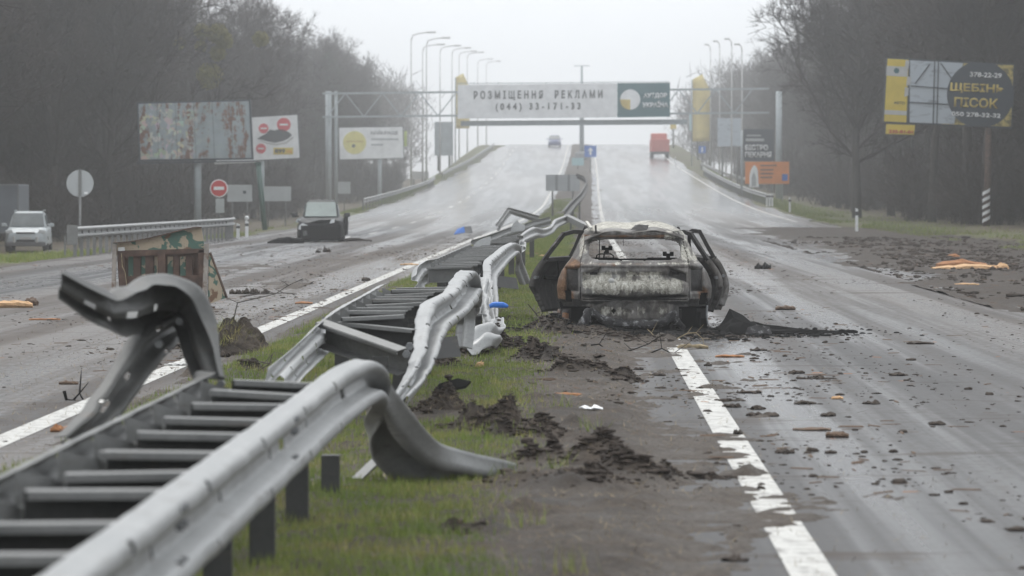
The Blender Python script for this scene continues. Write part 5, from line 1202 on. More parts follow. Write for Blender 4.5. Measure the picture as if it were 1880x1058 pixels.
# charred crumbs round the burnt car: nobody could count them
_n = 9000; X = rng.normal(.62, .95, _n); Y = rng.normal(45.0, .75, _n); s_c = np.clip(rng.lognormal(-4.3, .6, _n), .004, .05)
S3 = np.stack([s_c * rng.uniform(.8, 2.2, _n), s_c * rng.uniform(.8, 1.6, _n), s_c * rng.uniform(.3, .8, _n)], 1)
Vc = ICO_V[None] * (1 + rng.uniform(-.35, .35, (_n, 12, 1))) * S3[:, None, :] + np.stack([X, Y, top_z(X, Y) + S3[:, 2] * .3], 1)[:, None, :]
tag(np_mesh('charred_crumbs', Vc.reshape(-1, 3), (ICO_F[None] + (np.arange(_n) * 12)[:, None, None]).reshape(-1, 3), M['soot']), kind='stuff')
# torn bark and crumbs over the right shoulder
def shoulder_top(X, Y): return road_z(Y) + np.maximum(shoulder_h(X, Y), 0.0)
_n = 9000; Y = 42 + 95 * rng.random(_n) ** 1.3; X = np.clip(rng.normal(10.0, 2.0, _n), 6.5, 15.2); kp = fbm(X * .8, Y * .25, 19, 3) > .45; X, Y = X[kp], Y[kp]; _n = len(X)
s_c = np.clip(rng.lognormal(-3.75, .55, _n), .008, .09); S3 = np.stack([s_c * rng.uniform(.8, 2.4, _n), s_c * rng.uniform(.8, 1.6, _n), s_c * rng.uniform(.3, .9, _n)], 1)
Vc = ICO_V[None] * (1 + rng.uniform(-.35, .35, (_n, 12, 1))) * S3[:, None, :] + np.stack([X, Y, shoulder_top(X, Y) + S3[:, 2] * .3], 1)[:, None, :]
tag(np_mesh('shoulder_crumbs', Vc.reshape(-1, 3), (ICO_F[None] + (np.arange(_n) * 12)[:, None, None]).reshape(-1, 3), M['clod']), kind='stuff')
_n = 260; Y = 50 + 75 * rng.random(_n); X = np.clip(rng.normal(9.5, 1.8, _n), 6.5, 15); Lc = rng.uniform(.05, .20, _n); ac = rng.uniform(0, 3.14, _n); dc = np.stack([np.cos(ac), np.sin(ac), rng.uniform(-.05, .25, _n)], 1) * Lc[:, None]
P0 = np.stack([X, Y, shoulder_top(X, Y) + .01], 1); Pm = np.stack([P0 - np.array([0, .012, 0]), P0 + np.array([0, .012, .012]), P0 + dc + np.array([0, .008, .01]), P0 + dc], 1)
tag(np_mesh('bark_slivers', Pm.reshape(-1, 3), np.arange(_n * 4).reshape(-1, 4), M['wood_old']), kind='stuff')
# turf mound
def mound(name, px, py, wpx, hpx, label, seed, grass=True):
    p = ground_at(px, py); s = FPX / p.y; W_, H_ = wpx / s, hpx / s
    root = empty(name, tuple(p), 0, label, 'turf')
    n, m = 26, 12; V = []
    for j in range(m):
        for i in range(n):
            a = 2 * math.pi * i / n; r = j / (m - 1)
            nn = float(fbm(np.array([math.cos(a) * 2 + r * 2]), np.array([math.sin(a) * 2 + r]), seed, 4, .65)[0])
            rad = W_ / 2 * (0.08 + r) * (.75 + .5 * nn); z = H_ * (1 - r ** 1.7) * (.6 + .8 * nn) - .02
            V.append((math.cos(a) * rad, math.sin(a) * rad, z))
    F = [(j * n + i, (j + 1) * n + i, (j + 1) * n + (i + 1) % n, j * n + (i + 1) % n) for j in range(m - 1) for i in range(n)] + [tuple(range(n))]
    pydata('soil_body', V, F, M['soil'], root, False)
    N = 700; a = rng.uniform(0, 6.28, N); r = rng.random(N) ** .5 * .42
    if grass:
        X, Y = np.cos(a) * r * W_ - W_ * .12, np.sin(a) * r * W_; Z = H_ * (1 - (2 * r) ** 1.7) * .9
        g = blades('turf_grass', X, Y, Z, rng.uniform(.04, .12, N), np.full(N, .007), M['grass'], 1.2); g.parent = root; g['kind'] = 'stuff'
    N = 260; a = rng.uniform(0, 6.28, N); r = rng.random(N) ** .5 * .5
    g = blades('root_straw', np.cos(a) * r * W_, np.sin(a) * r * W_, H_ * (1 - (2 * r) ** 1.7) * .8, rng.uniform(.02, .06, N), np.full(N, .006), M['straw'], 4.0); g.parent = root; g['kind'] = 'stuff'
    return root
mound('turf_mound', 436, 650, 130, 62, 'torn mound of soil with a tuft of green grass beside the left edge line', 701)
mound('soil_lump', 816, 768, 84, 44, 'dark lump of overturned soil behind the bent rail end', 702, False)
mound('soil_lump', 1112, 872, 70, 34, 'brown soil lump at the foot of the muddy ridge near the edge line', 703, False)
# twigs and wires
def twig(name, label, pts, r, mat, cat='branch', Y=None, group=None):
    P = []
    for (px, py) in pts:
        P.append(at(px, py, Y))
    o0 = P[0].copy(); o0.z = gz(o0.x, o0.y)
    mb = MB().tube([p - o0 for p in P], [r * (1 - .6 * i / len(P)) for i in range(len(P))], 5)
    rr = random.Random(int(pts[0][0]))
    for p in P[1:-1]:
        d = Vector((rr.uniform(-1, 1), rr.uniform(-.5, .5), rr.uniform(-.1, .7))).normalized() * rr.uniform(.1, .3)
        mb.tube([p - o0, p - o0 + d * .6, p - o0 + d], [r * .5, r * .4, r * .15], 4)
    o = mb.build(name, M[mat], None); o.location = o0
    return tag(o, label, cat, group)
g1 = ground_at(430, 585).y
twig('bare_twig', 'thin bare twig arching over the left lane above the turf mound', [(428, 590), (436, 556), (470, 548), (505, 540), (530, 524), (556, 512)], .010, 'bark', Y=g1)
twig('bare_twig', 'dark thin branch lying along the left lane left of the white line', [(440, 545), (475, 540), (520, 538), (545, 540)], .012, 'bark', Y=ground_at(480, 545).y)
yw_ = ground_at(1180, 648).y
twig('charred_wire', 'thin charred wire springing up from the mud behind the burnt car', [(1125, 648), (1160, 643), (1190, 632), (1218, 614)], .008, 'soot', 'wire', Y=yw_)
twig('charred_wire', 'black tangled wire on the mud left of the edge line', [(1085, 634), (1100, 632), (1118, 645), (1150, 650), (1200, 648)], .009, 'soot', 'wire', Y=yw_)
twig('charred_wire', 'black wire lying flat behind the burnt car bumper', [(1190, 650), (1215, 640), (1235, 650), (1262, 652), (1330, 653)], .008, 'soot', 'wire', Y=yw_)
twig('dry_stem', 'pale dry stem bent over the edge line behind the burnt car', [(1243, 622), (1262, 612), (1278, 611), (1290, 622), (1293, 636)], .008, 'straw', 'stem', Y=ground_at(1250, 636).y)
twig('dry_stem', 'pale straw stem leaning behind the melted bumper', [(1205, 622), (1196, 612), (1188, 604)], .008, 'straw', 'stem', Y=ground_at(1205, 624).y)
twig('bare_twig', 'dark forked twig standing in the grass left of the burnt car', [(994, 592), (984, 576), (969, 558)], .010, 'bark', Y=ground_at(994, 593).y)
twig('bare_twig', 'short dark twig beside the forked one near the burnt car door', [(990, 590), (996, 574)], .008, 'bark', Y=ground_at(994, 592).y)
twig('bare_twig', 'dark twisted twig on the mud right of the turf mound', [(432, 690), (445, 682), (458, 676), (470, 684), (495, 668), (500, 650)], .010, 'bark', Y=ground_at(450, 692).y)
yl = ground_at(135, 735).y
twig('bent_strap', 'black bent metal strap on the lane left of the twisted rail', [(118, 718), (122, 734), (134, 736), (146, 722), (156, 740)], .016, 'soot', 'debris', Y=yl)
# blue scraps and dark shard
p = at(915, 563, 40.6); o = lump_tube('blue_scrap', [(-.10, 0, 0), (-.04, 0, .02), (.05, 0, .015), (.11, 0, 0)], [.02, .035, .035, .015], M['blue_plastic'], None, 51, 8, .02, .3); o.location = p; tag(o, 'bright blue plastic scrap caught on the crushed rail end', 'debris')
p = ground_at(852, 431)
BL = empty('blue_scrap_sheet', tuple(p), 0, 'bent blue and grey panel lying on the left lane by the barrier', 'debris')
MB().add([(-.42, 0, 0), (-.28, .2, .22), (.0, .1, .32), (.05, -.1, .08)], [(0, 1, 2, 3)]).build('panel_face', M['blue_plastic'], BL).modifiers.new('t', 'SOLIDIFY').thickness = .02
MB().add([(.0, .1, .32), (.28, .15, .34), (.36, 0, .05), (.05, -.1, .06)], [(0, 1, 2, 3)]).build('panel_back', M['plastic_grey'], BL).modifiers.new('t', 'SOLIDIFY').thickness = .02
p = ground_at(830, 755); o = MB().prism([(-.15, 0), (.12, .05), (.16, .10), (.05, .13), (-.10, .08)], .03, (0, 0, .16), ex=(1, .2, 0), ey=(0, .5, .7)).build('dark_shard', M['soot'], None); o.location = (p.x, p.y - .25, p.z); tag(o, 'dark folded shard stuck in the overturned soil lump', 'debris')
# ------------------------------------------------------------------ signs, gantry, hoardings, lamps, roadside rails
def fit_text(name, body, w, h, material, parent, c, rx=90, th=0.02, bold=0.0, spacing=1.0, roll=0.0):
    t = text_mesh(name, body, 1.0, material, parent, (0, 0, 0), (0, 0, 0), 'CENTER', 0.0, bold, spacing)
    me = t.data; n = len(me.vertices); co = np.empty(n * 3, np.float32); me.vertices.foreach_get('co', co); co = co.reshape(-1, 3)
    lo, hi = co.min(0), co.max(0); s = (hi - lo); s[s < 1e-6] = 1
    out = np.zeros_like(co); out[:, 0] = (co[:, 0] - (lo[0] + hi[0]) / 2) / s[0] * w; out[:, 2] = (co[:, 1] - (lo[1] + hi[1]) / 2) / s[1] * h; out[:, 1] = 0
    me.vertices.foreach_set('co', out.ravel()); me.update()
    t.location = c; t.rotation_euler = (0, R(roll), 0); t.scale = (1, 1, 1)
    sd = t.modifiers.new('thickness', 'SOLIDIFY'); sd.thickness = th; sd.offset = 1
    return t
def disc(name, c, r, material, parent, th=.02, n=28, clip=None):
    P = []
    for k in range(n * 2):
        a = math.pi * k / n; x, z = r * math.cos(a), r * math.sin(a)
        if clip: x = min(max(x, clip[0]), clip[1]); z = min(max(z, clip[2]), clip[3])
        P.append((x, z))
    return MB().prism(P[::-1], th, c).build(name, material, parent)
def rect(name, x0, x1, z0, z1, y, material, parent, th=.02):
    return MB().box(((x0 + x1) / 2, y, (z0 + z1) / 2), (x1 - x0, th, z1 - z0)).build(name, material, parent)
# ---- gantry over both carriageways
GY = 300.0; g0 = at(1016, 353, GY)
GA = empty('advertising_gantry', (g0.x, GY, 0), 0, 'grey lattice gantry spanning both carriageways with a wide white advertising board', 'gantry')
G = lambda px, py, dy=0.0: at(px, py, GY + dy) - GA.location
ul = lambda x: 172 - 9 * (x - 595) / 815; ll = lambda x: 215 - 8 * (x - 595) / 815
for nm, f in (('top_chord', ul), ('bottom_chord', ll)):
    for dy in (0.5, 1.7): MB().bar(G(592, f(592), dy), G(1412, f(1412), dy), .16).build(nm, M['steel_grey'], GA)
xs_ = list(range(600, 1412, 34))
for dy in (0.5, 1.7):
    for i, (a, b) in enumerate(zip(xs_[:-1], xs_[1:])):
        fa, fb = (ul, ll) if i % 2 else (ll, ul)
        MB().bar(G(a, fa(a), dy), G(b, fb(b), dy), .09).build('lattice_bar', M['steel_grey'], GA)
for i, a in enumerate(xs_[::2]):
    MB().bar(G(a, ll(a), .55), G(a, ll(a), 1.65), .07).build('cross_tie', M['steel_grey'], GA)
for px, pb in ((603, 388), (1430, 388), (617, 384)):
    top = G(px, 168, 1.1 if px != 617 else 1.9); gzv = gz(at(px, 353, GY).x, GY)
    MB().tube([(top.x, top.y, gzv - .1), (top.x, top.y, top.z)], .26 if px != 617 else .14, 12).build('column', M['steel_grey'], GA, True)
wb = [G(840, 218), G(1133, 216), G(1133, 153), G(840, 156)]
panel('white_board', wb, M['white'], GA, .14, 0.0)
gb = [G(1133.5, 216), G(1230, 214.5), G(1230, 152), G(1133.5, 153)]
panel('green_board', gb, M['teal'], GA, .14, 0.0)
rolld = math.degrees(math.atan2(2.5, 293)) * -1
def gtext(body, px, py, wpx, hpx, m, bold=0.0, sp=1.0):
    c = G(px, py, -.02); s = GY / FPX
    return fit_text('lettering', body, wpx * s, hpx * s, m, GA, c, bold=bold, spacing=sp, roll=rolld)
gtext('РОЗМІЩЕННЯ  РЕКЛАМИ', 988, 175, 236, 18, M['text_dark'], 0.03, 1.75)
gtext('(044) 33-171-33', 988, 197, 156, 16, M['text_dark'], 0.03, 1.7)
gtext('АУТДОР', 1203, 176, 43, 10, M['white'], 0.035); gtext('УКРАЇНА', 1203, 191.5, 47, 11, M['white'], 0.035)
c = G(1157, 183, -.03); r = 18.5 * GY / FPX
disc('logo_disc', c, r, M['white'], GA, .03)
P = [(0, 0)] + [(r * math.cos(R(a)), r * math.sin(R(a))) for a in range(180, 271, 10)]
MB().prism(P, .03, c + Vector((0, -.035, 0))).build('logo_wedge', M['gold'], GA)
MB().bar(G(846, 227, 1.0), G(1262, 224, 1.0), .7, .42).build('service_walkway', M['steel_grey'], GA)
MB().bar(G(840, 153.5, .1), G(1230, 150.5, .1), .06).build('board_rail', M['steel_grey'], GA)
for px in range(870, 1225, 44): MB().bar(G(px, 154, .0), G(px + 1, 151, .5), .05).build('rail_stay', M['steel_grey'], GA)
# mast in the median far behind, seen through the gantry
p = at(1068, 300, 420)
ms = empty('lamp_mast', (p.x, 420, gz(p.x, 420)), 0, 'tall mast standing in the median straight behind the gantry board', 'lamp post')
MB().tube([(0, 0, 0), (0, 0, 5), (0, 0, 11)], [.30, .26, .12], 10).build('pole', M['steel_grey'], ms, True)
MB().bar((-.9, 0, 11), (.9, 0, 11), .09).build('lamp_arm', M['steel_grey'], ms)
mb_ = MB().box((0, 0, .5), (1.6, 1.6, 1.0)); mb_.build('mast_base', M['grey'], ms, bevel=.2)
# ---- hoardings
def hoarding(name, label, pix, Y, base_px=None, pole_r=.16, pole_mat='steel_grey', th=.25):
    """root at the pole foot; returns the root and a mapper from photo pixel to the board's local plane"""
    cx_ = base_px if base_px else sum(p[0] for p in pix) / 4
    p = at(cx_, 353, Y); z = gz(p.x, Y)
    root = empty(name, (p.x, Y, z), 0, label, 'billboard')
    L = lambda px, py, dy=0.0: at(px, py, Y + dy) - root.location
    q = [L(*pix[3]), L(*pix[2]), L(*pix[1]), L(*pix[0])]
    panel('board_frame', q, M['slate'] if name != 'x' else None, root, th, 0.0)
    zb = min(v.z for v in q)
    return root, L, zb
S_ = lambda Y: Y / FPX
# rusty one
Y = 186; pix = [(251, 188), (460, 183), (465, 293), (255, 297)]
RH, L, zb = hoarding('rusty_billboard', 'large old billboard of rusty metal sheets with shreds of peeling posters', pix, Y, 362)
lerp = lambda a, b, t: (a[0] + (b[0] - a[0]) * t, a[1] + (b[1] - a[1]) * t)
tl, tr, br, bl = (254, 191), (457, 186), (462, 290), (258, 293)
for k in range(6):
    a, b, t0, t1 = lerp(bl, br, k / 6 + .002), lerp(bl, br, (k + 1) / 6 - .002), lerp(tl, tr, k / 6 + .002), lerp(tl, tr, (k + 1) / 6 - .002)
    o = panel('metal_sheet', [L(*a, -.02), L(*b, -.02), L(*t1, -.02), L(*t0, -.02)], M['hoarding'], RH, .012, .02 + .012 * (k % 2))
MB().tube([(0, .25, -.2), (0, .25, zb + 1.5)], .19, 12).build('pole', M['steel_grey'], RH, True)
a, b = L(251, 300, .1), L(470, 296, .1); MB().bar(a, b, .5, .06).build('catwalk', M['slate'], RH)
# shoe advert behind it
Y = 254; pix = [(392, 219), (546, 210), (551, 291), (396, 299)]
SH, L, zb = hoarding('shoe_billboard', 'white billboard with dark shoes and red discs, half hidden behind the rusty one', pix, Y, 470, th=.2)
panel('poster', [L(397, 298, -.02), L(550, 290, -.02), L(545.5, 211, -.02), L(393, 220, -.02)], M['white'], SH, .01, .02)
s = S_(Y)
for px, py, r in ((484, 236, 9), (521, 229, 12.5), (479, 273, 9)): disc('red_disc', L(px, py, -.06), r * s, M['pink_red'], SH, .02)
for px, py, r in ((484, 236, 9), (521, 229, 12.5), (479, 273, 9)): rect('disc_text', *(lambda c: (c.x - r * s * .6, c.x + r * s * .6, c.z - r * s * .14, c.z + r * s * .14, c.y))(L(px, py, -.08)), M['white'], SH)
c0 = L(505, 248, -.06)
MB().prism([((px - 505) * s, (248 - py) * s) for px, py in ((472, 255), (480, 250), (488, 246), (496, 238), (504, 240), (510, 238), (520, 238), (530, 243), (536, 248), (530, 254), (520, 259), (505, 262), (492, 260), (482, 257))][::-1], .02, c0).build('shoe_picture', M['shoe'], SH)
MB().prism([((px - 505) * s, (248 - py) * s) for px, py in ((474, 257), (492, 262), (508, 264.5), (524, 261), (538, 251), (539, 253), (526, 264), (508, 267), (490, 264.5))], .02, c0 + Vector((0, .005, 0))).build('shoe_sole', M['white_dirty'], SH)
c1 = L(520, 277.5, -.06); rect('price_box', c1.x - 18 * s, c1.x + 18 * s, c1.z - 6 * s, c1.z + 6 * s, c1.y, M['yellow'], SH)
fit_text('lettering', '899', 19 * s, 8 * s, M['text_dark'], SH, c1 + Vector((-6 * s, -.03, 0)), bold=.03); fit_text('lettering', 'грн', 9 * s, 4 * s, M['orange'], SH, c1 + Vector((11 * s, -.03, -1.5 * s)))
MB().bar(L(394, 300, .05), L(470, 297, .05), .4, .12).build('catwalk', M['white_dirty'], SH)
MB().tube([(0.4, .25, -.6), (0.4, .25, zb + 1.5)], .18, 10).build('pole', M['steel_grey'], SH, True)
p0, p1 = at(487, 425, 172), at(474, 300, 172)
LP = empty('leaning_pole', (p0.x, 172, gz(p0.x, 172)), 0, 'dark green pole leaning between the two blank sign backs', 'pole')
MB().tube([(0, 0, -.2), (p1.x - p0.x, 0, p1.z - LP.location.z)], .13, 10).build('pole', M['green_pole'], LP, True)
MB().box((p1.x - p0.x, 0, p1.z - LP.location.z), (.3, .3, .1)).build('cap', M['green_pole'], LP)
# yellow disc hoarding
Y = 338; pix = [(621, 234), (740, 232), (742, 291), (623, 294)]
YB, L, zb = hoarding('yellow_disc_billboard', 'white billboard with a pale yellow disc, under the left end of the gantry', pix, Y, 697, th=.2)
s = S_(Y)
panel('poster', [L(624, 293, -.02), L(741, 290, -.02), L(739, 233, -.02), L(622.5, 235, -.02)], M['white'], YB, .01, .02)
disc('yellow_disc', L(651, 262, -.06), 21 * s, M['pale_yellow'], YB)
c = L(651, 260, -.08); rect('text_line', c.x - 16 * s, c.x + 16 * s, c.z - 1 * s, c.z + 1 * s, c.y, M['gold'], YB)
disc('dot', L(649, 268, -.08), 3 * s, M['slate'], YB)
fit_text('lettering', 'НАЙКРАЩЕ', 50 * s, 9 * s, M['grey'], YB, L(706, 243.5, -.05), bold=.03)
for py, w in ((256, 50), (266, 22)):
    c = L(681 + w / 2, py, -.05); rect('text_line', c.x - w * s / 2, c.x + w * s / 2, c.z - 1.6 * s, c.z + 1.6 * s, c.y, M['sign_back'], YB)
MB().tube([(0, .25, -.2), (0, .25, zb + 1)], .20, 10).build('pole', M['steel_grey'], YB, True)
a = L(744, 254, .6); rect('side_panel', a.x - 2 * s, a.x + 3 * s, a.z - 15 * s, a.z + 13 * s, a.y, M['lime'], YB, .3)
for px in (682, 717): rect('floodlight', *(lambda c: (c.x - 2 * s, c.x + 2 * s, c.z - 2.5 * s, c.z + 2.5 * s, c.y))(L(px, 298, -.8)), M['white'], YB, .2)
# right hoarding: torn vinyl, gold print and dark disc
Y = 169; pix = [(1628, 106), (1863, 118), (1858, 236), (1621, 225)]
RB, L, zb = hoarding('torn_billboard', 'yellow and grey torn billboard before the dark wood on the right', pix, Y, 1812, th=.22)
s = S_(Y)
quad = lambda a, b, c, d, dy: [L(*d, dy), L(*c, dy), L(*b, dy), L(*a, dy)]
panel('yellow_poster', quad((1629.5, 108), (1668, 110), (1664, 225), (1623, 223), -.02), M['yellow'], RB, .01, .02)
panel('white_band', quad((1628, 121), (1667, 123), (1666, 141), (1627, 139), -.045), M['white_dirty'], RB, .01, .01)
panel('white_band', quad((1624, 202), (1665, 204), (1664.5, 212), (1623.5, 210), -.045), M['white_dirty'], RB, .01, .01)
fit_text('lettering', 'АВТО', 20 * s, 5 * s, M['slate'], RB, L(1651, 189, -.05), roll=2.5)
disc('emblem', L(1646, 130, -.06), 5 * s, M['teal'], RB, .01)
panel('vinyl_sheet', quad((1671, 111), (1768, 116), (1752, 228), (1670, 225), -.02), M['vinyl'], RB, .01, .02)
panel('gold_sheet', quad((1768.3, 116), (1861, 120), (1856, 233), (1727, 228), -.01), M['gold_print'], RB, .01, .012)
cc = L(1800, 174, -.05)
disc('dark_disc', cc, 61 * s, M['slate'], RB, .02, 28, (-61 * s, 61 * s, -57 * s, 57 * s))
panel('dark_panel', quad((1777, 116), (1832, 119), (1826, 175), (1745, 178), -.055), M['slate'], RB, .01, .01)
for body, px, py, w, h, m in (('378-22-29', 1810, 138, 58, 9, 'white'), ('ЩЕБІНЬ', 1794, 163, 98, 18, 'gold'), ('ПІСОК', 1792, 189, 80, 18, 'gold'), ('050 278-32-32', 1792, 211, 90, 8, 'white')):
    fit_text('lettering', body, w * s, h * s, M[m], RB, L(px, py, -.09), bold=.03, roll=2.6)
for a, b in (((1716, 113), (1713, 227)), ((1723, 113), (1720, 227)), ((1707, 118), (1680, 154)), ((1727, 116), (1758, 160)), ((1672, 158), (1765, 165)), ((1670, 188), (1758, 193))):
    MB().bar(L(*a, -.06), L(*b, -.06), .05).build('cable', M['slate'], RB)
for a in ((1665, 120), (1668, 150), (1664, 170)): MB().prism([(-.1, -.2), (.08, -.15), (.12, .2), (-.06, .25)], .02, L(*a, -.07)).build('torn_strip', M['white_dirty'], RB)
panel('small_board', quad((1627, 228), (1680, 230), (1678, 248), (1626, 246), -.02), M['yellow'], RB, .04, .02)
fit_text('lettering', '235-81-01', 44 * s, 6 * s, M['red'], RB, L(1654, 242, -.07), bold=.03, roll=2.0)
pt_ = L(1815, 232, .2); MB().tube([(-.02, .1, 0), (pt_.x * .6, .15, 2.5), (pt_.x, .2, pt_.z)], [.17, .16, .14], 12).build('pole', M['rust'], RB, True)
for k in range(5):
    z0 = .15 + k * .32; o = MB()
    for j in range(6):
        a0 = math.pi + math.pi * j / 5
        o.add([(math.cos(a0) * .185 - .02, math.sin(a0) * .185 + .1, z0 + j * .05), (math.cos(a0) * .185 - .02, math.sin(a0) * .185 + .1, z0 + .16 + j * .05)], [])
    n0 = [(2 * j, 2 * j + 2, 2 * j + 3, 2 * j + 1) for j in range(5)]; o.f = n0
    o.build('white_stripe', M['white'], RB).modifiers.new('t', 'SOLIDIFY').thickness = .01
# ---- small road signs
def post_sign(name, label, px, py, wpx, hpx, Y, shape, mat, legs=1, cat='road sign', th=.03, base=None, leg_r=.035):
    p = at(px, 353, Y); z = gz(p.x, Y) if base is None else base
    root = empty(name, (p.x, Y, z), 0, label, cat); s = S_(Y); c = at(px, py, Y) - root.location
    c.x = 0
    if shape == 'round': f = disc('face', c, wpx * s / 2, M[mat], root, th)
    else: f = rect('face', -wpx * s / 2, wpx * s / 2, c.z - hpx * s / 2, c.z + hpx * s / 2, c.y, M[mat], root, th)
    xs_ = [0] if legs == 1 else [-wpx * s * .3, wpx * s * .3]
    for x in xs_:
        MB().tube([(x, .06, -.1), (x, .06, c.z + (hpx or wpx) * s * .45)], leg_r, 8).build('leg', M['galv_dull'], root, True)
    return root, c, s
rt, c, s = post_sign('round_sign', 'back of a large round traffic sign on a pole at the left roadside', 147, 337, 50, 50, 119, 'round', 'sign_back', base=None)
MB().bar((0, -.04, c.z - .44), (0, -.04, c.z + .44), .09, .05, up=(0, 1, 0)).build('mounting_rail', M['galv_dull'], rt); MB().box((.2, -.03, c.z - .32), (.12, .02, .08)).build('sticker', M['white'], rt)
MB().tube([(0, -.03, -.1), (0, -.03, c.z - .4)], .045, 8).build('pole', M['galv_dull'], rt, True)
rt, c, s = post_sign('no_entry_sign', 'red round no-entry sign with a white bar on the left roadside', 402, 346, 33, 33, 150, 'round', 'white')
disc('red_field', c + Vector((0, -.03, 0)), 14.5 * s, M['red'], rt, .02); rect('white_bar', -9.5 * s, 9.5 * s, c.z - 3 * s, c.z + 3 * s, c.y - .05, M['white'], rt)
c2 = at(404, 378, 150) - rt.location; rect('plate_below', c2.x - 8 * s, c2.x + 8 * s, c2.z - 13 * s, c2.z + 13 * s, -.04, M['sign_back'], rt)
rt, c, s = post_sign('blank_sign', 'blank back of a rectangular sign beside the no-entry sign', 440, 355, 46, 31, 178, 'rect', 'sign_back', 2); MB().box((.25 * 1, -.03, c.z + .05), (.16, .02, .14)).build('dark_patch', M['slate'], rt)
post_sign('blank_sign', 'blank back of a rectangular sign right of the leaning green pole', 508, 356, 53, 27, 186, 'rect', 'sign_back', 2)
post_sign('blank_sign', 'small pale sign back in the fog right of the gantry left column', 632, 345, 23, 22, 250, 'rect', 'sign_back', 1)
Y = 205; rt, c, s = post_sign('median_sign', 'back of a wide grey direction sign standing in the median under the curled rail', 1033, 336, 62, 30, Y, 'rect', 'sign_back', 2, leg_r=.05)
for x in (-.35, .35): MB().box((x, -.035, c.z), (.14, .04, 30 * s)).build('stiffener', M['grey'], rt)
rt, c, s = post_sign('blue_sign', 'blue square road sign on a short post in the foggy median', 1084, 278, 22, 21, 372, 'rect', 'blue', 1, leg_r=.07)
MB().prism([(-.12, -.4), (.12, -.4), (.12, .05), (.3, .05), (0, .42), (-.3, .05), (-.12, .05)], .02, c + Vector((0, -.04, 0))).build('white_arrow', M['white'], rt)
rt, c, s = post_sign('blue_sign', 'paler blue sign low in the median left of the square blue sign', 1061, 297, 22, 14, 385, 'rect', 'cyan_pale', 1, leg_r=.07)
# orange and black signs on the right
Y = 285; s = S_(Y)
p = at(1393, 353, Y); BS = empty('black_sign', (p.x, Y, gz(p.x, Y)), 0, 'tall black cafe sign with white lettering above the orange sign on the right', 'sign')
L = lambda px, py, dy=0.: at(px, py, Y + dy) - BS.location
panel('board', [L(1365, 296), L(1421, 296), L(1421, 237), L(1365, 237)], M['slate'], BS, .12, 0)
for px, py, w in ((1384, 249, 26),): 
    c = L(px, py, -.04); rect('text_line', c.x - w * s / 2, c.x + w * s / 2, c.z - 1.2 * s, c.z + 1.2 * s, c.y, M['sign_back'], BS)
c = L(1386, 257, -.04); rect('text_line', c.x - 17 * s, c.x + 17 * s, c.z - 2.5 * s, c.z + 2.5 * s, c.y, M['sign_back'], BS)
fit_text('lettering', 'БІСТРО', 42 * s, 10 * s, M['white'], BS, L(1389, 271, -.03), bold=.03); fit_text('lettering', 'ПЕКАРНЯ', 48 * s, 10 * s, M['white'], BS, L(1392, 284, -.03), bold=.03)
for px in (1362, 1418): q = L(px, 240, .2); MB().tube([(q.x, q.y, -.2), (q.x, q.y, q.z)], .08, 8).build('post', M['steel_grey'], BS, True)
Y = 275; s = S_(Y)
p = at(1408, 353, Y); OS = empty('orange_sign', (p.x, Y, gz(p.x, Y)), 0, 'orange board with a white pointed tower shape below the black cafe sign', 'sign')
L = lambda px, py, dy=0.: at(px, py, Y + dy) - OS.location
panel('board', [L(1368, 338), L(1449, 338), L(1449, 297), L(1368, 297)], M['orange'], OS, .10, 0)
MB().prism([((px - 1384) * s, (322 - py) * s) for px, py in ((1376, 344), (1376, 322), (1378, 313), (1381, 307), (1385, 303), (1389, 307), (1391, 313), (1392, 322), (1393, 344))][::-1], .03, L(1384, 322, -.05)).build('tower_shape', M['white'], OS)
MB().prism([((px - 1384) * s, (322 - py) * s) for px, py in ((1380, 342), (1380, 326), (1384, 316), (1388, 326), (1388, 342))][::-1], .02, L(1384, 322, -.08)).build('tower_door', M['sign_back'], OS)
c = L(1441, 326, -.05); rect('blue_square', c.x - 5 * s, c.x + 5 * s, c.z - 6 * s, c.z + 6 * s, c.y, M['blue'], OS)
for py, w in ((304, 30), (312, 24), (319, 24), (326, 22)): c = L(1396 + w / 2, py, -.05); rect('text_line', c.x - w * s / 2, c.x + w * s / 2, c.z - .9 * s, c.z + .9 * s, c.y, M['rust'], OS)
for px in (1380, 1436): q = L(px, 300, .2); MB().tube([(q.x, q.y, -.2), (q.x, q.y, q.z)], .07, 8).build('post', M['steel_grey'], OS, True)
post_sign('roadside_board', 'pale mottled board on two posts in the fog left of the black cafe sign', 1340, 243, 46, 52, 335, 'rect', 'vinyl', 2, 'sign', .1, None, .09)
post_sign('roadside_board', 'pale cyan box sign hanging in the fog under the right yellow banner', 1281, 225, 31, 30, 430, 'rect', 'cyan_pale', 1, 'sign', .3, None, .12)
rt, c, s = post_sign('blue_sign', 'small blue road sign in the fog on the right roadside', 1289, 275, 13, 13, 385, 'rect', 'blue', 1, 'road sign', .04, None, .06); rect('white_bar', -.08, .08, c.z - .25, c.z + .25, c.y - .04, M['white'], rt)
post_sign('yellow_box_sign', 'small yellow box sign in the fog above the red truck', 1236, 233, 11, 8, 480, 'rect', 'yellow', 1, 'sign', .3, None, .12)
post_sign('price_pylon', 'pale tall sign pylon in the fog under the left end of the white board', 815, 255, 34, 62, 400, 'rect', 'steel_grey', 2, 'sign', .4, None, .12)
post_sign('roadside_board', 'light panel low in the fog behind the yellow disc billboard', 770, 322, 34, 14, 380, 'rect', 'white_dirty', 2, 'sign', .2, None, .08)
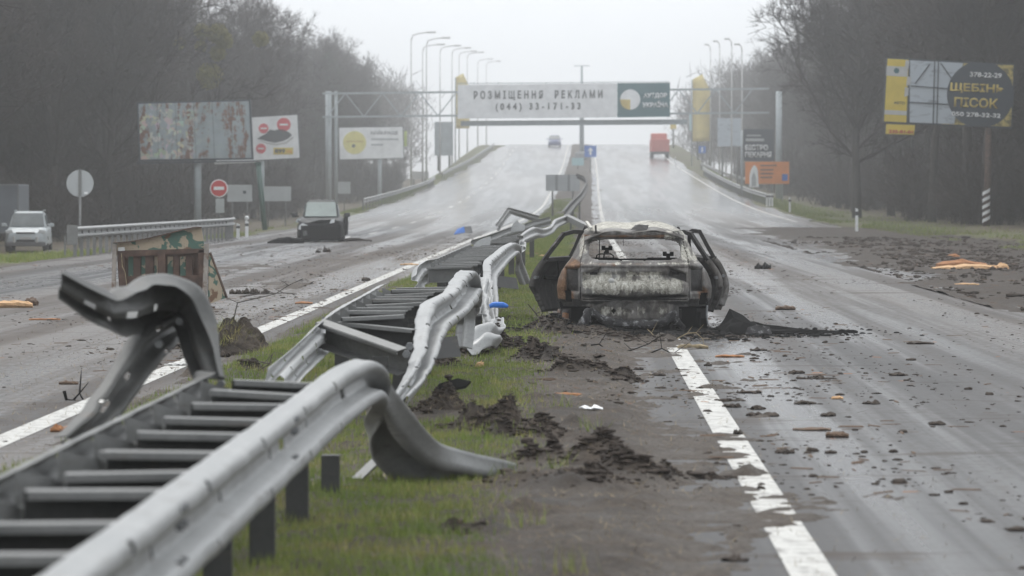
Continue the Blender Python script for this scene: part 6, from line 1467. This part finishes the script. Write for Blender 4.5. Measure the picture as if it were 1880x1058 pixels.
def banner(px0, pytop, pybot, wpx, Y, label):
    p = at(px0, 353, Y); root = empty('banner_flag', (p.x, Y, gz(p.x, Y)), 0, label, 'banner'); s = S_(Y)
    zt, zb_ = at(px0, pytop, Y).z - root.location.z, at(px0, pybot, Y).z - root.location.z; w = wpx * s
    MB().tube([(0, 0, -.2), (0, 0, zt)], .07, 8).build('pole', M['steel_grey'], root, True)
    V = []; n = 14
    for i in range(n):
        t = i / (n - 1); z = zb_ + (zt - zb_) * t; ww = w * (1 if t < .75 else 1 - .45 * (t - .75) / .25)
        V += [(0.08, .0, z), (ww, .25 * math.sin(t * 5), z + (0.9 * w if t < 1.1 else 0) * t * .3)]
    F = [(2 * i, 2 * i + 1, 2 * i + 3, 2 * i + 2) for i in range(n - 1)]
    o = pydata('cloth', V, F, M['banner_yellow'], root, True); o.modifiers.new('t', 'SOLIDIFY').thickness = .02
banner(1270, 146, 260, 34, 400, 'tall yellow banner flag in the fog right of the gantry board')
banner(836, 142, 236, 26, 420, 'tall yellow banner flag half hidden by the left end of the gantry board')
# ---- lamp posts
def lamp_post(px, ptop, Y, armdir, label, group, thick=.06):
    p = at(px, 353, Y); root = empty('lamp_post', (p.x, Y, gz(p.x, Y)), 0, label, 'lamp post', group)
    zt = at(px, ptop, Y).z - root.location.z
    MB().tube([(0, 0, -.2), (0, 0, zt * .5), (0, 0, zt - .5)], [thick * 1.5, thick * 1.2, thick * .8], 10).build('pole', M['white_dirty'], root, True)
    k = 1.0 if armdir > 0 else .25
    MB().tube([(0, 0, zt - .6), (armdir * .15 * k, 0, zt - .15), (armdir * .6 * k, 0, zt), (armdir * 1.5 * k, 0, zt + .12)], .05, 8).build('arm', M['white_dirty'], root, True)
    MB().box((armdir * 1.8 * k, 0, zt + .12), (.8 * (.5 + .5 * k), .3, .16)).build('lamp_head', M['white_dirty'], root, bevel=.05)
    return root
LPL = ['street lamp in the foggy left row, ' + t for t in ('nearest and tallest, leftmost', 'second from the left', 'third from the left, arm highest beside the second', 'fourth from the left', 'above the left edge of the yellow banner', 'just right of the yellow banner tip', 'over the left end of the white gantry board', 'last but one, very faint', 'last and faintest at right')]
for i, (px, py, Y) in enumerate(((755, 62, 318), (776, 84, 352), (783, 72, 330), (808, 86, 375), (830, 90, 412), (843, 96, 440), (858, 98, 470), (877, 110, 505), (893, 114, 540))):
    lamp_post(px, py, Y, 1, LPL[i], 'street lamps along the left roadside')
for i, (px, py, Y) in enumerate(((1343, 74, 330), (1321, 78, 365), (1304, 84, 400), (1362, 84, 318))):
    lamp_post(px, py, Y, -1, ('tall grey street lamp pole on the right, third from the left', 'tall grey street lamp pole on the right, second from the left', 'faintest street lamp pole on the right, beside the yellow banner', 'tall grey street lamp pole on the right, nearest the black cafe sign')[i], 'street lamps along the right roadside')
# ---- roadside crash barriers
def roadside_rail(label, pts, spacing, face=1, zr=.75, end_plate=False):
    pts = [Vector(p) for p in pts]
    root = empty('roadside_barrier', tuple(pts[0]), 0, label, 'guard rail')
    nd = [(p + Vector((0, 0, zr)) - pts[0], p + Vector((0, 0, zr - .31)) - pts[0]) for p in pts]
    wbeam('rail', nd, M['galv'], root, face, .25, slots=False, dent=.003, seed=int(pts[0].y))
    for a, b in zip(pts[:-1], pts[1:]):
        n = max(1, int((b - a).length / spacing))
        for k in range(n):
            p = a.lerp(b, k / n) - pts[0]
            MB().box((p.x, p.y + .08, p.z + (zr - .1) / 2 - .05), (.09, .06, zr)).build('post', M['galv_dull'], root)
    if end_plate: MB().box((-.06, -.02, zr - .22), (.30, .03, .55)).build('end_plate', M['galv_dull'], root); MB().box((-.28, .1, .25), (.05, .05, .6)).build('end_post', M['galv_dull'], root)
    return root
def gp(x, y): return (x, y, gz(x, y))
a, b = ground_at(137, 470), ground_at(414, 441)
roadside_rail('crash barrier on many posts along the left road edge behind the rusty metal box', [a, gp(a.x + (b.x - a.x) * .3, a.y + (b.y - a.y) * .3), b, gp(b.x - .3, b.y + 6)], 1.0, 1, .80, True)
roadside_rail('foggy crash barrier along the left road edge beyond the wrecked black car', [gp(-14.2, 232), gp(-13.9, 270), gp(-13.4, 310), gp(-13.6, 330)], 3.0)
roadside_rail('faint crash barrier climbing the far left roadside in the fog', [gp(-13.5, 345), gp(-12.6, 400), gp(-11.6, 470)], 4.0)
roadside_rail('crash barrier running up the right road edge before the orange sign', [gp(13.0, 247), gp(12.7, 280), gp(12.5, 320), gp(12.2, 365)], 2.0, -1)
roadside_rail('faint crash barrier across the side road mouth at far right', [gp(12.6, 384), gp(15.5, 378), gp(19.5, 372)], 2.5, 1)
# ---- delineator posts
def delineator(px, py_base, Y, h, label, group=None, dark='mid'):
    p = at(px, 353, Y); root = empty('marker_post', (p.x, Y, gz(p.x, Y)), 0, label, 'marker post', group)
    MB().prism([(-.06, 0), (.06, 0), (.06, h), (-.06, h + .05)], .10).build('body', M['white'], root)
    MB().box((0, 0, h * .80), (.13, .11, h * .17)).build('black_band', M['black'], root)
    return root
delineator(437, 440, 138, .52, 'short white marker post left of the taller one by the no-entry sign')
dl = delineator(453, 438, 139, .62, 'white marker post with a round top right of the shorter one'); MB().lathe([(0, -.06), (.07, -.05), (.09, 0), (.07, .05), (0, .06)], (0, 0, .76), 'y', 12).build('round_top', M['white'], dl, True)
delineator(345, 418, 170, .7, 'white marker post just behind the rusty metal box')
for i, px in enumerate((1408, 1413, 1418)): delineator(px, 390, 246, .85, ('leftmost', 'middle', 'rightmost')[i] + ' of three white marker posts at the right barrier end', 'marker posts at the right barrier end')
delineator(1450, 402, 225, .9, 'single white marker post on the right verge past the gantry column')
delineator(1573, 424, 158, 1.0, 'white marker post with a black band at the edge of the right wood')
delineator(1240, 300, 400, .9, 'faint marker post in the fog by the red truck')
# ------------------------------------------------------------------ the woods
def ribbons(P0, P1, w0, w1):
    """thin flat strips from P0 to P1 (n,3)"""
    d = P1 - P0; r = rng.normal(size=d.shape); s = np.cross(d, r); s /= (np.linalg.norm(s, axis=1, keepdims=True) + 1e-9)
    V = np.stack([P0 - s * w0[:, None] / 2, P0 + s * w0[:, None] / 2, P1 + s * w1[:, None] / 2, P1 - s * w1[:, None] / 2], 1)
    return V.reshape(-1, 3), np.arange(len(P0) * 4).reshape(-1, 4)
def perp_dirs(d, spread):
    r = rng.normal(size=d.shape); r -= d * np.sum(r * d, 1, keepdims=True); r /= np.linalg.norm(r, axis=1, keepdims=True) + 1e-9
    o = d * np.cos(spread)[:, None] + r * np.sin(spread)[:, None]
    return o / np.linalg.norm(o, axis=1, keepdims=True)
def bare_tree_meshes(seed, H, crown_base=.3, limbs=16, spreadf=1.0, ivy=False):
    rr = random.Random(seed)
    trunk = MB(); x, y = 0., 0.; pts = []
    n = 9
    for i in range(n):
        t = i / (n - 1); pts.append((x, y, H * .92 * t)); x += rr.uniform(-.25, .25); y += rr.uniform(-.25, .25)
    r0 = H * .0135
    trunk.tube(pts, [r0 * (1.25 - 1.15 * (i / (n - 1)) ** .9) for i in range(n)], 8)
    crown = MB()
    starts, ends, dirs = [], [], []
    for k in range(limbs):
        t = crown_base + (1 - crown_base) * (k + rr.random()) / limbs
        i = min(n - 2, int(t * (n - 1))); f = t * (n - 1) - i
        p = Vector(pts[i]).lerp(Vector(pts[i + 1]), f)
        a = k * 2.4 + rr.uniform(-.5, .5); el = R(rr.uniform(18, 55)); L = H * rr.uniform(.22, .36) * (1.15 - .75 * t) * spreadf * 1.25
        d = Vector((math.cos(a) * math.cos(el), math.sin(a) * math.cos(el), math.sin(el)))
        q = [p]; 
        for j in range(4):
            d = (d + Vector((rr.uniform(-.25, .25), rr.uniform(-.25, .25), rr.uniform(-.05, .28)))).normalized(); q.append(q[-1] + d * L / 4)
        crown.tube(q, [r0 * .42 * (1.1 - .22 * j) * (1.1 - .5 * t) for j in range(5)], 5)
        for j in range(4):
            for m in range(3):
                f = rr.random(); s0 = q[j].lerp(q[j + 1], f); starts.append(s0); dirs.append((q[j + 1] - q[j]).normalized())
        starts.append(q[-1]); dirs.append(d)
    V0 = np.array(crown.v); F0 = crown.f
    S = np.array([tuple(s) for s in starts]); Dd = np.array([tuple(d) for d in dirs])
    parts_V, parts_F, off = [], [], 0
    def add(V, F):
        nonlocal off
        parts_V.append(V); parts_F.append(F + off); off += len(V)
    lvl = [(2, .11, .06, .03, (.4, 1.0)), (4, .060, .036, .022, (.35, 1.0)), (6, .036, .026, .014, (.3, 1.1))]
    for (m, lf, w0, w1, sp) in lvl:
        S = np.repeat(S, m, 0); Dd = np.repeat(Dd, m, 0)
        D2 = perp_dirs(Dd, rng.uniform(sp[0], sp[1], len(S))); D2[:, 2] += .16; D2 /= np.linalg.norm(D2, axis=1, keepdims=True)
        Ln = H * lf * rng.uniform(.6, 1.3, len(S)); E_ = S + D2 * Ln[:, None]
        V, F = ribbons(S, E_, np.full(len(S), w0), np.full(len(S), w1)); add(V, F)
        t = rng.uniform(.25, 1.0, len(S)); S = S + (E_ - S) * t[:, None]; Dd = D2
    V = np.concatenate([V0] + parts_V); 
    me_t = pydata('trunk', trunk.v, trunk.f, M['bark'], None, True)
    # crown mesh: limbs (quads) and twig strips
    quads = np.array([f for f in F0 if len(f) == 4]); Fq = np.concatenate([quads] + [f + len(V0) for f in parts_F])
    me_c = np_mesh('crown', V, Fq, M['twig'])
    a, b = me_t.data, me_c.data
    bpy.data.objects.remove(me_t); bpy.data.objects.remove(me_c)
    return a, b
def pine_meshes(seed, H, base=.35):
    rr = random.Random(seed); trunk = MB().tube([(0, 0, -.2), (.1, 0, H * .5), (0, .1, H * .97)], [H * .014, H * .011, H * .002], 8)
    S, E_ = [], []
    for k in range(70):
        t = base + (1 - base) * (k / 70) ** .9; z = H * t; L = H * .22 * (1 - t) ** .65 * rr.uniform(.6, 1.15) + .3
        a = k * 2.4 + rr.uniform(-.4, .4); d = Vector((math.cos(a), math.sin(a), rr.uniform(-.05, .45)))
        S.append((0, 0, z)); E_.append(tuple(Vector((0, 0, z)) + d * L))
    S = np.array(S); E_ = np.array(E_)
    V, F = ribbons(S, E_, np.full(len(S), .10), np.full(len(S), .03))
    m = 300; t = rng.uniform(.45, 1.05, (len(S), m)); P = S[:, None] + (E_ - S)[:, None] * t[..., None]
    P = P.reshape(-1, 3) + rng.normal(0, .26, (len(S) * m, 3)) * np.array([1, 1, .65])
    d = rng.normal(size=P.shape); d[:, 2] = np.abs(d[:, 2]) * .6; d /= np.linalg.norm(d, axis=1, keepdims=True)
    V2, F2 = ribbons(P, P + d * rng.uniform(.12, .26, len(P))[:, None], np.full(len(P), .035), np.full(len(P), .012))
    me_t = pydata('trunk', trunk.v, trunk.f, M['bark'], None, True)
    me_c = np_mesh('crown', np.concatenate([V, V2]), np.concatenate([F, F2 + len(V)]), M['needles'])
    a, b = me_t.data, me_c.data; bpy.data.objects.remove(me_t); bpy.data.objects.remove(me_c); return a, b
def shrub_mesh(seed, H):
    S = np.zeros((26, 3)); S[:, :2] = rng.normal(0, .35, (26, 2)); D = np.stack([rng.normal(0, .45, 26), rng.normal(0, .45, 26), np.ones(26)], 1); D /= np.linalg.norm(D, axis=1, keepdims=True)
    Vs, Fs, off = [], [], 0
    for (m, lf, w0, w1, sp) in ((1, .75, .04, .02, (0, .2)), (7, .32, .028, .016, (.3, .9)), (6, .18, .020, .012, (.3, 1.0))):
        S = np.repeat(S, m, 0); D = perp_dirs(np.repeat(D, m, 0), rng.uniform(sp[0], sp[1], len(S))); E_ = S + D * (H * lf * rng.uniform(.5, 1.2, len(S)))[:, None]
        V, F = ribbons(S, E_, np.full(len(S), w0), np.full(len(S), w1)); Vs.append(V); Fs.append(F + off); off += len(V)
        t = rng.uniform(.2, 1, len(S)); S = S + (E_ - S) * t[:, None]
    o = np_mesh('stems', np.concatenate(Vs), np.concatenate(Fs), M['twig']); me = o.data; bpy.data.objects.remove(o); return me
BARE = [bare_tree_meshes(900 + i, 16 + (i % 3) * 1.5, (.22, .35, .28, .40, .18, .30)[i], (20, 17, 22, 15, 24, 18)[i], (1.0, .85, 1.15, .8, 1.25, 1.0)[i]) for i in range(6)]
PINE = [pine_meshes(950, 17, .30), pine_meshes(951, 18, .45)]
SHRUB = [shrub_mesh(980 + i, 3.2) for i in range(3)]
def tree(kind, meshes, x, y, sc, label, group, cat='tree'):
    root = empty(kind, (x, y, gz(x, y) - .1), random.uniform(0, 6.28), label, cat, group)
    root.scale = (sc * random.uniform(.9, 1.1), sc * random.uniform(.9, 1.1), sc)
    link('trunk', meshes[0], root); link('crown', meshes[1], root)
    return root
rnd = random.Random(5); random.seed(21)
def left_edge(y): return -max(20.0, (.168 if y < 178 else .126 if y < 190 else .094 if y < 258 else .068 if y < 342 else .045) * y + 4.5)
def right_edge(y): return max(18.5, .122 * y + 4.5) if y < 172 else 18.5 + 1.5 * min(1, (y - 172) / 60)
nL = nR = 0
y = 120.0
while y < 432:
    for row in range(6):
        x = left_edge(y) - row * 5.0 - rnd.uniform(0, 4.0)
        sc = rnd.uniform(.85, 1.2) * (1 - .26 * min(1, max(0, (y - 200) / 80))); x -= 2.5 * min(1, max(0, (y - 260) / 60))
        if rnd.random() < .10: tree('pine_tree', PINE[rnd.randrange(2)], x, y + rnd.uniform(-4, 4), sc, 'dark green pine standing in the bare wood on the left', 'pines in the left wood')
        else: tree('bare_tree', BARE[rnd.randrange(6)], x, y + rnd.uniform(-4, 4), sc, 'tall leafless tree in the misty wood along the left roadside', 'leafless trees of the left wood')
    y += 8.5 + (y - 120) * .012
y = 125.0
while y < 470:
    for row in range(6):
        x = right_edge(y) + row * 5.0 + rnd.uniform(0, 4.0)
        sc = rnd.uniform(.85, 1.15) * (1 - .24 * min(1, max(0, (y - 200) / 80))); x += 2.0 * min(1, max(0, (y - 230) / 60))
        if rnd.random() < .13: tree('pine_tree', PINE[rnd.randrange(2)], x + 2, y + rnd.uniform(-4, 4), sc, 'dark green pine standing in the bare wood on the right', 'pines in the right wood')
        else: tree('bare_tree', BARE[rnd.randrange(6)], x, y + rnd.uniform(-4, 4), sc, 'tall leafless tree in the dark wood along the right roadside', 'leafless trees of the right wood')
    y += 8.5 + (y - 120) * .012
# marked individuals
tree('bare_tree', BARE[4], 15.6, 205, .95, 'dark spreading leafless tree leaning over the right barrier end', None)
tree('bare_tree', BARE[2], 18.0, 238, .85, 'leafless tree whose twigs hide the right end of the gantry', None)
tree('pine_tree', PINE[0], -25.0, 395, .72, 'foggy conifer at the end of the left wood beside the lamps', None)
tree('pine_tree', PINE[1], -25.5, 440, .62, 'last faint conifer of the left wood behind the gantry truss', None)
tree('pine_tree', PINE[0], -24.5, 345, .85, 'tall grey conifer standing above the gantry left end', None)
for i_, (x_, y_, s_2) in enumerate(((18.2, 188, .9), (19.0, 222, .95), (18.6, 262, .8), (19.5, 175, .95))):
    tree('bare_tree', BARE[(i_ * 2 + 1) % 6], x_, y_, s_2, 'tall leafless tree in the dark wood along the right roadside', 'leafless trees of the right wood')
# mistletoe clumps high in the left trees
def mistletoe(px, py, Y, r, label):
    p = at(px, py, Y); N = 1400
    d = rng.normal(size=(N, 3)); d /= np.linalg.norm(d, axis=1, keepdims=True); P = d * (r * rng.random((N, 1)) ** .4)
    t = rng.normal(size=(N, 3)); t /= np.linalg.norm(t, axis=1, keepdims=True)
    V, F = ribbons(P, P + t * .14, np.full(N, .05), np.full(N, .02)); o = np_mesh('mistletoe_clump', V, F, M['mistletoe']); o.location = p
    tag(o, label, 'mistletoe', 'mistletoe clumps in the left trees')
for i, (px, py, r) in enumerate(((370, 58, .45), (400, 62, .6), (412, 75, .5), (400, 98, .45), (385, 140, .8), (328, 80, .35), (478, 72, .45), (368, 85, .3))):
    mistletoe(px, py, 205, r, ('yellow mistletoe ball at upper left of the clump group', 'largest yellow mistletoe ball high above the rusty billboard', 'yellow mistletoe ball right of the largest one', 'small yellow mistletoe ball below the largest one', 'wide greenish mistletoe clump lowest above the rusty billboard', 'lone yellow mistletoe ball farthest left in the trees', 'lone yellow mistletoe ball farthest right in the trees', 'smallest mistletoe ball left of centre in the trees')[i])
# undergrowth, one mass nobody could count
def thicket(name, pts, material):
    Vs, Fs, off = [], [], 0
    srcs = []
    for me in SHRUB:
        n = len(me.vertices); co = np.empty(n * 3, np.float32); me.vertices.foreach_get('co', co); srcs.append(co.reshape(-1, 3))
    for (x, y, s) in pts:
        co = srcs[rnd.randrange(3)]; a = rnd.uniform(0, 6.28); c_, s_2 = math.cos(a) * s, math.sin(a) * s
        V = np.stack([co[:, 0] * c_ - co[:, 1] * s_2 + x, co[:, 0] * s_2 + co[:, 1] * c_ + y, co[:, 2] * s + gz(x, y)], 1)
        Vs.append(V); Fs.append(np.arange(len(V)).reshape(-1, 4) + off); off += len(V)
    tag(np_mesh(name, np.concatenate(Vs), np.concatenate(Fs), material), kind='stuff')
def band(edge, sgn, y0, y1, n):
    o = []
    for _ in range(n):
        y = y0 + (y1 - y0) * rnd.random() ** 1.3; o.append((edge(y) + sgn * ((lambda q: (rnd.uniform(-1.5, 8) if q < .45 else rnd.uniform(6, 30)))(rnd.random())), y, rnd.uniform(.6, 1.5)))
        if abs(o[-1][0] - edge(y)) > 7: o[-1] = (o[-1][0], y, rnd.uniform(1.6, 2.8))
    return o
thicket('undergrowth', band(left_edge, -1, 125, 430, 560), M['twig'])
thicket('undergrowth', band(right_edge, 1, 125, 430, 600), M['twig'])
# distant tree line beyond the crest, lost in the fog: reads as one mass
Vs, Fs, off = [], [], 0
for k in range(230):
    sg = -1 if k % 2 else 1; x = sg * (rnd.uniform(28, 70) if sg < 0 else rnd.uniform(18, 60)); y = rnd.uniform(480, 640); me = BARE[rnd.randrange(6)][1]
    n = len(me.vertices)
    H = rnd.uniform(11, 16); N = 620
    d = rng.normal(size=(N, 3)); P = np.stack([d[:, 0] * H * .16, d[:, 1] * H * .16, H * (.2 + .8 * rng.random(N) ** .8)], 1); t = rng.normal(size=(N, 3)); t[:, 2] = np.abs(t[:, 2]) + .6
    V, F = ribbons(P, P + t * .8, np.full(N, .11), np.full(N, .04)); V = V + np.array([x, y, gz(x, y)]); Vs.append(V); Fs.append(F + off); off += len(V)
    V, F = ribbons(np.zeros((1, 3)), np.array([[0, 0, H * .9]]), np.array([.4]), np.array([.1])); V = V + np.array([x, y, gz(x, y)]); Vs.append(V); Fs.append(F + off); off += len(V)
tag(np_mesh('distant_woodland', np.concatenate(Vs), np.concatenate(Fs), M['twig']), kind='stuff')
# ------------------------------------------------------------------ the fog: one closed box of even air round everything
hz = bpy.data.materials.new('fog_air'); hz.use_nodes = True; ht = hz.node_tree; ht.nodes.clear()
pv = ht.nodes.new('ShaderNodeVolumePrincipled'); pv.inputs['Color'].default_value = (0.985, 0.99, 1.0, 1); pv.inputs['Density'].default_value = 0.0012; pv.inputs['Anisotropy'].default_value = 0.82
ho = ht.nodes.new('ShaderNodeOutputMaterial'); ht.links.new(pv.outputs[0], ho.inputs['Volume'])
zlo = -18.0
hb = MB().box((0, 660, (zlo + 46) / 2), (640, 1560, 46 - zlo)).build('haze', hz, None); tag(hb, kind='stuff')
